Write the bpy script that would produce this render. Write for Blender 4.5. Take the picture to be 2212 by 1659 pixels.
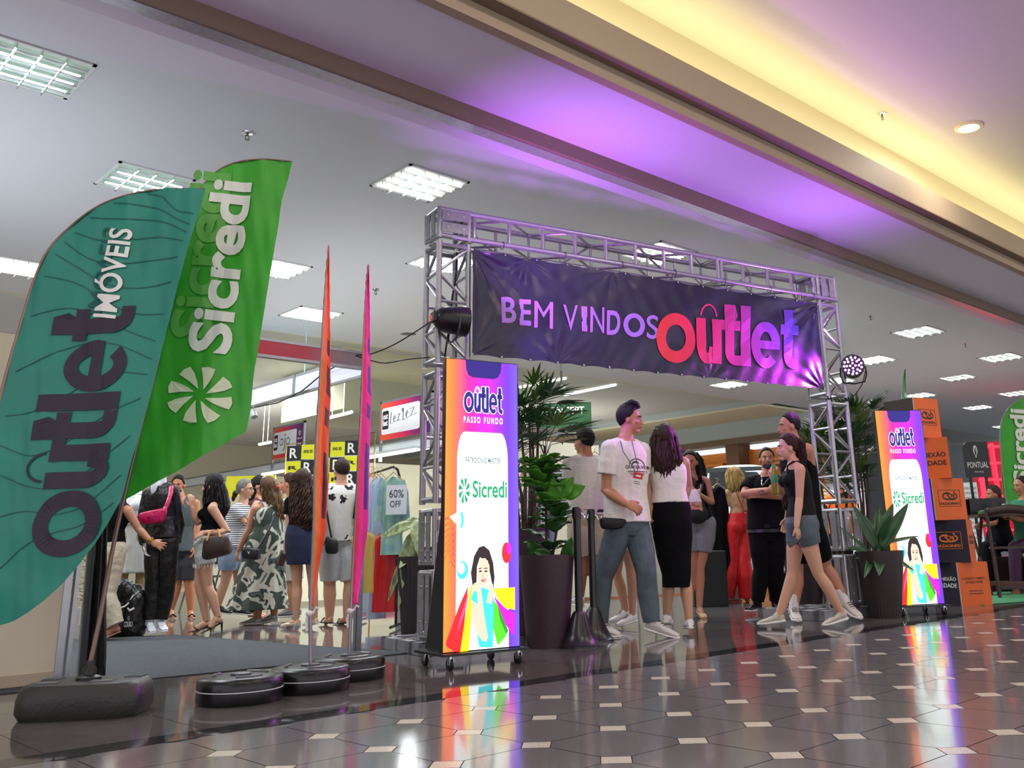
import bpy, bmesh, math, random
import numpy as np
from mathutils import Vector, Matrix
random.seed(7)
for _o in list(bpy.data.objects): bpy.data.objects.remove(_o)
SC = bpy.context.scene; COL = SC.collection
# ---------------------------------------------------------------- camera
IW, IH = 2212.0, 1659.0
F, CX, CY, YW, PT, RL = 2006.67, 1257.57, 626.10, .78, .2725, -.0283
HC = .6767
def _rot(y, p, r):
    cy, sy, cp, sp, cr, sr = math.cos(y), math.sin(y), math.cos(p), math.sin(p), math.cos(r), math.sin(r)
    f = np.array([sy*cp, cy*cp, sp]); rt = np.array([cy, -sy, 0.]); up = np.cross(rt, f)
    return np.array([cr*rt + sr*up, -sr*rt + cr*up, f])
RC = _rot(YW, PT, RL)
cam = bpy.data.objects.new('camera', bpy.data.cameras.new('camera')); COL.objects.link(cam)
cam.data.sensor_width = 36; cam.data.lens = F/IW*36
cam.data.shift_x = (IW/2 - CX)/IW; cam.data.shift_y = (CY - IH/2)/IW
cam.data.clip_start = .05; cam.data.clip_end = 200
_m = Matrix.Identity(4)
for i in range(3):
    _m[i][0] = RC[0][i]; _m[i][1] = RC[1][i]; _m[i][2] = -RC[2][i]
_m[2][3] = HC
cam.matrix_world = _m; SC.camera = cam
# ---------------------------------------------------------------- colour management and light
SC.view_settings.view_transform = 'Standard'; SC.view_settings.look = 'None'
SC.view_settings.exposure = 0.35; SC.view_settings.gamma = 1.0; SC.view_settings.use_curve_mapping = False
wd = bpy.data.worlds.new('world'); SC.world = wd; wd.use_nodes = True
wd.node_tree.nodes['Background'].inputs[0].default_value = (.80, .78, .84, 1)
wd.node_tree.nodes['Background'].inputs[1].default_value = 1.3
def lin(h):
    h = h.lstrip('#'); c = [int(h[i:i+2], 16)/255 for i in (0, 2, 4)]
    return tuple(x/12.92 if x <= .04045 else ((x+.055)/1.055)**2.4 for x in c)
def area(name, loc, size, power, col, direction=(0, 0, -1), sy=None, spread=None):
    l = bpy.data.lights.new(name, 'AREA'); l.energy = power; l.color = col
    l.size = size
    if sy: l.shape = 'RECTANGLE'; l.size_y = sy
    if spread: l.spread = spread
    o = bpy.data.objects.new(name, l); COL.objects.link(o); o.location = loc
    o.rotation_euler = Vector(direction).to_track_quat('-Z', 'Y').to_euler(); return o
def spot(name, loc, target, power, col, ang=60, blend=.6, r=.05):
    l = bpy.data.lights.new(name, 'SPOT'); l.energy = power; l.color = col; l.spot_size = math.radians(ang)
    l.spot_blend = blend; l.shadow_soft_size = r
    o = bpy.data.objects.new(name, l); COL.objects.link(o); o.location = loc
    o.rotation_euler = (Vector(target)-Vector(loc)).to_track_quat('-Z', 'Y').to_euler(); return o
# corridor down lights and hall lights (ceiling fittings, plus added fill at the far right)
DAY = (.90, .96, 1.0); WARM = (1.0, .86, .60)
LIGHTS = [(1.36,6.75,'ceiling light panel at the far left above the teal flag',1),(4.61,6.77,'ceiling light panel just left of the truss corner block',0),
 (2.70,8.33,'ceiling light panel half hidden by the top of the two big flags',1),(6.23,11.78,'ceiling light panel behind the top of the orange flag',0),
 (2.59,11.84,'ceiling light panel left of the teal flag, above the booth wall',0),(4.81,10.06,'ceiling light panel just right of the big green flag',0),
 (6.23,8.60,'ceiling light panel seen through the left truss tower',0),(7.95,6.75,'ceiling light panel seen through the top truss beam',0),
 (14.52,6.80,'ceiling light panel below the purple beam, right of the truss',0),(16.14,8.50,'ceiling light panel just right of the lit floodlight',0),
 (17.97,6.85,'ceiling light panel at the right edge, level with the lit floodlight',0),(19.65,8.48,'ceiling light panel right above the second lit screen',0),
 (21.4,10.2,'ceiling light panel above the stack of cartons',0),(24.8,10.25,'small ceiling light panel left of the right green flag',0),
 (23.17,8.62,'ceiling light panel above the right green flag',0),(16.07,11.86,'ceiling light panel right below the banner edge',0),
 (17.6,10.2,'ceiling light panel behind the right truss tower',0),(29.9,11.6,'farthest ceiling light panel above the black sign',0),(9.7,10.1,'ceiling light panel seen under the left part of the truss beam',0)]
ZA = 4.0
for (x, y, lb, k) in LIGHTS:
    area('panel_or_fill_light', (x, y, ZA-.03), .56, 42, DAY, spread=2.6)
for x, y in ((11.2,6.8),(12.7,8.5),(9.6,8.5),(8.0,10.1),(11.3,10.1),(11.5,12.0)):
    area('panel_or_fill_light', (x, y, ZA-.03), .56, 42, DAY, spread=2.6)
for x, y in ((-1.5,2.2),(1.2,2.0),(4.0,2.2),(6.8,1.9),(9.1,3.4),(12,2),(16,2),(2,-1.5),(6,-1.5)):
    area('down_light', (x, y, 4.76), .22, 26, (1.0,.90,.74))
area('panel_or_fill_light', (28, 6, 3.9), 5, 260, DAY); area('wall_fill', (31, 5, 2.4), 3, 260, DAY, (1, 0, .1))  # both are added fill that brightens the far right wall
# added upward fill, without fittings, to brighten the hall ceiling
area('ceiling_fill', (0.6, 8.6, 2.25), 3.2, 42, (.80, .90, 1.0), (0, 0, 1), sy=3.5)
area('ceiling_fill', (5.6, 10.5, 2.3), 2.5, 24, (.92, .96, 1.0), (0, 0, 1), sy=5)
area('ceiling_fill', (10.5, 9.0, 2.4), 4, 12, (1.0, .96, .88), (0, 0, 1), sy=4)
area('ceiling_fill', (17.5, 8.5, 2.4), 6, 14, (1.0, .97, .90), (0, 0, 1), sy=5)
area('cove_light', (10, 4.14, 4.33), 26, 75, (1.0,.86,.42), (0,-.45,1), sy=.10)
# ---------------------------------------------------------------- pixel <-> place helpers
def pj(p):
    c = RC @ (np.array(p, float)-np.array([0, 0, HC])); return CX+F*c[0]/c[2], CY-F*c[1]/c[2]
def ray(px, py): return RC.T @ np.array([(px-CX)/F, -(py-CY)/F, 1.])
def fl(px, py, z=0.):
    d = ray(px, py); t = (z-HC)/d[2]; return Vector((d[0]*t, d[1]*t, z))
def aty(px, py, Y):
    d = ray(px, py); t = Y/d[1]; return Vector((d[0]*t, Y, HC+d[2]*t))
def atx(px, py, X):
    d = ray(px, py); t = X/d[0]; return Vector((X, d[1]*t, HC+d[2]*t))
FW = np.array([math.sin(YW), math.cos(YW)])
RIGHT = Vector((math.cos(YW), -math.sin(YW), 0)); AWAY = Vector((math.sin(YW), math.cos(YW), 0))
def back(px, py, d, z=0.):
    p = fl(px, py); h = Vector((p.x, p.y, 0)).normalized(); p = p+h*d; p.z = z; return p
def atD(px, py, D):
    d = ray(px, py); t = D/(d[:2] @ FW); return Vector((d[0]*t, d[1]*t, HC+d[2]*t))
def Dof(p): return p[0]*FW[0]+p[1]*FW[1]
def atplane(px, py, o, n):
    d = Vector(ray(px, py)); c = Vector((0, 0, HC)); t = (Vector(o)-c).dot(Vector(n))/d.dot(Vector(n)); return c+d*t
# ---------------------------------------------------------------- materials
MATS = {}
def mat(name, col, rough=.5, metal=0., spec=.5, emit=None, es=0., noise=None, bump=None, alpha=None, coat=0, trans=0, sheen=0, sub=0):
    if name in MATS: return MATS[name]
    m = bpy.data.materials.new(name); m.use_nodes = True; MATS[name] = m
    nt = m.node_tree; b = nt.nodes['Principled BSDF']; N = nt.nodes.new; L = nt.links.new
    c = lin(col) if isinstance(col, str) else col
    b.inputs['Base Color'].default_value = (*c, 1); b.inputs['Roughness'].default_value = rough
    b.inputs['Metallic'].default_value = metal; b.inputs['Specular IOR Level'].default_value = spec
    if coat: b.inputs['Coat Weight'].default_value = coat
    if trans: b.inputs['Transmission Weight'].default_value = trans
    if sheen: b.inputs['Sheen Weight'].default_value = sheen
    if sub: b.inputs['Subsurface Weight'].default_value = sub; b.inputs['Subsurface Scale'].default_value = .02
    if alpha is not None: b.inputs['Alpha'].default_value = alpha
    if emit:
        b.inputs['Emission Color'].default_value = (*lin(emit), 1); b.inputs['Emission Strength'].default_value = es
    tc = None
    if noise or bump: tc = N('ShaderNodeTexCoord')
    if noise:   # (scale, amount[, detail, second colour, squash])
        sc, am = noise[0], noise[1]
        n = N('ShaderNodeTexNoise'); n.inputs['Scale'].default_value = sc; n.inputs['Detail'].default_value = 5
        mp = N('ShaderNodeMapping'); L(tc.outputs['Object'], mp.inputs[0])
        if len(noise) > 3 and noise[3]: mp.inputs['Scale'].default_value = noise[3]
        L(mp.outputs[0], n.inputs['Vector'])
        r = N('ShaderNodeValToRGB'); r.color_ramp.elements[0].position = .5-.5*min(1, .6); r.color_ramp.elements[1].position = .8
        c2 = lin(noise[2]) if len(noise) > 2 and noise[2] else tuple(x*(1-am) for x in c)
        r.color_ramp.elements[0].color = (*c2, 1); r.color_ramp.elements[1].color = (*c, 1)
        L(n.outputs[0], r.inputs[0]); L(r.outputs[0], b.inputs['Base Color'])
    if bump:    # (scale, strength[, squash])
        n = N('ShaderNodeTexNoise'); n.inputs['Scale'].default_value = bump[0]; n.inputs['Detail'].default_value = 4
        mp = N('ShaderNodeMapping'); L(tc.outputs['Object'], mp.inputs[0]); L(mp.outputs[0], n.inputs['Vector'])
        if len(bump) > 2: mp.inputs['Scale'].default_value = bump[2]
        q = N('ShaderNodeBump'); q.inputs['Strength'].default_value = bump[1]; q.inputs['Distance'].default_value = .02
        L(n.outputs[0], q.inputs['Height']); L(q.outputs[0], b.inputs['Normal'])
    return m
def ramp_mat(name, stops, axis, lo, hi, rough=.5, es=0., power=1.0, second=None, stripes=None):
    """a print: colour runs along one axis of the object's own coordinates"""
    if name in MATS: return MATS[name]
    m = bpy.data.materials.new(name); m.use_nodes = True; MATS[name] = m
    nt = m.node_tree; b = nt.nodes['Principled BSDF']; N = nt.nodes.new; L = nt.links.new
    tc = N('ShaderNodeTexCoord'); sp = N('ShaderNodeSeparateXYZ'); L(tc.outputs['Object'], sp.inputs[0])
    mr = N('ShaderNodeMapRange'); mr.inputs['From Min'].default_value = lo; mr.inputs['From Max'].default_value = hi
    L(sp.outputs[axis], mr.inputs['Value']); r = N('ShaderNodeValToRGB'); L(mr.outputs[0], r.inputs[0])
    e = r.color_ramp.elements
    while len(e) > 1: e.remove(e[0])
    e[0].position = stops[0][0]; e[0].color = (*lin(stops[0][1]), 1)
    for p, c in stops[1:]:
        q = e.new(p); q.color = (*lin(c), 1)
    L(r.outputs[0], b.inputs['Base Color']); b.inputs['Roughness'].default_value = rough
    if es:
        b.inputs['Base Color'].default_value = (.02, .02, .02, 1)
        for l in list(b.inputs['Base Color'].links): nt.links.remove(l)
        b.inputs['Base Color'].default_value = (.02, .02, .02, 1)
        L(r.outputs[0], b.inputs['Emission Color']); b.inputs['Emission Strength'].default_value = es
    return m
# ---------------------------------------------------------------- mesh builder
WM = {}
class MB:
    def __init__(s): s.v = []; s.f = []; s.m = []; s.s = []
    def add(s, V, Fc, mi=0, sm=False):
        b = len(s.v); s.v += [tuple(p) for p in V]
        for f in Fc: s.f.append([b+i for i in f]); s.m.append(mi); s.s.append(sm)
        return s
    def box(s, a, b, mi=0, M=None):
        V = [Vector((x, y, z)) for x in (a[0], b[0]) for y in (a[1], b[1]) for z in (a[2], b[2])]
        if M is not None: V = [M @ v for v in V]
        return s.add(V, [(0,1,3,2),(4,6,7,5),(0,4,5,1),(2,3,7,6),(0,2,6,4),(1,5,7,3)], mi)
    def rings(s, R, mi=0, sm=True, cap=True, close=False):
        n = len(R[0]); V = [p for r in R for p in r]; Fc = []
        for i in range(len(R)-1+(1 if close else 0)):
            a = i*n; b = ((i+1) % len(R))*n
            for k in range(n): Fc.append((a+k, a+(k+1) % n, b+(k+1) % n, b+k))
        if cap and not close: Fc.append(tuple(range(n-1, -1, -1))); Fc.append(tuple((len(R)-1)*n+k for k in range(n)))
        return s.add(V, Fc, mi, sm)
    def tube(s, P, r, n=8, mi=0, cap=True, ax=None, asp=1., sm=True, close=False):
        P = [Vector(p) for p in P]; R = []
        if not hasattr(r, '__len__'): r = [r]*len(P)
        u = None
        for i, p in enumerate(P):
            if close: t = P[(i+1) % len(P)]-P[i-1]
            else: t = P[min(i+1, len(P)-1)]-P[max(i-1, 0)]
            if t.length < 1e-9: t = Vector((0, 0, 1))
            t.normalize()
            if ax is not None: u = Vector(ax) - t*t.dot(Vector(ax))
            elif u is None:
                u = Vector((0, 0, 1)) if abs(t.z) < .9 else Vector((1, 0, 0)); u = u-t*t.dot(u)
            else: u = u-t*t.dot(u)
            if u.length < 1e-6: u = t.orthogonal()
            u.normalize(); w = t.cross(u)
            ri = r[i]; ra, rb = (ri if hasattr(ri, '__len__') else (ri, ri*asp))
            R.append([p+u*(ra*math.cos(2*math.pi*k/n))+w*(rb*math.sin(2*math.pi*k/n)) for k in range(n)])
        return s.rings(R, mi, sm, cap, close)
    def cyl(s, a, b, r, r2=None, n=12, mi=0): return s.tube([a, b], [r, r if r2 is None else r2], n, mi)
    def lathe(s, c, prof, n=24, mi=0, cap=True, sm=True, rib=0, sq=None):
        c = Vector(c); R = []
        for (r, z) in prof:
            R.append([c+Vector(((r+rib*(k % 2))*math.cos(2*math.pi*k/n)*(sq[0] if sq else 1), (r+rib*(k % 2))*math.sin(2*math.pi*k/n)*(sq[1] if sq else 1), z)) for k in range(n)])
        return s.rings(R, mi, sm, cap)
    def ell(s, c, r, M=None, nu=14, nv=10, mi=0, fn=None):
        c = Vector(c); V = []; 
        for j in range(nv+1):
            th = math.pi*j/nv
            for k in range(nu):
                ph = 2*math.pi*k/nu; d = Vector((math.sin(th)*math.cos(ph), math.sin(th)*math.sin(ph), math.cos(th)))
                q = fn(d) if fn else 1.
                p = Vector((d.x*r[0]*q, d.y*r[1]*q, d.z*r[2]*q))
                V.append(c+((M @ p) if M is not None else p))
        Fc = [(j*nu+k, j*nu+(k+1) % nu, (j+1)*nu+(k+1) % nu, (j+1)*nu+k) for j in range(nv) for k in range(nu)]
        return s.add(V, Fc, mi, True)
    def grid(s, fn, nu, nv, mi=0, sm=True):
        V = [fn(i/nu, j/nv) for j in range(nv+1) for i in range(nu+1)]
        Fc = [(j*(nu+1)+i, j*(nu+1)+i+1, (j+1)*(nu+1)+i+1, (j+1)*(nu+1)+i) for j in range(nv) for i in range(nu)]
        if callable(mi):
            b = len(s.v); s.v += [tuple(p) for p in V]
            for q, f in enumerate(Fc):
                s.f.append([b+t for t in f]); s.m.append(mi((q % nu+.5)/nu, (q//nu+.5)/nv)); s.s.append(sm)
            return s
        return s.add(V, Fc, mi, sm)
    def prism(s, poly, fn, t, mi=0):
        """2-D polygon through fn(x,y,h) with thickness t"""
        n = len(poly); V = [fn(x, y, 0) for x, y in poly]+[fn(x, y, t) for x, y in poly]
        return s.add(V, [tuple(range(n-1, -1, -1)), tuple(range(n, 2*n))]+[(k, (k+1) % n, n+(k+1) % n, n+k) for k in range(n)], mi)
    def shape(s, sh, fn, mi=0, h=0.):
        return s.add([fn(x, y, h) for x, y in sh[0]], sh[1], mi)
    def build(s, name, mats, parent=None, matrix=None, mods=(), label=None):
        me = bpy.data.meshes.new(name); me.from_pydata(s.v, [], s.f)
        for m in (mats if isinstance(mats, (list, tuple)) else [mats]): me.materials.append(m)
        me.polygons.foreach_set('material_index', s.m); me.polygons.foreach_set('use_smooth', s.s); me.update()
        if not mods and len(s.f) < 4000: me.set_sharp_from_angle(angle=.75)
        o = bpy.data.objects.new(name, me); COL.objects.link(o)
        W = matrix if matrix is not None else Matrix.Identity(4); WM[o.name] = W
        if parent: o.parent = parent; o.matrix_basis = WM[parent.name].inverted() @ W
        else: o.matrix_world = W
        for md in mods:
            if md[0] == 'remesh':
                r = o.modifiers.new('r', 'REMESH'); r.mode = 'VOXEL'; r.voxel_size = md[1]; r.use_smooth_shade = True
            elif md[0] == 'smooth':
                r = o.modifiers.new('s', 'SMOOTH'); r.iterations = md[1]; r.factor = .5
            elif md[0] == 'bevel':
                r = o.modifiers.new('b', 'BEVEL'); r.width = md[1]; r.segments = 2; r.limit_method = 'ANGLE'
            elif md[0] == 'solid':
                r = o.modifiers.new('t', 'SOLIDIFY'); r.thickness = md[1]; r.offset = 0
            elif md[0] == 'wrap':
                r = o.modifiers.new('w', 'SHRINKWRAP'); r.target = md[1]; r.wrap_method = 'NEAREST_SURFACEPOINT'; r.wrap_mode = 'ABOVE_SURFACE'; r.offset = md[2]
            elif md[0] == 'sub':
                r = o.modifiers.new('u', 'SUBSURF'); r.levels = r.render_levels = md[1]
        if label: o['label'] = label
        return o
def tag(o, label, cat, group=None):
    o['label'] = label; o['category'] = cat
    if group: o['group'] = group
    return o
def struct(o): o['kind'] = 'structure'; return o
def thing(name, label, cat, loc=(0, 0, 0), group=None, rz=0):
    o = bpy.data.objects.new(name, None); COL.objects.link(o); o.empty_display_size = .1
    o.matrix_world = Matrix.Translation(Vector(loc)) @ Matrix.Rotation(rz, 4, 'Z')
    WM[o.name] = o.matrix_world.copy(); return tag(o, label, cat, group)
def frame(o, ex, ey, ez=None):
    ex = Vector(ex).normalized(); ey = Vector(ey).normalized(); ez = ex.cross(ey) if ez is None else Vector(ez)
    M = Matrix.Identity(4)
    for i in range(3): M[i][0] = ex[i]; M[i][1] = ey[i]; M[i][2] = ez[i]; M[i][3] = o[i]
    return M
# ---------------------------------------------------------------- 2-D shapes (verts, faces)
_tc = {}
def text2d(s, bold=0., cut=0, space=1.):
    k = (s, bold, cut, space)
    if k in _tc: return _tc[k]
    c = bpy.data.curves.new('t', 'FONT'); c.body = s; c.size = 1; c.offset = bold; c.resolution_u = 4; c.space_character = space
    o = bpy.data.objects.new('t', c); COL.objects.link(o)
    me = bpy.data.meshes.new_from_object(o.evaluated_get(bpy.context.evaluated_depsgraph_get()))
    bm = bmesh.new(); bm.from_mesh(me)
    xs = [v.co.x for v in bm.verts]; ys = [v.co.y for v in bm.verts]
    x0, x1, y0, y1 = min(xs), max(xs), min(ys), max(ys)
    for v in bm.verts: v.co.x = (v.co.x-x0)/(x1-x0); v.co.y = (v.co.y-y0)/(y1-y0); v.co.z = 0
    if cut:
        for i in range(1, cut):
            g = bm.verts[:]+bm.edges[:]+bm.faces[:]
            bmesh.ops.bisect_plane(bm, geom=g, plane_co=(i/cut, 0, 0), plane_no=(1, 0, 0))
        for i in range(1, max(2, cut//3)):
            bmesh.ops.bisect_plane(bm, geom=bm.verts[:]+bm.edges[:]+bm.faces[:], plane_co=(0, i/max(2, cut//3), 0), plane_no=(0, 1, 0))
        bmesh.ops.triangulate(bm, faces=bm.faces[:])
    bm.verts.index_update()
    r = ([(v.co.x, v.co.y) for v in bm.verts], [tuple(v.index for v in f.verts) for f in bm.faces])
    bm.free(); bpy.data.objects.remove(o); bpy.data.curves.remove(c); bpy.data.meshes.remove(me)
    _tc[k] = r; return r
def sh_add(*shs):
    V = []; Fc = []
    for s in shs:
        b = len(V); V += s[0]; Fc += [tuple(b+i for i in f) for f in s[1]]
    return V, Fc
def sh_rect(x0, y0, x1, y1, n=1, m=1):
    V = [(x0+(x1-x0)*i/n, y0+(y1-y0)*j/m) for j in range(m+1) for i in range(n+1)]
    return V, [(j*(n+1)+i, j*(n+1)+i+1, (j+1)*(n+1)+i+1, (j+1)*(n+1)+i) for j in range(m) for i in range(n)]
def sh_arc(cx, cy, rx, ry, tx, ty, a0=0, a1=360, n=32):
    V = []
    for k in range(n+1):
        a = math.radians(a0+(a1-a0)*k/n); V += [(cx+rx*math.cos(a), cy+ry*math.sin(a)), (cx+(rx-tx)*math.cos(a), cy+(ry-ty)*math.sin(a))]
    return V, [(2*k, 2*k+2, 2*k+3, 2*k+1) for k in range(n)]
def sh_poly(P): return list(P), [tuple(range(len(P)))]
def sh_round(x0, y0, x1, y1, r, n=6, top=True, bot=True):
    P = []
    for cx, cy, a, rr in ((x1-r, y1-r, 0, top), (x0+r, y1-r, 90, top), (x0+r, y0+r, 180, bot), (x1-r, y0+r, 270, bot)):
        if rr:
            for k in range(n+1):
                t = math.radians(a+90*k/n); P.append((cx+r*math.cos(t), cy+r*math.sin(t)))
        else: P.append((x1 if a in (0, 270) else x0, y1 if a < 180 else y0))
    return sh_poly(P)
def sh_disc(cx, cy, rx, ry, n=24): return sh_poly([(cx+rx*math.cos(2*math.pi*k/n), cy+ry*math.sin(2*math.pi*k/n)) for k in range(n)])
def sh_line(P, w):
    V = []; n = len(P)
    for i, p in enumerate(P):
        a = P[max(i-1, 0)]; b = P[min(i+1, n-1)]; d = (b[0]-a[0], b[1]-a[1]); l = math.hypot(*d) or 1
        V += [(p[0]-d[1]/l*w/2, p[1]+d[0]/l*w/2), (p[0]+d[1]/l*w/2, p[1]-d[0]/l*w/2)]
    return V, [(2*i, 2*i+1, 2*i+3, 2*i+2) for i in range(n-1)]
def sh_map(s, f): return [f(x, y) for x, y in s[0]], s[1]
def sh_fit(s, x0, y0, x1, y1): return sh_map(s, lambda x, y: (x0+(x1-x0)*x, y0+(y1-y0)*y))
def logo_outlet():
    """round heavy lower-case word with a bag handle over the u; box 0..1 x 0..1"""
    S = []
    S.append(sh_arc(.47, .53, .47, .57, .23, .27, n=40))
    S += [sh_rect(.97, .36, 1.21, 1.04, 1, 4), sh_rect(1.37, 0, 1.61, 1.04, 1, 6), sh_arc(1.24, .38, .27, .40, .23, .25, 180, 360, 16)]
    S.append(sh_arc(1.29, 1.06, .23, .33, .04, .04, 8, 172, 14))
    for x in (1.60, 3.20):
        S += [sh_rect(x+.10, .30, x+.34, 1.42, 1, 6), sh_rect(x, .80, x+.50, 1.04, 3, 2), sh_arc(x+.38, .32, .28, .34, .24, .24, 180, 270, 8), sh_rect(x+.36, -.02, x+.52, .22)]
        S.append(sh_poly([(x+.34, 1.42), (x+.34, 1.12), (x+.22, 1.0), (x+.34, .98), (x+.44, 1.16), (x+.38, 1.42)]))
    S.append(sh_rect(2.12, -.02, 2.38, 1.42, 1, 6))
    S += [sh_arc(2.80, .52, .40, .56, .23, .24, 0, 315, 32), sh_rect(2.62, .42, 3.18, .62, 4, 1)]
    s = sh_add(*S); return sh_map(s, lambda x, y: (x/3.74, (y+.04)/1.50))
OUTLET = logo_outlet()
def logo_fan():
    """eight curved blades round a centre, box 0..1"""
    S = []
    for k in range(8):
        a = math.pi/4*k+.2
        def P(r, t): return (.5+r*math.cos(a+t), .5+r*math.sin(a+t))
        pts = [P(.10, .0), P(.24, -.02), P(.38, .02), P(.5, .10), P(.50, .32), P(.47, .55), P(.38, .50), P(.28, .42), P(.18, .30)]
        S.append(sh_poly(pts))
    return sh_add(*S)
FAN = logo_fan()
# ================================================================ THE SETTING
A0 = .4; OX, OY = 2.4389, 2.3668
grout = mat('dark grout', '#2a282b', .5)
oct_m = mat('grey terrazzo tile', '#827f84', .135, spec=1., coat=.12, noise=(90, .25))
stone = mat('cream speckled stone', '#ece4d6', .25, noise=(120, .5, '#b9b0a2'))
stripe_m = mat('black veined granite', '#141416', .05, noise=(26, .5, '#3e3e42'))
gran_m = mat('polished brown grey granite', '#6a6564', .06, spec=.6, noise=(14, .4, '#56504f'))
def floor_build():
    b = MB(); b.box((-8, -8, -.05), (40, 3.965, -.003), 0)
    t = .052; g = .0022   # stone half side along its own axes
    q = .5**.5; k = t*math.sqrt(2)
    for i in range(-22, 60):
        for j in range(-14, 14):
            x = OX+A0*i; y = OY+A0*j
            if y > 3.97+.2 or x < -4.0 or x > 22: continue
            # stone dot, edges along the two diagonals
            P = [(x+k-g, y), (x, y+k-g), (x-k+g, y), (x, y-k+g)]
            if y < 3.9: b.add([(p[0], p[1], 0) for p in P], [(0, 1, 2, 3)], 2)
            # octagon centred between four dots
            cx, cy = x+A0/2, y+A0/2; h = A0/2-g; e = A0/2-k-g*.4
            O = [(h, -e), (h, e), (e, h), (-e, h), (-h, e), (-h, -e), (-e, -h), (e, -h)]
            O = [(cx+a, min(cy+c, 3.962)) for a, c in O]
            if cy-h < 3.95: b.add([(p[0], p[1], 0) for p in O], [tuple(range(8))], 1)
    return struct(b.build('floor', [grout, oct_m, stone]))
floor_build()
s = MB()
s.box((-8, 3.965, -.05), (60, 40, -.003), 0)
x = -8.
while x < 34:
    s.box((x, 3.967, -.01), (x+1.198, 4.13, 0), 1); x += 1.2
y = 4.132
while y < 22:
    x = -3.0
    while x < 34:
        s.add([(x, y, 0), (x+.597, y, 0), (x+.597, y+.597, 0), (x, y+.597, 0)], [(0, 1, 2, 3)], 2); x += .6
    y += .6
struct(s.build('floor', [mat('pale joint', '#8a8480', .3), stripe_m, gran_m]))
# carpet of the booth
cp = [fl(40, 1500), fl(600, 1440.5), fl(905, 1411), fl(560, 1386), fl(150, 1376)]
carp = MB(); 
c0 = Vector((1.0, 6.22, 0)); P = [(1.0, 6.22), (2.3, 6.08), (3.1, 6.00), (4.05, 5.9), (3.9, 7.2), (3.83, 8.3), (3.75, 9.4), (3.1, 9.75), (2.6, 10.6), (1.2, 10.6)]
carp.prism(P, lambda x, y, h: (x, y, h+.001), .006)
tag(carp.build('booth_carpet', mat('dark grey needle felt', '#54595e', .95, noise=(40, .5), bump=(300, .6))), 'dark grey carpet laid in front of the leather goods booth', 'carpet')
# ceilings
wht = mat('white ceiling paint', '#d5d6da', .7)
wht2 = mat('white shiny ceiling paint', '#d9d8dc', .45)
cream = mat('cream plaster', '#d9cfae', .7)
taupe = mat('taupe plaster', '#a08e78', .6)
dtaupe = mat('brown plaster', '#7d6a58', .6)
def slab(name, x0, y0, x1, y1, z, m, t=.1):
    return struct(MB().box((x0, y0, z), (x1, y1, z+t)).build(name, m))
slab('ceiling', -6, 5.35, 19.3, 13.05, ZA, wht)
slab('ceiling', 19.3, 3.9, 42, 13.05, ZA+.04, mat('cool white ceiling paint', '#d3dadf', .7))
slab('ceiling', -6, 4.08, 42, 5.02, 3.88, mat('smooth soffit paint', '#cfcbd8', .55))
slab('ceiling', -6, -9, 42, 4.30, 4.80, mat('corridor tray ceiling paint', '#d6d2cc', .75))
# beams and coves: one profile each along X
def trim(n, poly, m, x0=-6, x1=42):
    b = MB(); k = len(poly); V = [(x0, y, z) for y, z in poly]+[(x1, y, z) for y, z in poly]
    b.add(V, [tuple(range(k)), tuple(range(2*k-1, k-1, -1))]+[(i, k+i, k+(i+1) % k, (i+1) % k) for i in range(k)])
    return struct(b.build('trim_%d' % n, m))
trim(1, [(5.02, 3.76), (5.02, 3.98), (5.06, 3.98), (5.06, 3.76)], dtaupe)
trim(2, [(5.06, 3.755), (5.06, 3.98), (5.18, 3.98), (5.18, 3.755)], mat('worn steel door track', '#a7a3ad', .28, metal=.5, noise=(30, .3)))
trim(3, [(5.18, 3.77), (5.18, 4.1), (5.35, 4.1), (5.35, 3.77)], mat('track housing paint', '#c6bfd0', .4))
trim(4, [(4.06, 3.87), (4.06, 3.985), (4.14, 3.985), (4.14, 3.87)], taupe)
trim(5, [(3.955, 3.985), (3.955, 4.0), (4.3, 4.0), (4.3, 3.985)], dtaupe)
trim(6, [(3.955, 4.0), (3.955, 4.25), (3.99, 4.25), (3.99, 4.0)], taupe)
trim(7, [(4.29, 4.0), (4.29, 4.8), (4.36, 4.8), (4.36, 4.0)], cream)
slab('ceiling', -6, 5.02, 42, 5.36, 3.99, wht, .2)
# the cove's own lamp strip lies behind the lip
cl = MB().box((-5.5, 4.10, 4.01), (26, 4.13, 4.035))
tag(cl.build('cove_light_strip', mat('cove lamp', '#ffffff', .5, emit='#ffe79a', es=4)), 'warm light strip hidden in the ceiling cove above the brown beam', 'lamp')
# beyond the first ceiling: second hall with cream lit coffers
ZB = 4.15
struct(MB().box((-6, 13.05, 4.0), (19.3, 13.12, 4.3)).build('trim_8', cream))
slab('ceiling', -6, 13.05, 60, 40, 4.3, mat('hall two ceiling paint', '#c9ccc6', .8))
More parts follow.
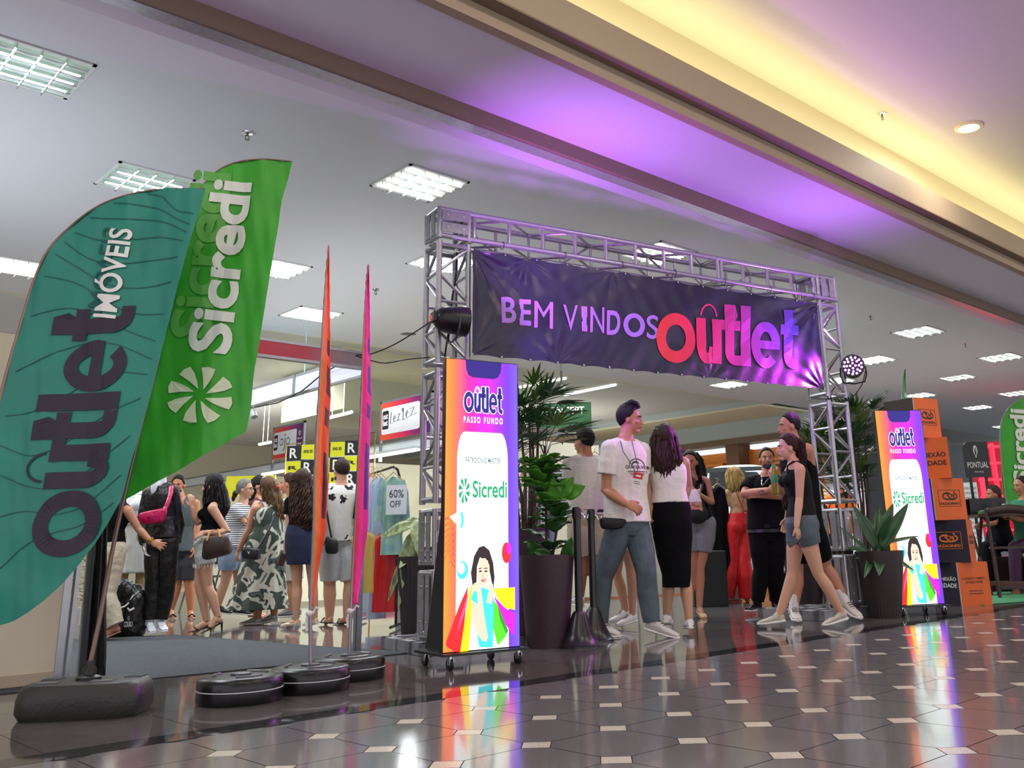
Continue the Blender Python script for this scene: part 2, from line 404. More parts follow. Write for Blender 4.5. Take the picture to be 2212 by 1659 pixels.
# stepped beams that run away along Y at the far shops
xf = 22.0
def zx(py, X, px=1458): return atx(px, py, X).z
z2a = zx(930, xf); z2b = zx(963, xf); z2c = zx(975, xf)
def xz(py, z, px=1458): return fl(px, py, z).x
x1 = xz(905, z2a); z1 = zx(869, x1); 
def trimx(n, poly, m, y0, y1):
    b = MB(); k = len(poly); V = [(x, y0, z) for x, z in poly]+[(x, y1, z) for x, z in poly]
    b.add(V, [tuple(range(k)), tuple(range(2*k-1, k-1, -1))]+[(i, k+i, k+(i+1) % k, (i+1) % k) for i in range(k)])
    return struct(b.build('trim_%d' % n, m))
ymn = atx(1752, 960, xf).y
pale = mat('pale grey green fascia', '#b9c4c4', .7); cream2 = mat('cream lit fascia', '#e2dfc0', .7)
trimx(9, [(xf, z2b), (xf, z2a+.02), (xf+.3, z2a+.02), (xf+.3, z2b)], pale, ymn, 36)
trimx(10, [(x1, z2a), (x1, z2a+.05), (xf+.1, z2a+.05), (xf+.1, z2a)], cream2, ymn, 36)
trimx(11, [(x1, z2a+.05), (x1, max(z1, z2a+.3)), (x1+.2, max(z1, z2a+.3)), (x1+.2, z2a+.05)], pale, ymn, 36)
trimx(12, [(xf-.05, z2c), (xf-.05, z2b), (xf+.4, z2b), (xf+.4, z2c)], dtaupe, ymn, 36)
slab('ceiling', x1-6, 13.2, x1+.1, 30, z1+.02, mat('coffer paint', '#e6e3b8', .7), .05)
area('coffer_light', (x1-3, 20, z1-.2), 4, 30, (1, .92, .6), (0, 0, 1))
# far walls
struct(MB().box((36, -10, 0), (36.2, 20, 4.2)).build('wall_right', mat('far wall paint', '#b4bec4', .8)))
struct(MB().box((-8, 30, 0), (40, 30.2, 4.6)).build('wall_back', mat('back wall paint', '#c9c6b2', .8)))
struct(MB().box((-6.2, 6.4, 0), (-6, 30, 4.6)).build('wall_left', mat('left wall paint', '#c6c9cc', .8)))
# wood and orange shop front under the stepped beams
sf = thing('shop', 'orange and wood shop front far behind the people under the pale beams', 'shop front', (xf+.2, 12, 0))
b = MB(); b.box((xf+.5, ymn, 0), (xf+.6, 32, z2c)); b.build('back_panel', mat('orange wood panel', '#d9832e', .5, noise=(3, .3, None, (1, 1, 8))), sf)
zt_ = z2c
for k in range(9):
    y0 = ymn+k*2.4
    MB().box((xf, y0, zt_-1.2), (xf+.5, y0+.45, zt_)).build('pillar', mat('dark brown veneer', '#6b4a33', .5), sf)
for k in range(10):
    y0 = ymn+.7+k*2.4
    MB().box((xf+.3, y0, zt_-.16), (xf+.5, y0+1.5, zt_-.03)).build('window', mat('bright shop window', '#dfe6ea', .3, emit='#e8f0f4', es=.7), sf)
    for j in range(3): MB().box((xf+.28, y0+.1+j*.35, zt_-.55-j*.1), (xf+.48, y0+.75+j*.35, zt_-.47-j*.1)).build('ledge', mat('orange ledge', '#e08a3c', .45), sf)
# left cream partition of the leather goods booth with its aluminium post
YP = 6.4
pL = aty(0, 1490, YP); pR = aty(106, 1478, YP)
alu = mat('brushed aluminium', '#b3b6bb', .32, metal=.85, noise=(8, .15))
alu_w = mat('white lacquered aluminium', '#cfd3d6', .4, metal=.3)
panel_m = mat('cream partition board', '#d6cfb8', .6)
bw = thing('partition_wall', 'cream booth partition with a grey post at the lower left edge', 'partition', (1.0, YP, 0))
MB().box((-3, YP, .06), (1.86, YP+.05, 2.05)).build('board', panel_m, bw); MB().box((-3, YP-.005, 2.05), (1.86, YP+.055, 2.28)).build('fascia', mat('grey fascia', '#a9aca8', .5), bw)
b = MB().box((-3, YP-.012, 0), (1.86, YP+.062, .07)); b.build('plinth', mat('plinth beige', '#b9ad97', .6), bw)
b = MB().box((1.86, YP-.01, 0), (1.90, YP+.05, 2.3)).box((1.92, YP-.005, 0), (1.945, YP+.045, 2.3)); b.build('post', alu, bw)
# black cloth hanging by the partition
b = MB()
def cloth(u, v):
    z = 2.1*(1-v); w = .10+.02*math.sin(9*v)+.16*max(0, v-.82)**1.0*5*.3
    return Vector((1.96+u*w+.03*v, YP-.02+.035*math.sin(u*16+v*3)+.02*math.cos(u*25), z+.004))
b.grid(cloth, 26, 30)
tag(b.build('black_cloth', mat('black satin', '#0c0b0d', .35, sheen=.3), mods=[('solid', .006)]), 'black cloth hanging down beside the cream partition to the floor', 'cloth')
# ================================================================ THINGS, LARGE FIRST
black = mat('black plastic', '#131215', .38)
rub = mat('black rubber', '#0e0e10', .6)
chrome = mat('chrome', '#c9cbd0', .12, metal=1)
white_p = mat('white print', '#f2f0ee', .5)
# ---- ceiling light panels: frame, louver, reflector, lamp tubes
lamp_m = mat('lamp tube glow', '#ffffff', .5, emit='#fffdf0', es=2.4)
dim_m = mat('lamp tube off', '#dfe4e4', .3)
refl = mat('mirror louver', '#dfe6e4', .12, metal=1)
back_m = mat('panel back glow', '#ffffff', .3, emit='#f4f6ef', es=.12)
backd_m = mat('panel back dim', '#b9c9bd', .3, emit='#9fb3a4', es=.25)
rim_m = mat('panel rim', '#e4e4e0', .4)
def light_panel(x, y, label, dark, z=ZA):
    t = thing('ceiling_light', label, 'ceiling light', (x, y, z), 'square louvred ceiling light panels')
    h = .33
    b = MB()
    for a in ((-h, -h, -h+.025, h), (h-.025, -h, h, h), (-h, -h, h, -h+.025), (-h, h-.025, h, h)): b.box((x+a[0], y+a[1], z-.012), (x+a[2], y+a[3], z-.001))
    b.build('frame', rim_m, t)
    MB().box((x-h+.02, y-h+.02, z-.006), (x+h-.02, y+h-.02, z-.002)).build('reflector', backd_m if dark else back_m, t)
    b = MB(); g = (h-.025)
    for i in range(1, 4):
        a = -g+2*g*i/4; b.box((x+a-.004, y-g, z-.045), (x+a+.004, y+g, z-.006)); b.box((x-g, y+a-.007, z-.045), (x+g, y+a+.007, z-.006))
    b.build('louver', refl, t)
    for i in range(4):
        a = -g+2*g*(i+.5)/4
        MB().cyl((x-g, y+a, z-.022), (x+g, y+a, z-.022), .011, n=8).build('lamp_tube', dim_m if dark else lamp_m, t)
for L_ in LIGHTS: light_panel(*L_, z=ZA if L_[0] < 19.3 else ZA+.04)
# ---- sprinklers
SPR = [((535,290),'small ceiling sprinkler above the big green flag',4.0),((812,629),'small ceiling sprinkler right of the pink flag tip',4.0),((1880,686),'small ceiling sprinkler left of the light panel beyond the truss',4.0),
       ((2085,746),'small ceiling sprinkler between two light panels at the right',4.0),((1905,250),'ceiling sprinkler left of the round downlight',4.8),((1915,848),'small ceiling sprinkler above the thin green flag',4.0)]
for (p, lb, z) in SPR:
    q = fl(p[0], p[1]-4, z); x, y = q.x, q.y
    t = thing('sprinkler', lb, 'sprinkler', (x, y, z), 'ceiling sprinklers')
    MB().lathe((x, y, z), [(.045, 0), (.042, -.01), (.012, -.014)], 14).build('escutcheon', chrome, t)
    b = MB(); b.cyl((x, y, z-.01), (x, y, z-.03), .008); b.tube([(x-.016, y, z-.03), (x-.014, y, z-.055), (x, y, z-.062), (x+.014, y, z-.055), (x+.016, y, z-.03), (x-.016, y, z-.03)], .0035, 6); b.lathe((x, y, z-.064), [(.004, .002), (.02, 0), (.02, -.003), (0.001, -.003)], 10)
    b.build('head', mat('sprinkler metal', '#77726a', .3, metal=.8), t)
# round downlight in the tray
q = fl(2092, 274, 4.8); t = thing('downlight', 'round glowing downlight set in the yellow lit corridor ceiling', 'downlight', (q.x, q.y, 4.8))
MB().lathe(q, [(.14, 0), (.14, -.012), (.105, -.02), (.10, -.002)], 32, cap=False).build('rim', mat('cream lamp rim', '#e9dca6', .3), t)
MB().lathe(q, [(.102, -.004), (.10, -.012), (.06, -.016), (.001, -.017)], 32).build('diffuser', mat('downlight glow', '#ffffff', .5, emit='#fff6d8', es=9), t)
# round loudspeakers in the ceiling
for (p, lb, r) in (((882,720),'round ceiling speaker left of the truss tower',.16),((1857,878),'round ceiling speaker right of the truss tower',.22)):
    q = fl(p[0], p[1], 4.0); t = thing('ceiling_speaker', lb, 'ceiling speaker', q)
    MB().lathe(q, [(r, 0), (r, -.01), (r-.03, -.014), (r-.03, -.003)], 28, cap=False).build('rim', rim_m, t)
    MB().lathe(q, [(r-.03, -.003), (.001, -.006)], 28).build('grille', mat('dark grille', '#6a6b68', .6), t)
# ---------------------------------------------------------------- the truss gate
TA = -.2128; TO = Vector((4.047, 5.658, 0)); TS = .247; TZ = 3.312; TL = 4.385
tex = Vector((math.cos(TA), math.sin(TA), 0)); tey = Vector((-math.sin(TA), math.cos(TA), 0))
def TR(u, v, z): return TO+tex*u+tey*v+Vector((0, 0, z))
tube_m = mat('truss aluminium', '#b4b3b8', .3, metal=.75, noise=(25, .25))
plate_m = mat('truss plate', '#a9a8ab', .4, metal=.6, noise=(18, .3))
gate = thing('truss_gate', 'silver aluminium truss gate with two towers carrying the purple banner', 'truss', TO)
RT = .023; S = TS
def lattice(b, u0, z0, z1, nb):
    for (cu, cv) in ((0, 0), (S, 0), (S, S), (0, S)): b.tube([TR(u0+cu, cv, z0), TR(u0+cu, cv, z1)], RT, 10)
    h = (z1-z0-.06)/nb
    faces = [((0, 0), (S, 0)), ((S, 0), (S, S)), ((0, S), (S, S)), ((0, 0), (0, S))]
    for fi, (a, c) in enumerate(faces):
        for e in (z0+.03, z1-.03): b.tube([TR(u0+a[0], a[1], e), TR(u0+c[0], c[1], e)], .019, 8)
        for k in range(nb):
            za, zb = z0+.03+h*k, z0+.03+h*(k+1); f = (k+fi) % 2
            p, q = (a, c) if f else (c, a)
            b.tube([TR(u0+p[0], p[1], za+.01), TR(u0+q[0], q[1], zb-.01)], .0125, 7)
            if k and k % 2 == (fi % 2): b.tube([TR(u0+a[0], a[1], za), TR(u0+c[0], c[1], za)], .0125, 7)
def block(b, u0, z0, z1, style):
    for (cu, cv) in ((0, 0), (S, 0), (S, S), (0, S)):
        b.tube([TR(u0+cu, cv, z0), TR(u0+cu, cv, z1)], RT, 10)
    for z in (z0+.02, z1-.02):
        for a, c in (((0, 0), (S, 0)), ((S, 0), (S, S)), ((0, S), (S, S)), ((0, 0), (0, S))):
            b.tube([TR(u0+a[0], a[1], z), TR(u0+c[0], c[1], z)], RT, 10)
    def pl(ua, va, ub, vb, za, zb):
        d = .004
        P = [TR(ua, va, za), TR(ub, vb, za), TR(ub, vb, zb), TR(ua, va, zb)]
        n = (P[1]-P[0]).cross(P[3]-P[0]).normalized()*d
        b.add([p+n for p in P]+[p-n for p in P], [(0, 1, 2, 3), (7, 6, 5, 4), (0, 4, 5, 1), (1, 5, 6, 2), (2, 6, 7, 3), (3, 7, 4, 0)], 1)
        c = (P[0]+P[2])/2
        for k in (-.3, .3):
            q = c+(P[1]-P[0])*k if abs(zb-za) < .12 else c+(P[3]-P[0])*k
            b.cyl(q-n*3, q+n*3, .009, n=8, mi=2)
    zh = (z1-z0)
    if style == 'h':
        for k in (.22, .62): pl(u0+.01, -RT, u0+S-.01, -RT, z0+zh*k-.01, z0+zh*k+.07)
    else:
        for k in (.12, .58): pl(u0+S*k, -RT, u0+S*k+.07, -RT, z0+.03, z1-.03)
    for k in (.15, .58): pl(u0-RT, S*k, u0-RT, S*k+.07, z0+.03, z1-.03); pl(u0+S+RT, S*k, u0+S+RT, S*k+.07, z0+.03, z1-.03)
tm = [tube_m, plate_m, mat('bolt', '#d9d9dc', .25, metal=.9)]
for k, u0 in enumerate((0, TL-S)):
    b = MB(); lattice(b, u0, 1.03, 2.02, 4); lattice(b, u0, 2.06, 3.03, 4); b.build('tower', tm, gate)
    b = MB(); block(b, u0, .60, .99, 'v' if k else 'h'); block(b, u0, .10, .56, 'v' if k else 'h'); b.build('tower_foot', tm, gate)
    b = MB(); block(b, u0, 3.055, TZ, 'v' if k else 'h'); b.build('corner_block', tm, gate)
    b = MB()
    M = frame(TO+tex*(u0-(.45 if k else .10))+tey*(-.05), tex, tey)
    w, d = .80, .80
    for a in (((0, 0), (w, .07)), ((0, d-.07), (w, d)), ((0, 0), (.07, d)), ((w-.07, 0), (w, d)), ((.32, 0), (.37, d)), ((.55, 0), (.60, d)), ((0, .2), (w, .25)), ((0, .46), (w, .51))):
        b.box((a[0][0], a[0][1], .002), (a[1][0], a[1][1], .085), 1, M)
    for (cu, cv) in ((0, 0), (S, 0), (S, S), (0, S)): b.tube([TR(u0+cu, cv, .08), TR(u0+cu, cv, .13)], .032, 10)
    b.build('base_frame', tm, gate)
b = MB()
for v in (0, S):
    for z in (3.078, TZ-.022): b.tube([TR(S, v, z), TR(TL-S, v, z)], RT, 10)
ul = TL-2*S; nseg = 12
us = [S+.05+ (ul-.1)*i/nseg for i in range(nseg+1)]
for i, u in enumerate(us):
    for v in (0, S): b.tube([TR(u, v, 3.078), TR(u, v, TZ-.022)], .0165 if v == 0 else .013, 8)
    if i < nseg:
        for z in (3.078, TZ-.022): b.tube([TR(u, 0 if i % 2 else S, z), TR(us[i+1], S if i % 2 else 0, z)], .0125, 7)
        b.tube([TR(u, S, 3.078 if i % 2 else TZ-.022), TR(us[i+1], S, TZ-.022 if i % 2 else 3.078)], .011, 7) if i % 3 == 0 else None
for u in (us[0], us[8]-.0, us[8]+.045, us[-1]):
    b.tube([TR(u, 0, TZ-.022), TR(u, S, TZ-.022)], .016, 8); b.tube([TR(u, 0, 3.078), TR(u, S, 3.078)], .016, 8); b.tube([TR(u, 0, 3.078), TR(u, 0, TZ-.022)], .018, 8)
b.build('top_beam', tm, gate)
# ---- banner
NB = tey; OB = TR(0, -.045, 0)
def onb(px, py): 
    p = atplane(px, py, OB, NB); d = p-TO; return d.dot(tex), p.z
uL0, zTL = onb(1020, 536); uL1, zBL = onb(1019, 768); uR0, zTR = onb(1764, 655); uR1, zBR = onb(1782, 842)
BM = frame(TR(0, -.045, 0), tex, tey)     # local x along, y away, z up
gm_t = [k/13 for k in range(14)]; gm_b = [k/15 for k in range(16)]
def bcorner(s, t):
    xl = uL0*t+uL1*(1-t); xr = uR0*t+uR1*(1-t)
    zb = zBL+(zBR-zBL)*s; zt = zTL+(zTR-zTL)*s
    # cloth sags between grommets
    zt -= .016*abs(math.sin(math.pi*13*s)); zb += .012*abs(math.sin(math.pi*15*s))
    return xl+(xr-xl)*s, zb+(zt-zb)*t
Wb = uR0-uL0; Hb = zTL-zBL
def bdis(x, z):
    d = 0
    for k, (gx, gz, amp, n) in enumerate(((uL0, zTL, .020, 17), (uR0, zTR, .030, 15), (uR1, zBR, .024, 15), (uL1, zBL, .012, 13), (uL0+.5, zTL-.02, .012, 9), (uL0+Wb*.35, zTL, .009, 9), (uL0+Wb*.62, zBR, .007, 11), (uL0+Wb*.2, zBL, .008, 11))):
        dx, dz = x-gx, z-gz; r = math.hypot(dx, dz)+1e-4; a = math.atan2(dz, dx)
        d += .55*amp*math.sin(a*n+k)*math.exp(-r/.42)*min(1, r/.06)
    d += .006*math.sin(x*3.1+z*4)+.004*math.sin(x*9-z*13)+.0022*math.sin(x*31+3*math.sin(z*7))
    return d
ban = thing('welcome_banner', 'dark purple vinyl banner reading BEM VINDOS Outlet tied under the truss beam', 'banner', TR(TL/2, -.05, 2.7))
vin = mat('banner vinyl', '#180c34', .34, spec=.6, bump=(7, .25))
def bprint(sh, x0, z0, x1, z1, mi, b, h=.004):
    def fn(x, y, hh):
        X = x0+(x1-x0)*x; Z = z0+(z1-z0)*y; return (X, bdis(X, Z)-h, Z)
    b.shape(sh, fn, mi)
b = MB()
b.grid(lambda s, t: (lambda q: (q[0], bdis(*q), q[1]))(bcorner(s, t)), 240, 80, 0)
def bpx(px, py): return onb(px, py)
def bword(sh, tl, br, tr, bl, mi, h=.005):
    """map unit box to four photo pixels on the banner plane"""
    P = [bpx(*c) for c in (bl, br, tr, tl)]
    def fn(x, y, hh):
        X = P[0][0]*(1-x)*(1-y)+P[1][0]*x*(1-y)+P[2][0]*x*y+P[3][0]*(1-x)*y
        Z = P[0][1]*(1-x)*(1-y)+P[1][1]*x*(1-y)+P[2][1]*x*y+P[3][1]*(1-x)*y
        return (X, bdis(X, Z)-h, Z)
    b.shape(sh, fn, mi)
bem = [('B',1084,643,1112,696),('E',1123,648,1145,701),('M',1155,652,1193,706),('V',1219,659,1247,711),('I',1258,663,1267,714),('N',1277,664,1304,716),('D',1313,672,1338,721)]
for ch, x0, y0, x1, y1 in bem:
    sl = .06*(x1-x0)
    for mi, g, h in ((2, 1.5, .004), (1, 0, .0055)):
        bword(text2d(ch, -.004 if ch in 'MNV' else .016), (x0-g, y0-g), (x1+g, y1+sl+g), (x1+g, y0+sl-g), (x0-g, y1+g), mi, h)
for mi, g in ((2, 1.5), (1, 0)):
    bword(sh_arc(.5, .5, .5, .5, .21, .17, n=32), (1348-g, 677-g), (1391+g, 728+g), (1391+g, 680-g), (1348-g, 725+g), mi, .0045+(.001 if mi == 1 else 0))
    bword(text2d('S', 0), (1398-g, 682-g), (1419+g, 732+g), (1419+g, 684-g), (1397-g, 730+g), mi, .0045+(.001 if mi == 1 else 0))
bword(OUTLET, (1416, 640), (1726, 800), (1726, 668), (1416, 782), 3, .0065)
bx0, bx1 = bpx(1416, 700)[0], bpx(1726, 700)[0]
lg = ramp_mat('banner logo print', [(0, '#e8322f'), (.25, '#e8275a'), (.5, '#c4288f'), (.75, '#7d3bb0'), (1, '#43349c')], 'X', bx0, bx1, .4)
o = b.build('sheet', [vin, mat('lilac print', '#a77ed8', .4), mat('pink outline print', '#d47ae6', .4), lg], ban, BM)
for k in range(14):
    s = gm_t[k]; x, z = bcorner(s, 1)
    q = BM @ Vector((x, bdis(x, z)-.006, z-.012))
    MB().lathe((0, 0, 0), [(.009, 0), (.009, .003), (.004, .004), (.004, 0)], 10, cap=False).build('grommet', chrome, ban, Matrix.Translation(q) @ Matrix.Rotation(TA, 4, 'Z') @ Matrix.Rotation(math.pi/2, 4, 'X'))
    if k % 2 == 1:
        q0 = BM @ Vector((x, 0, z)); c = TR((q0-TO).dot(tex), 0, 3.078)
        MB().tube([c+tey*(.032*math.cos(a))+Vector((0, 0, .032*math.sin(a)-.008)) for a in [2*math.pi*i/12 for i in range(12)]], .0028, 5, close=True).build('cable_tie', black, ban)
for k in range(16):
    x, z = bcorner(gm_b[k], 0); q = BM @ Vector((x, bdis(x, z)-.006, z+.012))
    MB().lathe((0, 0, 0), [(.009, 0), (.009, .003), (.004, .004), (.004, 0)], 10, cap=False).build('grommet', chrome, ban, Matrix.Translation(q) @ Matrix.Rotation(TA, 4, 'Z') @ Matrix.Rotation(math.pi/2, 4, 'X'))
# ---- floodlights on the towers
def par(label, c, d, lit, side):
    d = Vector(d).normalized(); c = Vector(c); up = Vector((0, 0, 1)); r = d.cross(up).normalized(); u2 = r.cross(d)
    M = Matrix.Identity(4)
    for i in range(3): M[i][0] = r[i]; M[i][1] = u2[i]; M[i][2] = d[i]; M[i][3] = c[i]   # local z = beam direction
    M = frame(c, r, u2, d)
    t = thing('floodlight', label, 'floodlight', c)
    MB().lathe((0, 0, 0), [(.001, -.17), (.05, -.165), (.085, -.13), (.10, -.08), (.108, 0), (.112, .03), (.112, .085), (.10, .085), (.098, .06)], 24, cap=False).build('housing', black, t, M)
    MB().lathe((0, 0, 0), [(.098, .062), (.001, .066)], 24).build('lens_plate', mat('dark lens plate', '#2a1030', .2), t, M)
    b = MB()
    for rr, n in ((.025, 4), (.058, 8), (.084, 13)):
        for k in range(n):
            a = 2*math.pi*k/n; b.ell((rr*math.cos(a), rr*math.sin(a), .07), (.010, .010, .006), nu=8, nv=5)
    o = b.build('led_cluster', mat('violet led', '#ffffff', .3, emit='#f3c8ff', es=14) if lit else mat('violet led dim', '#ff60ff', .3, emit='#c060ff', es=6), t, M); o['kind'] = 'stuff'
    MB().tube([(-.12, 0, .0), (-.125, -.08, -.01), (-.10, -.15, -.02), (0, -.165, -.02), (.10, -.15, -.02), (.125, -.08, -.01), (.12, 0, 0)], (.008), 6).build('yoke', black, t, M)
    MB().box((-.05, -.03, -.19), (.05, .04, -.165)).build('rear_panel', mat('rear panel', '#1b1a1e', .5), t, M)
    MB().ell((-.02, .02, -.192), (.006, .006, .004), nu=8, nv=5).ell((.0, .0, -.192), (.006, .006, .004), nu=8, nv=5).ell((-.02, -.015, -.192), (.006, .006, .004), nu=8, nv=5).build('indicator', mat('red indicator', '#ff3020', .3, emit='#ff2010', es=5), t, M)
    return M
cL = atD(985, 693, Dof(TR(.1, -.16, 0))); cR = atD(1842, 793, Dof(TR(TL+.05, -.14, 0)))
par('black floodlight on the left truss tower seen from behind with red indicator', cL, (tex*1-tey*.1+Vector((0, 0, -.05))), 0, 0)
par('lit violet floodlight on the right truss tower', cR, (-tex*.8-tey*.75+Vector((0, 0, .03))), 1, 1)
VIO = (.42, .06, 1.0)
spot('flood_left', cL+tex*.14-tey*.22, TR(2.1, .05, 2.0), 110, VIO, 54, .9)
spot('flood_right', cR-tex*.14-tey*.08, TR(2.7, .0, 2.2), 260, (.75, .05, 1.0), 75, .8)
area('flood_right_up', cR-tex*.20-tey*.35, .2, 16, (.50, .12, .95), (-.35, .10, 1), spread=2.4)
area('flood_left_up', cL+tex*.40-tey*.55, .2, 25, (.50, .14, .90), (.75, .0, 1), spread=2.3)
# loose black cables
def cable(label, pts, Ds, r=.006, mi=rub):
    P = [atD(p[0], p[1], d) for p, d in zip(pts, Ds)]
    Q = []
    for i in range(len(P)-1):
        a, b_, c, d = P[max(i-1, 0)], P[i], P[i+1], P[min(i+2, len(P)-1)]
        for k in range(6):
            t = k/6; Q.append(.5*((2*b_)+(c-a)*t+(2*a-5*b_+4*c-d)*t*t+(3*b_-a-3*c+d)*t**3))
    Q.append(P[-1]); return tag(MB().tube(Q, r, 6).build('cable', mi), label, 'cable')
Dt = Dof(TR(0, 0, 0)); 
cable('black cable rising from the floodlight to the booth beam behind the pink flag', [(945,685),(900,715),(850,745),(800,765),(770,767)], [Dt-.1, Dt-.1, Dt-.2, Dt-.3, Dt-.35], .005)
cable('black cable sagging from the left tower under the other one', [(928,772),(880,776),(830,784),(790,775),(768,768)], [Dt, Dt-.1, Dt-.2, Dt-.3, Dt-.36], .005)
cable('black cable running down inside the left truss tower', [(987,545),(984,600),(976,650),(972,700),(965,740),(961,770)], [Dt+.15]*6, .008)
Dr = Dof(TR(TL, 0, 0))
cable('black cable hanging in a loop below the lit floodlight', [(1870,800),(1862,830),(1845,855),(1830,868),(1822,873)], [Dr+.02]*5, .005)
cable('black cable hanging inside the right truss tower', [(1810,830),(1795,850),(1800,880),(1808,920),(1820,960),(1815,990)], [Dr+.1]*6, .006)
# ---------------------------------------------------------------- LED poster screens
def art(x, y):
    t = (y-72)/1490; xl = 265-18*t; xr = 630+5*t; u = (x-xl)/(xr-xl); yT = 72+50*u; yB = 1562-44*u
    return u, 1-(y-yT)/(yB-yT)
def led_poster(label, pl, pr, zb, H, yawfix=0):
    o = fl(*pl, zb); r = fl(*pr, zb); W = (r-o).length if not yawfix else yawfix; ex = (r-o).normalized(); ey = Vector((-ex.y, ex.x, 0))
    M = frame(o, ex, ey); t = thing('led_poster', label, 'screen', o-Vector((0, 0, zb)), 'standing led poster screens')
    # local x 0..W, y depth, z 0..H
    E1 = 1.3
    bg = ramp_mat('screen gradient', [(0, '#ff8a1e'), (.12, '#ff6a3c'), (.30, '#ff1493'), (.5, '#f000c8'), (.68, '#a818e8'), (.85, '#6a28e0'), (1, '#6a50ec')], 'X', 0, W, .3, es=E1)
    E = lambda n, c, s=E1: mat('screen '+n, '#050505', .3, emit=c, es=s)
    MS = [bg, E('navy', '#2b1b8a', .9), E('white', '#f4fffb', 1.35), E('green', '#10a86c', 1.), E('red', '#f01a22'), E('yellow', '#ffd400'), E('magenta', '#e012c0'), E('lime', '#50d020'), E('skin', '#f0c9b0', 1.2), E('dark hair', '#3a1f22', .6), E('cyan', '#40d0dc', 1.2), E('teal text', '#2a6a70', .8), E('soft white', '#dff8f4', 1.2), E('shade skin', '#c08a70'), E('deep green', '#20901c'), E('deep pink', '#ff5088')]
    b = MB()
    def P(sh, mi, h):
        b.shape(sh, lambda x, y, hh: (x*W, -h, y*H), mi)
    def A(pts): return sh_poly([art(*p) for p in pts])
    b.add([(0, -.0, 0), (W, 0, 0), (W, 0, H), (0, 0, H)], [(0, 1, 2, 3)], 0)
    # fine contour lines at the lower left
    for k in range(7): P(sh_line([(.005+.0*k, .30+.022*k), (.05, .33+.018*k), (.09, .29+.022*k), (.14, .27+.018*k)], .0035), 4, .0006)
    P(sh_poly([(.26, 1), (.27, .965), (.30, .945), (.36, .937), (.66, .937), (.72, .945), (.76, .965), (.77, 1)]), 1, .0008)
    P(sh_fit(OUTLET, .235, .808, .785, .905), 2, .0010) if 0 else None
    for g, mi, h in ((.012, 2, .0009), (0, 1, .0014)):
        s_ = sh_fit(OUTLET, .24-g*.8, .808-g*.25, .785+g*.8, .908+g*.25)
        if g: s_ = sh_add(*[sh_map(sh_fit(OUTLET, .24, .808, .785, .908), lambda x, y, a=a: (x+.009*math.cos(a), y+.0028*math.sin(a))) for a in (0, .8, 1.57, 2.4, 3.14, 3.9, 4.7, 5.5)])
        P(s_, mi, h)
    P(sh_fit(text2d('PASSO FUNDO', .03, 0, 1.5), .24, .770, .785, .794), 2, .0012)
    P(sh_round(.155, 0, .855, .738, .10, bot=False), 2, .0008)
    P(sh_poly([(.155, .455), (.06, .440), (.155, .415)]), 12, .0009)
    P(sh_fit(text2d('PATROCÍNIO MASTER:', .008), .27, .628, .76, .652), 11, .0014)
    P(sh_fit(FAN, .175, .486, .33, .575), 3, .0014)
    P(sh_fit(text2d('Sicredi', .018), .365, .506, .84, .566), 3, .0014)
    for k in range(5): P(sh_rect(.105, .31+.022*k, .112, .32+.022*k), 1, .0012)
    P(sh_disc(.20, .43, .05, .032), 12, .0010); P(sh_arc(.195, .43, .055, .032, .03, .01, -70, 70), 10, .0012)
    P(sh_disc(.235, .262, .075, .030), 10, .0012); P(sh_disc(.22, .268, .05, .020), 12, .0014)
    P(sh_disc(.83, .315, .065, .036), 4, .0012); P(sh_disc(.86, .328, .035, .020), 6, .0014)
    # shopping bags
    P(A([(370,1245),(330,1330),(262,1510),(262,1530),(300,1555),(330,1556),(352,1420)]), 4, .0016)
    P(A([(380,1250),(355,1400),(330,1556),(372,1550),(385,1400),(390,1240)]), 5, .0018)
    P(A([(500,1255),(612,1245),(612,1352),(560,1345),(520,1300)]), 5, .0016)
    P(A([(500,1290),(560,1345),(612,1370),(606,1470),(592,1462),(560,1420)]), 6, .0018)
    P(A([(490,1300),(520,1330),(575,1450),(560,1480),(520,1520),(490,1420)]), 7, .0020)
    P(A([(520,1330),(575,1450),(566,1468),(532,1400)]), 14, .0022)
    P(A([(375,1260),(330,1400),(316,1470),(335,1420),(360,1350)]), 15, .0019)
    # woman: hair, neck, dress, arms, face
    P(A([(392,1240),(384,1180),(400,1100),(425,1056),(450,1048),(478,1070),(498,1130),(505,1200),(498,1260),(485,1200),(470,1120),(430,1105),(415,1150),(412,1235)]), 9, .0024)
    P(A([(405,1255),(385,1300),(388,1400),(410,1440),(425,1530),(495,1530),(498,1400),(500,1300),(485,1262),(440,1250)]), 10, .0022)
    P(A([(385,1310),(388,1400),(410,1460),(440,1500),(462,1505),(468,1480),(450,1440),(432,1390),(420,1330)]), 8, .0026)
    P(A([(420,1330),(440,1420),(462,1500),(470,1485),(455,1400),(440,1300),(432,1230),(415,1225),(412,1250)]), 8, .0028)
    P(A([(462,1320),(478,1250),(492,1240),(500,1270),(488,1330)]), 8, .0028)
    P(A([(418,1220),(416,1160),(430,1112),(458,1108),(478,1140),(480,1180),(466,1226),(445,1242),(428,1238)]), 8, .0030)
    for pts in ([(424,1172),(436,1166),(440,1172),(428,1178)], [(452,1168),(468,1168),(468,1174),(454,1176)], [(422,1160),(438,1153),(438,1158),(424,1164)], [(450,1156),(468,1154),(468,1159),(452,1160)]): P(A(pts), 9, .0032)
    P(A([(436,1212),(448,1208),(462,1208),(452,1222),(440,1222)]), 4, .0032); P(A([(440,1213),(458,1211),(450,1216)]), 2, .0034)
    P(A([(443,1180),(448,1198),(441,1199)]), 13, .0032)
    P(A([(388,1250),(400,1230),(412,1226),(420,1250),(412,1270),(396,1262)]), 8, .0030); P(A([(470,1245),(480,1225),(496,1232),(497,1252),(480,1262)]), 8, .0031)
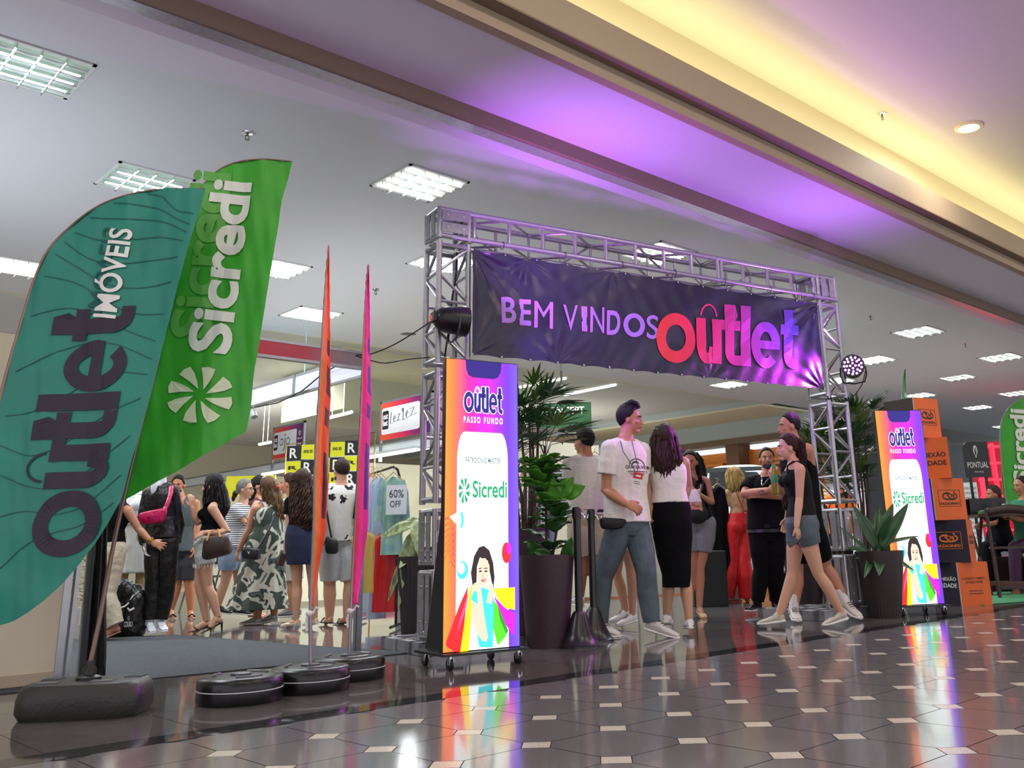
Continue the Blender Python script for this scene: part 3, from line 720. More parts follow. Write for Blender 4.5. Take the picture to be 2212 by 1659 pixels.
    b.build('screen', MS, t, M)
    b = MB(); f = .006
    b.box((-f, .001, -f), (W+f, .045, H+f)); b.build('cabinet', mat('black cabinet', '#17151c', .35), t, M, mods=[('bevel', .003)])
    # rear support legs and castor plate
    for x in (.03, W-.07):
        b = MB(); b.add([(x, .05, .0), (x, .33, 0), (x, .30, .08), (x, .10, .9), (x, .05, .95), (x+.03, .05, 0), (x+.03, .33, 0), (x+.03, .30, .08), (x+.03, .10, .9), (x+.03, .05, .95)], [(0, 1, 2, 3, 4), (9, 8, 7, 6, 5), (0, 5, 6, 1), (1, 6, 7, 2), (2, 7, 8, 3), (3, 8, 9, 4), (4, 9, 5, 0)])
        b.build('rear_brace', black, t, M)
    MB().box((-.03, -.07, -.02), (W+.03, .36, -.006)).build('base_plate', black, t, M)
    for x, y in ((.03, -.04), (W-.03, -.04), (.03, .32), (W-.03, .32)):
        c = MB().cyl((x, y, -.02), (x, y, -.036), .014).box((x-.014, y-.02, -.07), (x-.010, y+.02, -.03)).box((x+.010, y-.02, -.07), (x+.014, y+.02, -.03)).build('caster', chrome, t, M)
        MB().cyl((x-.011, y+.008, -.066), (x+.011, y+.008, -.066), .034, n=16).build('wheel', rub, c, M)
    return M, W
Zb = .1
LM, LW = led_poster('tall lit screen with the Sicredi advert in front of the left tower', (957,1410), (1122,1395), Zb, 1.81)
RM, RW = led_poster('tall lit screen with the Sicredi advert beyond the truss at the right', (1937,1307), (2040,1303), Zb, 1.81)
# ---------------------------------------------------------------- feather flags
def interp(P, t):
    n = len(P)-1; f = min(max(t, 0), 1)*n; i = min(int(f), n-1); k = f-i
    a, b_, c, d = P[max(i-1, 0)], P[i], P[i+1], P[min(i+2, n)]
    return tuple(.5*((2*b_[j])+(c[j]-a[j])*k+(2*a[j]-5*b_[j]+4*c[j]-d[j])*k*k+(3*b_[j]-a[j]-3*c[j]+d[j])*k**3) for j in range(2))
def feather(label, D, L, Rr, sag, mats, prints, pole, base_fn, group, tilt=0, wav=.55, nu=60, nv=120, colfn=None):
    """L and Rr: pole edge and free edge as photo pixels on an upright plane at distance D"""
    O = atD(1106, 1200, D); n = (AWAY*math.cos(tilt)+RIGHT*math.sin(tilt)); ex = Vector((n.y, -n.x, 0)); 
    if ex.dot(RIGHT) < 0: ex = -ex
    def loc(p):
        q = atplane(p[0], p[1], O, n); d = q-O; return d.dot(ex), q.z
    Ll = [loc(p) for p in L]; Rl = [loc(p) for p in Rr]
    def dis(x, z):
        return wav*(.012*math.sin(x*19+z*2.0)+.006*math.sin(x*37-z*5)+.004*math.sin(z*23+x*9)+.0025*math.sin(x*80+z*14))
    def W(x, z, h): return O*1+ex*x+n*(dis(x, z)-h)+Vector((0, 0, z-O.z))
    def fn(u, v):
        a = interp(Ll, v); c = interp(Rl, v); x = a[0]+(c[0]-a[0])*u; z = a[1]+(c[1]-a[1])*u
        sx, sz = loc((sag[0], sag[1])) if 0 else (0, 0)
        z += sag*4*u*(1-u)*(1-v)**3
        e = min(u, 1-u); z += .004*math.sin(v*150)*max(0, 1-e*14)
        return W(x, z, 0)
    t = thing('feather_flag', label, 'flag', base_fn[0], group)
    b = MB(); b.grid(fn, nu, nv, colfn or 0)
    for (sh, o, e1, e2, mi, h) in prints:
        if o is None: b.shape(sh, lambda x, y, hh: (lambda q: W(q[0], q[1], h))(loc((x, y))), mi); continue
        o_ = loc(o); A = loc((o[0]+e1[0], o[1]+e1[1])); B_ = loc((o[0]+e2[0], o[1]+e2[1]))
        a1 = (A[0]-o_[0], A[1]-o_[1]); a2 = (B_[0]-o_[0], B_[1]-o_[1])
        b.shape(sh, lambda x, y, hh: W(o_[0]+a1[0]*x+a2[0]*y, o_[1]+a1[1]*x+a2[1]*y, h), mi)
    b.build('sail', mats, t)
    PP = [W(*loc(p), 0) for p in pole[0]]; Q = []
    N = 60
    for k in range(N+1):
        f = k/N*(len(PP)-1); i = min(int(f), len(PP)-2); s_ = f-i
        a, b2, c, d = PP[max(i-1, 0)], PP[i], PP[i+1], PP[min(i+2, len(PP)-1)]
        Q.append(.5*((2*b2)+(c-a)*s_+(2*a-5*b2+4*c-d)*s_*s_+(3*b2-a-3*c+d)*s_**3))
    MB().tube(Q, [pole[1]*(1-.7*k/N) for k in range(N+1)], 10).build('pole', pole[2], t)
    return t, W, loc
cop = mat('copper grey pole', '#8d7468', .35, metal=.6)
alup = mat('grey alloy pole', '#8f8a8c', .35, metal=.6)
# rectangular weighted base under the green flag
G0 = fl(180, 1540); DG = Dof(G0)+.02
gb = back(182, 1556, .17)
def rect_base(t, c):
    c = Vector((c.x, c.y, 0)); ex = (RIGHT*.99+AWAY*.11).normalized(); ey = Vector((-ex.y, ex.x, 0)); M = frame(c, ex, ey)
    b = MB(); R = []
    prof = [(.93, 0), (1.0, .03), (1.0, .085), (.97, .125), (.90, .148), (.80, .153)]
    for s_, z in prof:
        ring = []
        for k in range(48):
            a = 2*math.pi*k/48; p = 4.5; cx = math.copysign(abs(math.cos(a))**(2/p), math.cos(a)); cy = math.copysign(abs(math.sin(a))**(2/p), math.sin(a))
            ring.append(Vector((cx*.275*s_-.0, cy*.175*s_, z)))
        R.append(ring)
    b.rings(R, 0); o = b.build('base', mat('charcoal moulded base', '#2d2b2a', .42, bump=(90, .15)), t, M)
    gmo = mat('grey moulding', '#5a5c5e', .4)
    for x in (-.22, .15):
        b = MB()
        for k in range(7): b.box((x+.012*k, .02, .152), (x+.006+.012*k, .10, .158))
        b.build('moulded_ribs', gmo, t, M)
    for x in (-.20, .04): MB().box((x, -.11, .150), (x+.10, -.05, .157)).build('raised_pad', gmo, t, M)
    MB().lathe((0, 0, 0), [(.055, .148), (.055, .165), (.03, .175), (.03, .20), (.018, .215), (.018, .235)], 20).build('pole_socket', black, t, M)
gpole = [(190,1462),(215,1340),(240,1200),(268,1076),(305,930),(345,770),(378,600),(405,470),(440,400),(490,357),(560,345),(628,348)]
gL = [(266,1083),(305,930),(345,770),(378,600),(405,470),(440,400),(490,357),(560,345),(629,348)]
gR = [(531,932),(541,880),(550,800),(562,735),(582,610),(600,500),(608,440),(622,385),(631,349)]
green = mat('green flag cloth', '#3cb024', .42, sheen=.2, noise=(3, .22), bump=(14, .25, (1, 1, .5)))
lgreen = mat('ghost print', '#62b04c', .5)
offw = mat('off white print', '#e6e8df', .5); fan2 = mat('pale fan print', '#dfe6c4', .5)
sic = text2d('Sicredi', .03, 30, .98)
fg, Wg, lg_ = feather('big green feather flag reading Sicredi in white, leaning at the left', DG, gL, gR, -.00, [green, lgreen, offw, fan2], [
    (sic, (455,735), (48,-360), (-92,-8), 1, .006), (sic, (498,768), (50,-372), (-94,-10), 2, .010), (FAN, (357,915), (146,4), (6,-126), 3, .008)],
    (gpole, .0125, cop), (Vector((gb.x, gb.y, 0)),), 'feather flags')
rect_base(fg, gb)
# teal flag, nearer
teal = mat('teal flag cloth', '#16907c', .42, sheen=.2, noise=(2.5, .25), bump=(12, .25, (1, 1, .4)))
aub = mat('aubergine print', '#2a1b33', .5); tl2 = mat('dark contour print', '#0c5a52', .5)
DT = DG-.35
tL = [(-52,1352),(-46,1250),(-36,1100),(-18,950),(8,820),(42,700),(72,610),(105,545),(150,490),(205,450),(262,425),(340,409),(442,408)]
tR = [(262,1084),(276,1030),(295,960),(317,880),(338,800),(358,725),(376,655),(392,595),(405,545),(418,500),(428,465),(437,435),(444,409)]
pr = [(OUTLET, (206,1200), (92,-542), (-193,8), 1, .007), (text2d('IMÓVEIS', .02, 24), (253,690), (37,-192), (-64,-6), 2, .010),
      (sh_map(text2d('IMÓVEIS', .01, 12), lambda x, y: (x, 1-y)), (228,680), (37,-185), (-42,-4), 3, .006)]
for k in range(14):
    v = .06+.062*k; P = []
    for u in (.06, .28, .5, .72, .94):
        a, c = interp(tL, v+.03*math.sin(u*5+k)), interp(tR, v+.03*math.sin(u*5+k)); P.append((a[0]+(c[0]-a[0])*u, a[1]+(c[1]-a[1])*u+(6*4*u*(1-u))))
    Q = [interp(P, i/16) for i in range(17)]
    pr.append((sh_line(Q, 2.0), None, None, None, 3, .004))
ft, _, _ = feather('teal feather flag reading outlet IMÓVEIS, nearest at the left edge', DT, tL, tR, -.16, [teal, aub, white_p, tl2], pr,
    ([(-230,1640),(-150,1500),(-80,1360)]+tL[1:], .0125, cop), (fl(-235, 1650, 0)-AWAY*.0,), 'feather flags')
def disc_base(t, c, r=.205, pole=True):
    c = Vector((c.x, c.y, 0))
    b = MB(); b.lathe(c, [(r-.006, 0), (r, .012), (r, .058), (r-.003, .060)], 48); b.lathe(c, [(r-.003, .063), (r, .066), (r, .105), (r-.012, .118), (r-.05, .122), (.001, .124)], 48)
    b.build('base', mat('black moulded base', '#121114', .3), t)
    MB().lathe(c, [(r-.0025, .0585), (r+.0015, .060), (r+.0015, .0635), (r-.0025, .0650)], 48, cap=False).build('seam_trim', mat('pale seam', '#cfcfd2', .4), t)
    b = MB()
    for k in range(3):
        a = 2*math.pi*k/3+.4
        b.tube([c+Vector(((r-.07)*math.cos(a+s_), (r-.07)*math.sin(a+s_), .122)) for s_ in (-.5, -.25, 0, .25, .5)], (.028), 8, asp=.25, ax=(0, 0, 1)) if 0 else b.tube([c+Vector(((r-.075)*math.cos(a+s_), (r-.075)*math.sin(a+s_), .121)) for s_ in (-.5, -.25, 0, .25, .5)], .011, 8)
    b.lathe(c, [(.05, .12), (.05, .132), (.02, .136)], 20)
    b.build('top_ridges', mat('grey base top', '#4f4f55', .32), t)
tb = fl(-240, 1655); disc_base(ft, Vector((tb.x, tb.y, 0)))
B1 = fl(515, 1500); B2 = fl(670, 1472); B3 = fl(752, 1446)
c1 = back(516, 1528, .205); c2 = back(668, 1503, .205); c3 = back(752, 1476, .215)
t = thing('flag_base', 'empty round black flag base without a pole, left of the other round bases', 'flag base', Vector((c1.x, c1.y, 0))); disc_base(t, c1)
def edge_flag(label, c, pts, wpx, cols, w, ang, print_m, base=True, polec=alup, tie=True, polebot=None):
    """feather flag seen nearly edge on. pts: photo pixels of the left outline bottom to top; wpx: apparent widths"""
    D = Dof(c); t = thing('feather_flag', label, 'flag', Vector((c.x, c.y, 0)), 'feather flags')
    n = len(pts)-1
    L3 = [atD(p[0], p[1], D) for p in pts]
    vd = Vector((c.x, c.y, 0)).normalized()
    def fn(u, v):
        f = v*n; i = min(int(f), n-1); k = f-i; A = L3[i]*(1-k)+L3[i+1]*k; wp = 1.2*(wpx[i]*(1-k)+wpx[i+1]*k)
        hw = wp/F*D; deep = w*min(1, (1-v)*3.2)*min(1, .25+v*5)
        dr = Vector((A.x, A.y, A.z-HC)).normalized(); dr.z *= .0; dr.normalize()
        return A+RIGHT*(hw*(u if u < .55 else .55+(u-.55)*1.0))+dr*(deep*u)+RIGHT*(.0018*math.sin(v*140+u*6)*(1 if u < .5 else .5))+dr*.03*math.sin(u*9+v*11)
    b = MB(); b.grid(fn, 22, 110, lambda u, v: 0 if u < .42 else (2 if (math.sin(v*40)*math.sin(v*17+1) > -.15 and .25 < v < .78 and .60 < u < .90) else 1))
    b.build('sail', cols+[print_m], t, mods=[('solid', .002)])
    top = L3[-1]; pb = atD(*polebot, D) if polebot else Vector((c.x, c.y, .12))
    Q = [Vector((c.x, c.y, .10)), L3[0]+RIGHT*.004]+[fn(.0, v)+RIGHT*.004 for v in [i/12 for i in range(1, 13)]]
    MB().tube(Q, [.011, .010]+[.008-.006*i/12 for i in range(12)], 8).build('pole', polec, t)
    if base: disc_base(t, c)
    if tie:
        q = L3[0]; b = MB()
        b.ell(q+Vector((0, 0, -.03)), (.022, .02, .018), nu=9, nv=6); b.tube([q+RIGHT*.02+Vector((0, 0, -.03)), q+RIGHT*.035+Vector((0, 0, -.0)), q+RIGHT*.05+Vector((0, 0, -.01))], .006, 6); b.tube([q+Vector((0, 0, -.03)), q-RIGHT*.01+Vector((0, 0, -.07)), q-RIGHT*.004+Vector((0, 0, -.12))], (.014), 6, asp=.3)
        b.build('tie', mat('white tie cloth', '#e8e4e6', .7), t)
    return t
og = ramp_mat('orange flag gradient', [(0, '#ff8a10'), (1, '#ff5a14')], 'Z', 0, 2.9, .45)
edge_flag('orange feather flag seen edge on, on the middle round base', c2, [(669,1312),(672,1240),(676,1150),(677,1030),(682,920),(689,820),(694,740),(698,660),(703,590),(708,534)], [7,12,24,30,27,25,20,15,9,3],
          [mat('orange sleeve', '#ff8c1c', .6, bump=(40, .15)), mat('red orange cloth', '#ff6418', .6, bump=(30, .15))], .55, 0, mat('dark plum print', '#3a1230', .5))
edge_flag('pink feather flag seen edge on, on the rear round base', c3, [(757,1308),(760,1240),(766,1130),(771,1010),(777,900),(780,820),(784,740),(787,660),(790,610),(794,574)], [12,18,26,24,22,22,16,12,8,3],
          [mat('crimson sleeve', '#f81e50', .6, bump=(40, .15)), mat('magenta cloth', '#fb2a96', .6, bump=(30, .15))], .55, 0, mat('violet print', '#5a1a8c', .5))
# right hand flags
green2 = mat('right green cloth', '#3cb024', .45, noise=(3, .25), bump=(12, .3))
rg = fl(2215, 1300); DRG = 13.2
gp = atD(2235, 1290, DRG)
feather('green feather flag with white Sicredi lettering at the right edge', DRG, [(2176,1112),(2166,1060),(2162,1000),(2160,950),(2162,915),(2172,890),(2192,870),(2225,856),(2260,852)], [(2260,1090),(2266,1040),(2268,1000),(2270,960),(2270,930),(2270,900),(2268,880),(2266,866),(2262,852)], 0,
    [green2, offw, fan2], [(text2d('Sicredi', .03, 8), (2222,1045), (-10,-160), (-34,-3), 1, .02), (FAN, (2187,1070), (44,0), (0,-44), 2, .02)],
    ([(2180,1290),(2177,1200),(2176,1112),(2164,1000),(2160,950),(2162,915),(2172,890),(2192,870),(2225,856)], .012, alup), (Vector((gp.x, gp.y, 0)),), 'feather flags')
cth = atD(1953, 1300, 13.5); cth = Vector((cth.x, cth.y, 0))
edge_flag('thin green feather flag seen edge on behind the second lit screen', cth, [(1947,1150),(1947,1000),(1948,950),(1948,890),(1948,850),(1950,820),(1954,798)], [8,9,9,9,8,5,2],
          [mat('green sleeve', '#2c9a22', .5), mat('green cloth', '#3aa82c', .5)], .5, 0, offw, tie=False)
# ---------------------------------------------------------------- carton stack
orange_c = mat('orange carton', '#e8691c', .5, noise=(4, .12)); navy_c = mat('dark navy carton', '#211b2c', .5); brown_c = mat('dark brown carton', '#3b302c', .5); blk_p = mat('black print', '#1a1416', .5)
def carton(label, px, py, D, w, h, yaw, mf, ms, texts, pk=None, zoff=None):
    c = atD(px, py, D); z0 = c.z if zoff is None else zoff
    n = -(AWAY*math.cos(yaw)+RIGHT*math.sin(yaw)); ex = Vector((-n.y, n.x, 0)); ey = -n
    M = frame((c.x-ex.x*w/2, c.y-ex.y*w/2, z0), ex, ey)
    t = thing('carton', label, 'box', (c.x, c.y, z0), 'stacked cartons')
    b = MB(); b.add([(0, 0, 0), (w, 0, 0), (w, 0, h), (0, 0, h), (0, w, 0), (w, w, 0), (w, w, h), (0, w, h)], [(0, 1, 2, 3)], 0); 
    V = [(0, 0, 0), (w, 0, 0), (w, 0, h), (0, 0, h), (0, w, 0), (w, w, 0), (w, w, h), (0, w, h)]
    b.add(V, [(1, 5, 6, 2), (4, 0, 3, 7)], 1); b.add(V, [(5, 4, 7, 6), (3, 2, 6, 7), (1, 0, 4, 5)], 0)
    for (sh, x0, z0_, x1, z1, mi, side) in texts:
        if side == 0: b.shape(sh_fit(sh, x0*w, z0_*h, x1*w, z1*h), lambda x, y, hh: (x, -.002, y), mi)
        elif side == 1: b.shape(sh_fit(sh, x0*w, z0_*h, x1*w, z1*h), lambda x, y, hh: (w+.002, x, y), mi)
        else: b.shape(sh_fit(sh, x0*w, z0_*h, x1*w, z1*h), lambda x, y, hh: (-.002, w-x, y), mi)
    b.build('case', [mf, ms, blk_p, offw, mat('orange print', '#e8762c', .5), mat('magenta print', '#ff3ab0', .4)], t, M)
    b = MB(); b.box((-.003, -.003, 0), (.004, .004, h)); b.build('edge_tape', mat('pale edge', '#b9b2b4', .5), t, M)
    return z0+h
def raz(mi, x0=.16, z0=.32, x1=.84, z1=.72):
    def f(x, y): return (x0+(x1-x0)*x, z0+(z1-z0)*y)
    out = []
    fr = sh_add(sh_rect(0, 0, 1, .025), sh_rect(0, .975, 1, 1), sh_rect(0, 0, .02, 1), sh_rect(.98, 0, 1, 1))
    sw = sh_add(sh_arc(.42, .62, .24, .24, .05, .10, 70, 300, 20), sh_arc(.62, .62, .26, .24, .05, .10, -110, 60, 20), sh_arc(.52, .66, .14, .12, .05, .05, -60, 180, 12), sh_line([(.42, .72), (.5, .56), (.6, .40)], .06), sh_disc(.74, .88, .04, .055, 10), sh_line([(.70, .74), (.70, .50)], .05))
    for s_ in (fr, sw, sh_fit(text2d('RAZAOINFO', .03), .06, .10, .94, .26)): out.append((sh_map(s_, f), 0, 0, 1, 1, mi, 0))
    return out
Dc = Dof(fl(2090, 1309)); zz = 0
cc = [('orange carton at the bottom of the stack reading A INTERNET NÚMERO 1', 2097, -.36, orange_c, navy_c, [(text2d('A INTERNET NÚMERO 1', .012), .12, .60, .88, .66, 2, 0), (text2d('DE PASSO FUNDO', .012), .22, .51, .78, .57, 2, 0), (sh_rect(0, 0, 1, 1), .28, .33, .75, .345, 2, 0), (sh_rect(0, 0, 1, 1), .28, .27, .75, .285, 2, 0), (text2d('CONEXÃO', .02), .1, .58, .92, .68, 3, 2), (text2d('VERDADE', .02), .1, .42, .92, .52, 3, 2)]),
      ('navy carton with RAZAOINFO frame, second from the floor in the stack', 2052, .52, navy_c, orange_c, raz(4)+[(text2d('CONEXÃO', .02), .15, .55, .85, .64, 2, 1), (text2d('VERDADE', .02), .15, .42, .85, .51, 2, 1)]),
      ('orange carton with RAZAOINFO frame in the middle of the stack', 2067, -.30, orange_c, navy_c, raz(2)),
      ('orange carton reading CONEXÃO VERDADE, second from the top of the stack', 2034, .42, orange_c, brown_c, [(text2d('CONEXÃO', .02), .08, .52, .92, .66, 2, 0), (text2d('VERDADE', .02), .12, .32, .92, .44, 2, 0)]),
      ('orange carton with RAZAOINFO frame on top of the stack', 2041, -.55, orange_c, brown_c, raz(2))]
for k, (lb, px, yaw, mf, ms, tx) in enumerate(cc):
    # rest each on the one below
    zz = carton(lb, px, 1200, Dc, .405, .437, yaw, mf, ms, tx, zoff=zz)
# ---------------------------------------------------------------- black signboard, glasses display, table, chairs at the right edge
D = 13.2; c = atD(2110, 1035, D); n = -AWAY; w = .30; b = MB(); M = frame(atD(2085, 1032, D), (atD(2137, 1032, D)-atD(2085, 1032, D)).normalized()*1+Vector((0, 0, 0)), AWAY, (0, 0, 1))
M = frame(atD(2087, 1032, D), RIGHT, AWAY)
t = thing('signboard', 'black rounded signboard reading PONTUAL PRIME beside the carton stack', 'sign', (c.x, c.y, 0))
sw_, sh_ = .345, .49
P = [(0, 0), (sw_, 0), (sw_, sh_)]+[(.09-.09*math.sin(a), sh_-.09+.09*math.cos(a)) for a in [math.pi/2*i/6 for i in range(7)]]
b.prism(P, lambda x, y, h: (x, -h, y), .03, 0); f = lambda x, y, h: (x, -.033, y)
b.shape(sh_fit(text2d('PONTUAL', .005), .03, .13, .32, .21), f, 1); b.shape(sh_fit(text2d('PRIME', .0, 0, 1.5), .12, .06, .24, .085), f, 1)
b.shape(sh_fit(sh_add(sh_arc(.5, .6, .42, .4, .12, .1, -60, 240), sh_line([(.5, 0), (.25, .4), (.5, .95)], .09), sh_line([(.5, 0), (.75, .4), (.5, .95)], .09)), .13, .27, .20, .44), f, 1)
b.build('board', [mat('matt black board', '#1c1e20', .4), offw], t, M)
MB().box((.05, .0, -M[2][3]), (.08, .03, .02)).box((.27, .0, -M[2][3]), (.30, .03, .02)).build('post', black, t, M)
gm = frame(atD(2094, 1172, 13.8), RIGHT, AWAY); zb = gm[2][3]
t = thing('eyewear_display', 'white eyewear display stand with rows of glasses under the black sign', 'display', gm.translation)
MB().box((0, 0, -zb), (.22, .06, .84)).build('panel', mat('white display', '#dfe4e4', .4, emit='#dfe6e6', es=.25), t, gm)
b = MB()
for k in range(11):
    z = .06+k*.07
    for x in (.03, .12):
        b.tube([(x+.018*math.cos(a)+.018, -.012, z+.012*math.sin(a)) for a in [2*math.pi*i/10 for i in range(10)]], .003, 5, close=True)
        b.tube([(x+.018*math.cos(a)+.058, -.012, z+.012*math.sin(a)) for a in [2*math.pi*i/10 for i in range(10)]], .003, 5, close=True)
o = b.build('eyeglasses', black, t, gm); o['kind'] = 'stuff'
wood = mat('dark stained wood', '#3a2620', .4, noise=(8, .3, None, (1, 1, 6)))
wood2 = mat('red brown wood', '#6b3a28', .45, noise=(8, .3, None, (1, 1, 6)))
def folding_chair(label, px, D, flip=1):
    c = atD(px, 1200, D); M = frame((c.x, c.y, 0), (RIGHT*.95-AWAY*.3).normalized(), (AWAY*.95+RIGHT*.3).normalized())
    t = thing('folding_chair', label, 'chair', (c.x, c.y, 0))
    for x in (0, .42):
        MB().tube([(x, .0, 0), (x-.01, .02, .5), (x-.02, .03, 1.02)], .020, 8, asp=.7).build('back_leg', wood, t, M)
        MB().tube([(x+.02, .40, 0), (x+.02, .12, .48), (x+.02, .05, .62)], .018, 8).build('front_leg', wood, t, M)
    MB().box((-.01, .02, .55), (.45, .42, .575)).build('seat', wood, t, M)
    b = MB(); b.grid(lambda u, v: Vector((-.02+.46*u, .03, .92+.10*v+.03*math.sin(math.pi*u))), 10, 2); b.build('top_rail', wood, t, M, mods=[('solid', .025)])
    MB().box((0, .02, .10), (.44, .05, .14)).build('stretcher', wood, t, M); MB().box((0, .36, .12), (.44, .39, .16)).build('stretcher', wood2, t, M)
folding_chair('dark wooden folding bistro chair at the right edge in front of the table', 2148, 11.3)
c = atD(2165, 1290, 12.0); M = frame((c.x, c.y, 0), RIGHT, AWAY)
t = thing('bistro_table', 'small dark wooden table with cups on it at the right edge', 'table', (c.x, c.y, 0))
MB().box((-.28, -.3, .93), (.45, .35, .96)).build('table_top', wood, t, M)
for x in (-.2, .38): MB().tube([(x, -.2, 0), (x, .25, .93)], .02, 8).build('leg', wood, t, M); MB().tube([(x, .25, 0), (x, -.2, .93)], .02, 8).build('leg', wood, t, M)
MB().box((-.2, -.1, .12), (.4, .1, .16)).build('shelf', wood2, t, M)
for k, (x, y, r, h, cm, lb) in enumerate(((.02, -.1, .025, .15, '#2a2326', 'dark drink bottle in the middle of the small table'), (.13, -.12, .03, .12, '#d8d4cc', 'white cup on the small table'), (.22, -.05, .028, .14, '#3c8a4a', 'green drink can on the small table'), (-.1, -.1, .09, .05, '#3b6e36', 'green napkin box at the left of the small table'))):
    o = MB().lathe((0, 0, 0), [(r*.9, 0), (r, h*.1), (r, h*.75), (r*.6, h)], 14).build('table_item' if k == 3 else ('drink_bottle', 'paper_cup', 'drink_can')[k], mat('item%d' % k, cm, .3), None, M @ Matrix.Translation((x, y, .962)))
    tag(o, lb, ('bottle', 'cup', 'can', 'box')[k])
o = MB().box((-.2, -.05, 0), (.25, -.04, .19)).box((-.2, .08, 0), (.25, .09, .19)).box((-.2, -.05, .19), (.25, .09, .20)).build('menu_box', mat('black menu box', '#15161a', .4), None, M @ Matrix.Translation((-.02, .1, .962)))
tag(o, 'black menu holder box on the small table in front of the seated woman', 'box')
# red lit frame shop and green mat at the right
t = thing('red_shelving', 'red lit shop shelving far behind at the right edge', 'shelving', atD(2150, 1290, 22))
M = frame(atD(2130, 1100, 22), RIGHT, AWAY); red_e = mat('red lit shelf', '#e0304a', .5, emit='#ff3a52', es=.9)
MB().box((-.1, .2, -.6), (1.2, .25, 1.55)).build('back', mat('dark red back', '#7a1a28', .5, emit='#b02038', es=.4), t, M)
for k in range(6): MB().box((0, 0, -.5+k*.38), (1.1, .2, -.45+k*.38)).build('shelf', red_e, t, M)
for k in range(4): MB().box((.02+k*.33, 0, -.6), (.06+k*.33, .2, 1.5)).build('upright', red_e, t, M)
q = [fl(2120, 1308), fl(2230, 1300), fl(2230, 1275), fl(2110, 1283)]
o = MB().add([(p.x, p.y, .004) for p in q]+[(p.x, p.y, .012) for p in q], [(3, 2, 1, 0), (4, 5, 6, 7), (0, 1, 5, 4), (1, 2, 6, 5), (2, 3, 7, 6), (3, 0, 4, 7)]).build('green_mat', mat('green mat', '#3f8a5c', .8)); tag(o, 'green floor mat under the bistro chair at the right', 'mat')
# ---------------------------------------------------------------- stanchions, planters
def stanchion(label, px, py):
    c = back(px, py, .15); t = thing('stanchion', label, 'barrier post', c, 'black queue barrier posts')
    MB().lathe(c, [(.155, 0), (.155, .012), (.14, .02), (.10, .09), (.055, .22), (.038, .245), (.001, .246)], 32).build('base', mat('black cone base', '#232126', .3), t)
    MB().cyl(c+Vector((0, 0, .24)), c+Vector((0, 0, .93)), .0275, n=20).build('post', mat('black post', '#17161b', .3), t)
    b = MB(); b.lathe(c, [(.034, .90), (.034, .97), (.028, .985), (.001, .987)], 20); b.build('cap', black, t)
    b = MB(); b.tube([c+RIGHT*.03+Vector((0, 0, .94)), c+RIGHT*.05+Vector((0, 0, .93)), c+RIGHT*.06+Vector((0, 0, .90)), c+RIGHT*.08+Vector((0, 0, .90)), c+RIGHT*.085+Vector((0, 0, .93))], .005, 6); b.build('hook', chrome, t)
stanchion('black barrier post in front, right of the large planter', 1253, 1402)
stanchion('black barrier post just behind the front one', 1284, 1388)
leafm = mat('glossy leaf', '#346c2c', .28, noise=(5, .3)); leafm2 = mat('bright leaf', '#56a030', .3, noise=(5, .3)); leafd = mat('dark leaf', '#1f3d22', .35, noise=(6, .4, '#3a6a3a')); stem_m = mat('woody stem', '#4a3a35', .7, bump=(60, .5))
leafv = mat('variegated leaf', '#2b4a30', .35, noise=(14, .6, '#b9c98a', (3, 3, 1)))
def leaf(b, base, tip, w, up, mi=0, n=8, droop=0., fold=.25, wave=0.):
    base = Vector(base); tip = Vector(tip); d = tip-base; L_ = d.length; d.normalize(); s_ = d.cross(Vector(up)); s_.normalize(); nn = s_.cross(d)
    def fn(u, v):
        ww = w*math.sin(math.pi*min(1, v**.75*.97+.03))**.8; x = (u-.5)*2
        return base+d*(L_*v)+s_*(ww*x)+nn*(abs(x)*ww*fold-droop*v*v*L_+wave*math.sin(v*14+x*2)*abs(x)*ww)+nn*droop*L_*.3*v
    b.grid(fn, 4, n, mi)
def planter(t, c, r1, r2, h, m, rib=0, n=40, sqp=None):
    MB().lathe(c, [(r1, 0), (r1+(r2-r1)*.35, h*.35), (r2, h*.97), (r2, h), (r2-.03, h), (r2-.035, h-.04), (.001, h-.04)], n, rib=rib).build('pot', m, t)
    MB().lathe(c, [(r2-.04, h-.045), (.001, h-.03)], 20).build('soil', mat('soil', '#2c211c', .9, bump=(80, .6)), t)
pot_m = mat('dark plum pot', '#3a2730', .55, bump=(60, .1)); ribp = mat('ribbed dark brown pot', '#2a2022', .5)
# fiddle leaf fig in the tapered pot
c = back(1184, 1402, .16)
t = thing('potted_fig', 'broad leaved fig in a tapered dark plum planter beside the lit screen', 'plant', c)
planter(t, c, .155, .205, .645, pot_m)
b = MB(); b2 = MB(); rnd = random.Random(3)
for (dx, hh) in ((.0, 1.25), (.10, 1.18), (-.06, .75)): b2.tube([c+RIGHT*dx*.4+Vector((0, 0, .6)), c+RIGHT*dx+AWAY*.02+Vector((0, 0, .6+(hh-.6)*.6)), c+RIGHT*(dx*1.1)+Vector((0, 0, hh))], .010, 6)
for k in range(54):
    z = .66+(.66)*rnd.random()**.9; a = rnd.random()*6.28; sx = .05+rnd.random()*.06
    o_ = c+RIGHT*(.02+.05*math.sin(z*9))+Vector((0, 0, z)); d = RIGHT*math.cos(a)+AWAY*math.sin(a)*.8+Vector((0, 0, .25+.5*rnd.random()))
    leaf(b, o_+d*.02, o_+d.normalized()*(.19+.07*rnd.random()), .072+.028*rnd.random(), (0, 0, 1), 1 if z > .95 and rnd.random() < .6 else 0, droop=.25, wave=.2)
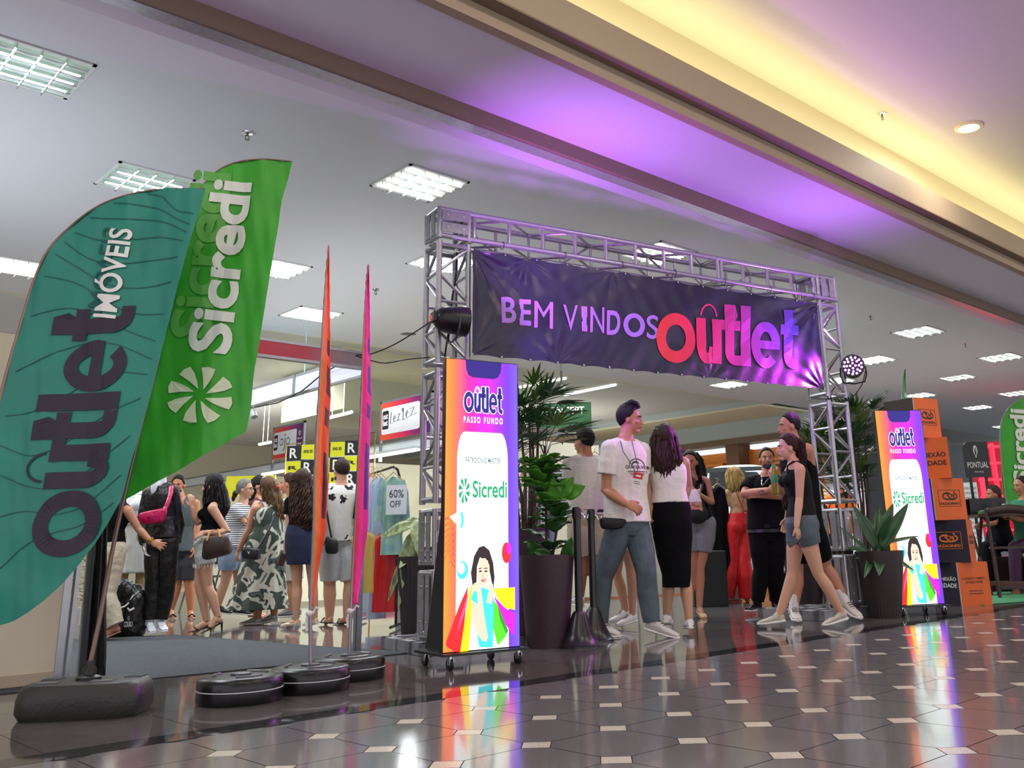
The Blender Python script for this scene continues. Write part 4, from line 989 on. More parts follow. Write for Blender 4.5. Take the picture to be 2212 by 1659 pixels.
for (px, py, qx, qy, w) in ((1200,1080,1195,1035,.055),(1215,1070,1265,1050,.06),(1205,1075,1240,1030,.06),(1190,1200,1150,1190,.04),(1165,1200,1140,1165,.06),(1160,1225,1130,1215,.03),(1220,1215,1235,1160,.05)):
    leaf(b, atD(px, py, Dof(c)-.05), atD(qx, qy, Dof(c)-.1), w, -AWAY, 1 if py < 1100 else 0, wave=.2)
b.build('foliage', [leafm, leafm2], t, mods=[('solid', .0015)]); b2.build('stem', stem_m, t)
def fan_leaf(b, c, d, R_, n, spread, mi=0, w=.014, rnd=random):
    d = Vector(d).normalized(); side = d.cross(Vector((0, 0, 1))); 
    if side.length < .1: side = RIGHT.copy()
    side.normalize(); 
    for k in range(n):
        a = (k/(n-1)-.5)*spread; e = d*math.cos(a)+side*math.sin(a)
        L_ = R_*(.8+.25*rnd.random())*(1-.25*abs(a)/spread)
        leaf(b, c+e*.01, c+e*L_+Vector((0, 0, -.05*L_*rnd.random())), w*(.8+.5*rnd.random()), (0, 0, 1) if abs(e.z) < .85 else -AWAY, mi, n=4, droop=.10, fold=.6)
def palm(label, c, h0, h1, crowns, pot, seed, R_=.30, stems=5, mi_b=1):
    rnd = random.Random(seed); t = thing('potted_palm', label, 'plant', c)
    planter(t, c, pot[0], pot[1], pot[2], pot[3])
    b = MB(); bs = MB()
    for (dx, dz, dy) in crowns:
        top = c+RIGHT*dx+AWAY*dy+Vector((0, 0, dz)); bot = c+RIGHT*dx*.35+AWAY*dy*.3+Vector((0, 0, pot[2]-.05))
        bs.tube([bot, bot*.5+top*.5+RIGHT*.02, top], [.016, .014, .009], 6)
        for k in range(7):
            a = 2*math.pi*k/7+rnd.random(); el = .1+1.1*rnd.random(); d = RIGHT*math.cos(a)*math.cos(el)+AWAY*math.sin(a)*math.cos(el)+Vector((0, 0, math.sin(el)))
            q = top+d*(.16+.1*rnd.random()); bs.tube([top-Vector((0, 0, .1)), top+d*.06, q], .0035, 5)
            fan_leaf(b, q, d, R_*(.8+.4*rnd.random()), 9, 2.3, 1 if rnd.random() < .35 else 0, rnd=rnd)
    b.build('foliage', [leafd, mat('olive leaf', '#55702a', .35), ], t); bs.build('stem', stem_m, t); return t
DLp = Dof(fl(1122, 1395))+.75; c = atD(1140, 1200, DLp); c.z = 0
palm('fan palm in a plum pot standing behind the first lit screen', c, 0, 0, [(-.05, 1.75, 0), (.05, 1.62, .1), (.16, 1.55, 0), (-.1, 1.40, .1), (.02, 1.90, .05), (-.18, 1.6, .0), (.10, 1.80, .05)], (.14, .19, .86, pot_m), 5)
# fern at its foot
b = MB(); rnd = random.Random(9); q0 = c-AWAY*.02+RIGHT*.03
for k in range(26):
    a = rnd.random()*6.28; d = (RIGHT*math.cos(a)+AWAY*math.sin(a)); L_ = .14+.10*rnd.random(); o_ = q0+Vector((0, 0, .86))
    for i in range(1, 9):
        f = i/9; p = o_+d*L_*f+Vector((0, 0, .16*math.sin(f*2.4))); sd = d.cross(Vector((0, 0, 1)))
        for s_ in (-1, 1): leaf(b, p, p+sd*s_*.035*(1.1-f)+d*.01, .006, (0, 0, 1), 0, n=3)
t = b.build('fern', mat('grey green fern', '#5d7a66', .5)); tag(t, 'feathery grey green fern at the foot of the palm behind the first lit screen', 'plant')
# palms behind the right tower
for (lb, px, D, cr, sd) in (('tall fan palm behind the right truss tower', 1800, 11.2, [(-.1, 1.75, 0), (.15, 1.85, .1), (-.25, 1.5, .0), (.1, 1.45, 0), (.3, 1.6, .1), (.0, 1.1, .1), (.22, 1.2, 0)], 11),
                            ('fan palm between the right truss tower and the second lit screen', 1868, 10.9, [(0, 1.75, 0), (.12, 1.6, .1), (-.12, 1.45, .0), (.05, 1.95, 0), (.0, 1.25, .1), (.15, 2.02, .0)], 12)):
    c = atD(px, 1200, D); c.z = 0; palm(lb, c, 0, 0, cr, (.15, .2, .5, pot_m), sd, .30)
c = atD(1735, 1200, 10.9); c.z = 0; t = thing('planter', 'plain dark planter standing behind the walking girl', 'planter', c); planter(t, c, .16, .24, .62, mat('plain dark pot', '#2a1f24', .5))
b = MB(); rnd = random.Random(4)
for k in range(30):
    a = rnd.random()*6.28; o_ = c+Vector((0, 0, .6)); d = RIGHT*math.cos(a)+AWAY*math.sin(a)+Vector((0, 0, .6+rnd.random())); leaf(b, o_, o_+d.normalized()*.35, .03, (0, 0, 1), 0, droop=.3)
b.build('foliage', [leafm], t)
def bigleaf_plant(label, c, r1, r2, h, specs, m, D, lm, rib=.006):
    t = thing('potted_plant', label, 'plant', c); planter(t, c, r1, r2, h, m, rib=rib, n=64)
    b = MB(); s2 = MB()
    for (bx, by, tx, ty, w, dd) in specs:
        p = atD(bx, by, D); q = atD(tx, ty, D+dd); leaf(b, p, q, w, (-AWAY*.8+Vector((0, 0, .5))), 0, n=10, droop=.08, fold=.35, wave=.06)
        s2.tube([Vector((c.x, c.y, h-.03)), p], .007, 6)
    b.build('foliage', [lm], t, mods=[('solid', .002)]); s2.build('stem', mat('green stem', '#3d5a33', .5), t)
c = back(1914, 1336, .10)
bigleaf_plant('large leaved plant in a ribbed dark pot in front of the second lit screen', c, .135, .215, .59, [(1893,1190,1845,1090,.055,-.1),(1895,1185,1930,1085,.06,.05),(1900,1190,1962,1085,.06,-.1),(1905,1175,1988,1155,.018,0),(1905,1195,1975,1230,.03,-.2),(1890,1200,1830,1180,.03,-.1),(1890,1205,1815,1135,.018,0),(1897,1190,1900,1240,.055,-.34),(1887,1195,1868,1245,.035,-.32),(1897,1180,1900,1090,.06,.15),(1890,1180,1868,1110,.05,.1),(1895,1200,1845,1205,.02,-.1),(1900,1170,1925,1110,.04,-.15)], ribp, Dof(c), leafd)
c = back(895, 1382, .11)
bigleaf_plant('variegated dumb cane in a ribbed round pot behind the left truss tower', c, .10, .155, .66, [(895,1130,822,1160,.055,-.1),(890,1150,868,1270,.06,-.15),(895,1150,905,1280,.06,-.1),(880,1190,835,1300,.035,0),(890,1240,858,1310,.045,-.1),(900,1240,880,1290,.05,-.1),(900,1120,850,1155,.045,.1),(905,1120,905,1200,.07,-.2),(890,1200,862,1225,.04,-.2)], ribp, Dof(c), leafv)
# ================================================================ PEOPLE
skinA = mat('warm skin', '#b98062', .5, sub=.08, bump=(60, .05)); skinB = mat('fair skin', '#cd9c80', .5, sub=.08, bump=(60, .05)); skinC = mat('tanned skin', '#a86a48', .5, sub=.08, bump=(60, .05))
eyew = mat('eye white', '#b9aea6', .3); iris = mat('dark iris', '#241610', .2); lipm = mat('lip', '#9a5a50', .45); browm = mat('brow hair', '#22160f', .7)
def hairmat(n, c, c2=None): return mat(n, c, .5, spec=.25, noise=(26, .55, c2, (2.2, 2.2, .22)), bump=(55, .7, (2, 2, .18)))
h_blk = hairmat('black hair', '#1a1414'); h_brn = hairmat('dark brown hair', '#3a2419'); h_cur = hairmat('brown curly hair', '#4a3022'); h_gry = hairmat('grey hair', '#8f8c88', '#5a5856'); h_bld = hairmat('blonde hair', '#c7a562', '#7a5a30'); h_mix = hairmat('streaked hair', '#8a6a48', '#2c1d16'); h_red = hairmat('auburn hair', '#3a1a18')
_tx = {}
def cloth_disp(o, strength=.010, size=.09):
    if size not in _tx:
        t = bpy.data.textures.new('fold', 'CLOUDS'); t.noise_scale = size; t.noise_depth = 2; _tx[size] = t
    d = o.modifiers.new('d', 'DISPLACE'); d.texture = _tx[size]; d.strength = strength*.6; d.mid_level = .5; d.texture_coords = 'LOCAL'
Z = Vector((0, 0, 1))
def rx(t, P):
    """piecewise linear lookup"""
    for i in range(len(P)-1):
        if t <= P[i+1][0]:
            k = (t-P[i][0])/(P[i+1][0]-P[i][0]) if P[i+1][0] > P[i][0] else 0; k = max(0, min(1, k))
            return [a+(b_-a)*k for a, b_ in zip(P[i][1:], P[i+1][1:])]
    return list(P[-1][1:])
class Person:
    def __init__(s, label, D, ht, hd, neck, pel, yaw, face=None, pitch=0., sex='m', build=1., arms=None, legs=None, skin=None, vox=.0075, cat='person', name='person', group=None, lean=0.):
        s.bust = 1.; s.D = D; s.s = ht/1.75; s.sex = sex; s.bd = build; s.skin = skin or skinA; s.vox = vox
        P = lambda q: atD(q[0], q[1], D+(q[2] if len(q) > 2 else 0))
        s.P = P; s.hd = P(hd); s.nk = P(neck); s.pl = P(pel); th = math.radians(yaw)
        s.f = (-AWAY*math.cos(th)+RIGHT*math.sin(th)).normalized(); s.l = Z.cross(s.f)
        tf = math.radians(yaw if face is None else face); s.ff = (-AWAY*math.cos(tf)+RIGHT*math.sin(tf)).normalized(); s.fl = Z.cross(s.ff)
        s.up = (s.nk-s.pl).normalized(); s.len = (s.nk-s.pl).length
        s.fz = (s.ff*math.cos(pitch)+Z*math.sin(pitch)).normalized(); s.uz = s.fl.cross(s.fz)*-1
        if s.uz.z < 0: s.uz = -s.uz
        k = s.s; w = (.172 if sex == 'm' else .150)*k*build**.5
        s.sh = {'L': s.nk-s.up*.078*k+s.l*w, 'R': s.nk-s.up*.078*k-s.l*w}
        hw = (.088 if sex == 'm' else .092)*k
        s.hp = {'L': s.pl-s.up*.03*k+s.l*hw, 'R': s.pl-s.up*.03*k-s.l*hw}
        s.arm = {}; s.leg = {}
        for q in 'LR':
            if arms and q in arms:
                a = arms[q]; s.arm[q] = (P(a[0]), P(a[1])) + tuple(a[2:])
            else:
                e = s.sh[q]-s.up*.28*k+(s.l if q == 'L' else -s.l)*.03*k-s.f*.01; s.arm[q] = (e, e-Z*.25*k+s.f*.05*k)
            if legs and q in legs:
                a = legs[q]; s.leg[q] = (P(a[0]), P(a[1]), P(a[2]))
            else:
                kn = s.hp[q]-Z*.42*k; an = Vector((kn.x, kn.y, .085)); s.leg[q] = (kn, an, an+s.f*.17*k-Z*.07)
        base = Vector((s.pl.x, s.pl.y, 0)); s.root = thing(name, label, cat, base, group)
    def part(s, b, name, m, vox=None, sm=2, disp=None, label=None, rem=True):
        o = b.build(name, m, s.root, mods=([('remesh', vox or s.vox), ('smooth', sm)] if rem else []), label=label)
        if disp: cloth_disp(o, *disp)
        return o
    def sect(s, b, T, off=0., tbl=None):
        """torso as elliptic rings; T list of t (0 pelvis .. 1 neck base)"""
        k = s.s
        if tbl is None:
            tbl = [(-.16, .085, .085), (-.08, .135, .11), (0, .165, .118), (.15, .163, .115), (.38, .142, .102), (.6, .162, .115), (.78, .168, .112), (.90, .135, .088), (1.0, .062, .060), (1.06, .055, .056)] if s.sex == 'm' else [(-.16, .09, .09), (-.08, .145, .115), (0, .170, .122), (.15, .158, .112), (.40, .118, .090), (.6, .138, .105), (.78, .142, .100), (.90, .112, .078), (1.0, .052, .052), (1.06, .047, .050)]
        R = []
        for t in T:
            w, d = rx(t, tbl); w = (w*s.bd+off)*k; d = (d*s.bd+off)*k; c = s.pl+s.up*(s.len*t)
            bend = -.02*k*math.sin(math.pi*max(0, min(1, t)))*(1 if t < .5 else .5)
            c = c+s.f*bend
            fw = s.l.cross(s.up); fw = fw if fw.dot(s.f) > 0 else -fw
            R.append([c+s.l*(w*math.copysign(abs(math.cos(a))**.85, math.cos(a)))+fw*(d*math.sin(a)) for a in [2*math.pi*i/20 for i in range(20)]])
        b.rings(R)
    def limb(s, b, P, R, n=12):
        b.tube(P, R, n); 
        for p, r in ((P[0], R[0]), (P[-1], R[-1])): b.ell(p, (r, r, r), nu=10, nv=6)
    def body(s, feet=True, hands=None, head=True, eyes=True, beard=None):
        b = MB(); k = s.s; g = s.bd; m = s.sex == 'm'
        s.sect(b, [-.16, -.08, 0, .15, .3, .42, .6, .72, .8, .87, .92, .97, 1.0, 1.06])
        
        for q in (1, -1): b.ell(s.pl-s.f*.040*k+s.l*.07*k*q-s.up*.03*k, (.078*k*g, .078*k*g, .085*k))
        if not m:
            for q in (1, -1): b.ell(s.pl+s.up*(s.len*.70)+s.f*.085*k+s.l*.062*k*q, ((.055*k*g)*s.bust,)*3)
        ar = (.060, .048, .041, .043, .028) if m else (.050, .041, .034, .036, .024)
        for q in 'LR':
            sh = s.sh[q]; el, wr = s.arm[q][0], s.arm[q][1]; a = [x*k*g for x in ar]
            s.limb(b, [sh+s.up*.0, sh*.55+el*.45, el, el*.72+wr*.28, wr], [a[0], a[1], a[2], a[3], a[4]])
            b.tube([s.nk-s.up*.045*k, s.nk*.5+sh*.5-s.up*.004*k, sh], [.040*k, .044*k, .050*k*g], 10)
            hp, (kn, an, to) = s.hp[q], s.leg[q]; L_ = [x*k*g for x in ((.088, .076, .054, .058, .036) if m else (.090, .074, .050, .054, .032))]
            bk = (kn-hp).cross(Z); cf = s.f*-.012*k
            s.limb(b, [hp, hp*.5+kn*.5+s.f*.008, kn, kn*.68+an*.32+cf, an], L_)
            if feet:
                d = (to-an); d.z = 0; d = d.normalized() if d.length > .01 else s.f
                hl = an-d*.045*k; zt = min(to.z, an.z)
                b.tube([hl-Z*.035*k, an-Z*.03*k+d*.03*k, an*.45+to*.55-Z*.012*k, to-d*.02*k], [(.030*k, .030*k), (.034*k, .036*k), (.036*k, .024*k), (.030*k, .016*k)], 10)
                hl2 = hl
            hd_ = (hands or {}).get(q)
            s.hand(b, q, *(hd_ or ()))
        if head: s.head(b, eyes, beard)
        o = s.part(b, 'body', s.skin, sm=2); return o
    def hand(s, b, q, dr=None, pn=None, curl=.35, spread=.12):
        k = s.s*(1. if s.sex == 'm' else .9); el, wr = s.arm[q][0], s.arm[q][1]
        d = (wr-el).normalized() if dr is None else (RIGHT*dr[0]+Z*dr[1]+AWAY*dr[2]).normalized()
        n = (RIGHT*pn[0]+Z*pn[1]+AWAY*pn[2]) if pn is not None else (-(s.l if q == 'L' else -s.l))
        n = n-d*n.dot(d); n = n.normalized() if n.length > .01 else d.orthogonal().normalized()
        sd = d.cross(n); 
        if sd.dot(s.f+Z*.3) < 0: sd = -sd          # thumb side forward / up
        b.tube([wr-d*.01*k, wr+d*.02*k, wr+d*.055*k, wr+d*.092*k], [(.017*k, .024*k), (.014*k, .032*k), (.0145*k, .040*k), (.011*k, .037*k)], 12, ax=n)
        for i, (o_, L_) in enumerate(((.029, .068), (.0098, .078), (-.0098, .073), (-.029, .056))):
            p = wr+d*.088*k+sd*o_*k; dd = (d+sd*(o_/.03)*spread).normalized(); P = [p-dd*.012*k]; R = [.0104*k]
            c = curl*(1+.12*i)
            for j, fr in enumerate((.45, .32, .23)):
                dd = (dd*math.cos(c)+n*math.sin(c)).normalized(); p = p+dd*L_*fr*k; P.append(p); R.append((.0100, .0093, .0084)[j]*k)
            b.tube(P, R, 8); b.ell(P[-1], (R[-1],)*3, nu=8, nv=5)
        p = wr+d*.022*k+sd*.022*k; dd = (d*.7+sd*.7+n*.25).normalized(); P = [p, p+dd*.032*k]; dd = (d*.9+sd*.35+n*.35).normalized(); P.append(P[-1]+dd*.026*k); P.append(P[-1]+dd*.02*k)
        b.tube(P, [.014*k, .0125*k, .0110*k, .0092*k], 8); b.ell(P[-1], (.0092*k,)*3, nu=8, nv=5)
    def HM(s):
        M = Matrix.Identity(3)
        for i in range(3): M[i][0] = s.fl[i]; M[i][1] = s.fz[i]; M[i][2] = s.uz[i]
        return M
    def H(s, x, y, z): k = s.s**.5; return s.hd+s.fl*x*k+s.fz*y*k+s.uz*z*k
    def head(s, b, eyes, beard):
        k = s.s**.5; M = s.HM(); m = s.sex == 'm'; H = s.H
        b.ell(H(0, -.012, .022), (.074*k, .092*k, .096*k), M, 20, 14)
        b.ell(H(0, .026, -.030), (.058*k, .060*k, .078*k), M, 18, 12)
        b.ell(H(0, .012, -.070), ((.052 if m else .044)*k, .058*k, .036*k), M, 16, 10)
        b.ell(H(0, .058, -.098), ((.026 if m else .020)*k, .022*k, .018*k), M, 12, 8)
        b.ell(H(0, .074, .018), (.046*k, .014*k, .010*k), M)
        for q in (1, -1):
            b.ell(H(.036*q, .055, -.026), (.022*k, .024*k, .022*k), M); b.ell(H(.076*q, -.006, -.012), (.009*k, .020*k, .031*k), M)
        b.tube([H(0, .080, .008), H(0, .096, -.014), H(0, .102, -.030)], [.008*k, .009*k, .0115*k], 8); b.ell(H(0, .098, -.038), (.017*k, .012*k, .009*k), M)
        b.ell(H(0, .082, -.058), (.024*k, .012*k, .007*k), M); b.ell(H(0, .080, -.070), (.021*k, .012*k, .008*k), M)
        r = (.056 if m else .045)*k
        b.tube([s.nk-s.up*.05*s.s, s.nk+s.up*.01, H(0, -.018, -.075), H(0, -.02, -.02)], [r*1.25, r*1.05, r, r*.95], 14)
        if eyes:
            for q in (1, -1):
                e = MB(); e.ell(H(.030*q, .0785, -.003), (.0115*k, .0065*k, .0048*k), M, 12, 8, 0); e.ell(H(.030*q+.001, .0835, -.003), (.0055*k, .0036*k, .0050*k), M, 10, 6, 1); e.build('eye', [eyew, iris], s.root)
                e = MB(); e.tube([H(.014*q, .090, .014), H(.032*q, .088, .021), H(.048*q, .074, .016)], [.0036*k, .0042*k, .0022*k], 6); e.build('eyebrow', browm, s.root)
            e = MB(); e.tube([H(-.024, .082, -.062), H(-.010, .0935, -.059), H(0, .0945, -.0605), H(.010, .0935, -.059), H(.024, .082, -.062)], [.002*k, .0042*k, .0042*k, .0042*k, .002*k], 7)
            e.tube([H(-.020, .082, -.068), H(0, .0925, -.070), H(.020, .082, -.068)], [.002*k, .0048*k, .002*k], 7); e.build('lips', lipm, s.root)
        if beard:
            e = MB(); n = 40
            e.ell(H(0, .016, -.074), (.058*k, .066*k, .040*k), M, 20, 12, 0, lambda d: 1. if d.z < .55 and d.y > -.35 else .8)
            e.ell(H(0, .064, -.100), (.030*k, .024*k, .022*k), M); e.tube([H(-.026, .078, -.056), H(0, .098, -.050), H(.026, .078, -.056)], .006*k, 7)
            e.build('beard', beard, s.root, mods=[('remesh', .006), ('smooth', 1)])
    def hair(s, m, path=None, cap=1., low=.12, quiff=0, strands=0, wave=0., fringe=None, seed=1, extra=None, sbun=None):
        b = MB(); k = s.s**.5; M = s.HM(); rnd = random.Random(seed)
        def fn(d):
            h = d.z-d.y*.98+low+.11+.22*abs(d.x)*(1 if d.y < .55 else 0)*max(0, min(1, (.75-d.y)/.4)); t = max(0, min(1, (h+.05)/.12)); t = t*t*(3-2*t); r = .82+.18*t
            return r*(1+.012*math.sin(d.x*30+d.z*8)+.01*math.sin(d.y*26))
        b.ell(s.H(0, -.014, .028), (.083*k*cap, .101*k*cap, .106*k*cap), M, 64, 48, 0, fn)
        if quiff:
            for i in range(9):
                x = -.045+.011*i; b.tube([s.H(x, -.03, .108), s.H(x*.95, .02, .120+quiff), s.H(x*.9, .058, .110+quiff*.8), s.H(x*.8, .074, .092+quiff*.3)], [.024*k, .026*k, .022*k, .012*k], 8)
        if path:
            pts = []; 
            for (px, py, dd, hw, dp) in path: pts.append((atD(px, py, s.D+dd), hw/F*s.D, dp))
            R = []
            for i, (c, w, dp) in enumerate(pts):
                R.append([c+RIGHT*(w*math.cos(a)*(1+.06*math.sin(a*9+i)))+AWAY*(dp*math.sin(a)) for a in [2*math.pi*j/28 for j in range(28)]])
            b.rings(R)
            for q in range(strands):
                a = rnd.random()*math.pi*2; P = []; r0 = .9+.2*rnd.random(); ph = rnd.random()*6; stop = len(pts) if rnd.random() < .6 else len(pts)-1
                for i in range((stop-1)*5+1):
                    f = i/5; j = min(int(f), len(pts)-2); t = f-j; c = pts[j][0]*(1-t)+pts[j+1][0]*t; w = pts[j][1]*(1-t)+pts[j+1][1]*t; dp = pts[j][2]*(1-t)+pts[j+1][2]*t
                    P.append(c+RIGHT*(w*r0*math.cos(a)+wave*math.sin(f*6+ph))+AWAY*(dp*r0*math.sin(a)+wave*math.cos(f*6+ph)))
                P.append(P[-1]-Z*(.02+.04*rnd.random())+RIGHT*(rnd.random()-.5)*.03)
                rr = .006+.006*rnd.random(); b.tube(P, [rr]*(len(P)-2)+[rr*.8, rr*.2], 6)
        if extra:
            for (c, r) in extra: b.ell(s.H(*c), r, M)
        if not path:
            o = b.build('hair', m, s.root, mods=[('remesh', .0055), ('smooth', 3)]); cloth_disp(o, .012, .018); return o
        o = b.build('hair', m, s.root); return o
    def top(s, m, t0=-.02, off=.014, sleeve=.55, so=.016, tbl=None, neck=.97, name='shirt', disp=(.012, .08), flare=.0, cover=1, tank=0):
        b = MB(); k = s.s
        T = [t0, t0+.04]+[t for t in (.0, .15, .3, .42, .6, .72, .8, .87) if t > t0+.06]+([.92, neck] if not tank else [])
        base = [(-.3, .165, .115), (-.16, .170, .120), (-.05, .170, .124), (0, .168, .124), (.15, .166, .120), (.38, .155, .112), (.6, .167, .120), (.78, .172, .116), (.90, .135, .090), (1.0, .066, .064)] if s.sex == 'm' else [(-.3, .17, .12), (-.16, .174, .124), (0, .172, .126), (.15, .160, .116), (.40, .124, .095), (.6, .142, .110), (.78, .145, .104), (.90, .112, .080), (1.0, .058, .058)]
        if flare: base = [(a, w+flare*max(0, .6-a), d+flare*.7*max(0, .6-a)) for a, w, d in base]
        s.sect(b, T, off, tbl or base)
        if s.sex != 'm':
            for q in (1, -1): b.ell(s.pl+s.up*(s.len*.70)+s.f*.085*k+s.l*.062*k*q, ((.055*s.bd+off*.7)*k*s.bust,)*3)
        if sleeve:
            for q in 'LR':
                sh, el = s.sh[q], s.arm[q][0]; e = sh+(el-sh)*min(sleeve, 1); r0 = ((.062 if s.sex == 'm' else .050)*s.bd+so)*k; r1 = ((.050 if s.sex == 'm' else .042)*s.bd+so*1.5)*k
                P = [s.nk*.25+sh*.75-s.up*.012*k, sh-s.up*.006*k, sh*.5+e*.5, e]; R = [r0*.70, min(r0*.95, .070*k), (r0+r1)/2, r1]
                if sleeve > 1:
                    wr = s.arm[q][1]; P += [el*.5+wr*.5, wr-(wr-el)*.08]; R += [r1*.9, r1*.8]
                b.tube(P, R, 14); b.ell(sh, (.072*k if s.sex == 'm' else .061*k,)*3); b.tube([s.nk-s.up*.045*k, s.nk*.5+sh*.5-s.up*.002*k, sh], [.052*k, .056*k, .066*k if s.sex == 'm' else .055*k], 12)
        if tank:
            for q in (1, -1):
                for fz_, zz in ((.07, .80), (-.07, .80)):
                    pass
                c = lambda t, fr: s.pl+s.up*(s.len*t)+s.l*(.085 if tank > 1 else .075)*k*q+s.f*fr*k
                w = (.028 if tank > 1 else .010)*k
                b.tube([c(.80, .098), c(.93, .088), c(1.0, .03), c(1.0, -.035), c(.92, -.085), c(.80, -.10)], [(w, .010*k)]*6, 8, ax=s.l)
        return s.part(b, name, m, vox=max(.006, s.vox*.9), sm=1 if tank == 1 else 2, disp=disp)
    def pants(s, m, waist=.20, frac=2., top=.020, knee=.022, hem=.03, name='trousers', disp=(.014, .10), bell=0):
        """frac: 0..1 along thigh, 1..2 along shin"""
        b = MB(); k = s.s
        s.sect(b, [-.16, -.1, -.05, 0, .1, waist], .012)
        for q in (1, -1): b.ell(s.pl-s.f*.042*k+s.l*.07*k*q-s.up*.03*k, ((.085*s.bd+.010)*k, (.085*s.bd+.010)*k, .11*k))
        for q in 'LR':
            hp, (kn, an, to) = s.hp[q], s.leg[q]; m_ = s.sex == 'm'; g = s.bd
            r = [((.090 if m_ else .092)*g+top*.5)*k, (.078*g+top)*k, (.056*g+knee)*k, (.058*g+knee)*k, (.036+hem)*k]
            if frac <= 1:
                e = hp+(kn-hp)*frac; P = [hp+s.up*.02, hp*.5+e*.5, e]; R = [r[0], (.080*g+top)*k, ((.084-.024*frac)*g+top*.75)*k]
            else:
                f2 = frac-1; e = kn+(an-kn)*min(f2, 1.02); cf = s.f*-.010*k
                P = [hp+s.up*.02, hp*.5+kn*.5+s.f*.008, kn, kn*.6+e*.4+cf, e]; R = [r[0], r[1], r[2], r[3]+bell*.3, r[4] if f2 > .8 else r[3]]
            b.tube(P, R, 16); b.ell(P[0], (R[0],)*3)
        return s.part(b, name, m, sm=2, disp=disp)
    def pxloft(s, name, m, rings, lat=None, disp=(.012, .10), n=28, fold=0., nf=11, vox=None):
        b = MB(); R = []; lat = lat or RIGHT; dep = Z.cross(lat)
        for i, (px, py, dd, hw, dp) in enumerate(rings):
            c = atD(px, py, s.D+dd); w = hw/F*s.D; fo = fold*i/(len(rings)-1)
            R.append([c+lat*(w*math.cos(a)*(1+fo*math.sin(a*nf+i*.4)))+dep*(dp*math.sin(a)*(1+fo*math.sin(a*nf+i*.4))) for a in [2*math.pi*j/(n*2) for j in range(n*2)]])
        b.rings(R); return s.part(b, name, m, vox=vox, sm=1, disp=disp)
    def shoes(s, kind='sneaker', m=None, m2=None, only=None):
        k = s.s*(1 if s.sex == 'm' else .92)
        for q in 'LR':
            kn, an, to = s.leg[q]; d = to-an; d.z = 0; d = d.normalized() if d.length > .02 else s.f
            pit = (to.z-(an.z-.075*k)); ln = (to-an).length
            sd = Z.cross(d); hl = an-d*.055*k-Z*(.062*k)
            tp = Vector((to.x, to.y, to.z)); ax = (tp-hl).normalized() if (tp-hl).length > .08 else d
            L_ = .27*k if kind != 'heel' else .24*k; up2 = sd.cross(ax)*-1; up2 = up2 if up2.z > 0 else -up2
            b = MB()
            def ring(f, w, z0, z1, n=16):
                c = hl+ax*(L_*f); return [c+sd*(w*k*math.copysign(abs(math.cos(a))**.8, math.cos(a)))+up2*((z0+(z1-z0)*(.5+.5*math.sin(a)))*k) for a in [2*math.pi*i/n for i in range(n)]]
            if kind in ('sneaker', 'chunky', 'boot'):
                hs = .018 if kind != 'chunky' else .03
                b.rings([ring(-.02, .026, .0, hs), ring(.08, .036, -.004, hs+.004), ring(.4, .036, -.004, hs), ring(.72, .048, -.004, hs-.002), ring(.95, .036, .002, hs), ring(1.02, .016, .008, hs)], 1)
                b.rings([ring(.0, .022, hs*.7, .075), ring(.10, .034, hs*.7, .098), ring(.25, .036, hs*.7, .100), ring(.38, .036, hs*.7, .085), ring(.58, .042, hs*.7, .062), ring(.80, .043, hs*.7, .048), ring(.97, .026, hs*.7, .036)], 0)
                b.tube([an+Z*.0, an-Z*.03*k], [.044*k, .044*k], 12, 0)
                if kind == 'boot': b.tube([an+Z*.16*k, an+Z*.08*k, an-Z*.02*k], [.056*k, .050*k, .047*k], 14, 0)
                if kind != 'boot':
                    for j in range(4):
                        c = hl+ax*(L_*(.38+.07*j))+up2*((.088-.011*j)*k); b.tube([c-sd*.024*k, c+up2*.006, c+sd*.024*k], .0035, 5, 2)
                b.build('shoe', [m, m2 or white_p, mat('lace', '#3a3a40', .7)], s.root)
            elif kind in ('flat', 'flip', 'sandal', 'heel'):
                b.rings([ring(-.02, .024, -.004, .008), ring(.1, .034, -.004, .010), ring(.45, .030, -.004, .010), ring(.75, .045, -.004, .010), ring(1.0, .028, .0, .010)], 1)
                if kind == 'flat': b.rings([ring(.0, .026, .0, .045), ring(.12, .037, .0, .05), ring(.4, .036, .0, .035), ring(.7, .045, .0, .042), ring(.98, .030, .0, .026)], 0)
                else:
                    b.tube([hl+ax*L_*.6-sd*.042*k+up2*.01, hl+ax*L_*.68+up2*.05*k, hl+ax*L_*.72+up2*.045*k, hl+ax*L_*.6+sd*.042*k+up2*.01], [(.006, .010)]*4, 6, 0)
                    if kind == 'heel':
                        b.tube([an-sd*.034*k, an+d*.036*k, an+sd*.034*k, an-d*.036*k], .0045, 6, 0, close=True); b.tube([hl+ax*.01, Vector((hl.x, hl.y, .004))], [.014*k, .005], 8, 1); b.tube([hl+up2*.05*k, an-d*.036*k], .0045, 5, 0)
                b.build('shoe', [m, m2 or m], s.root)
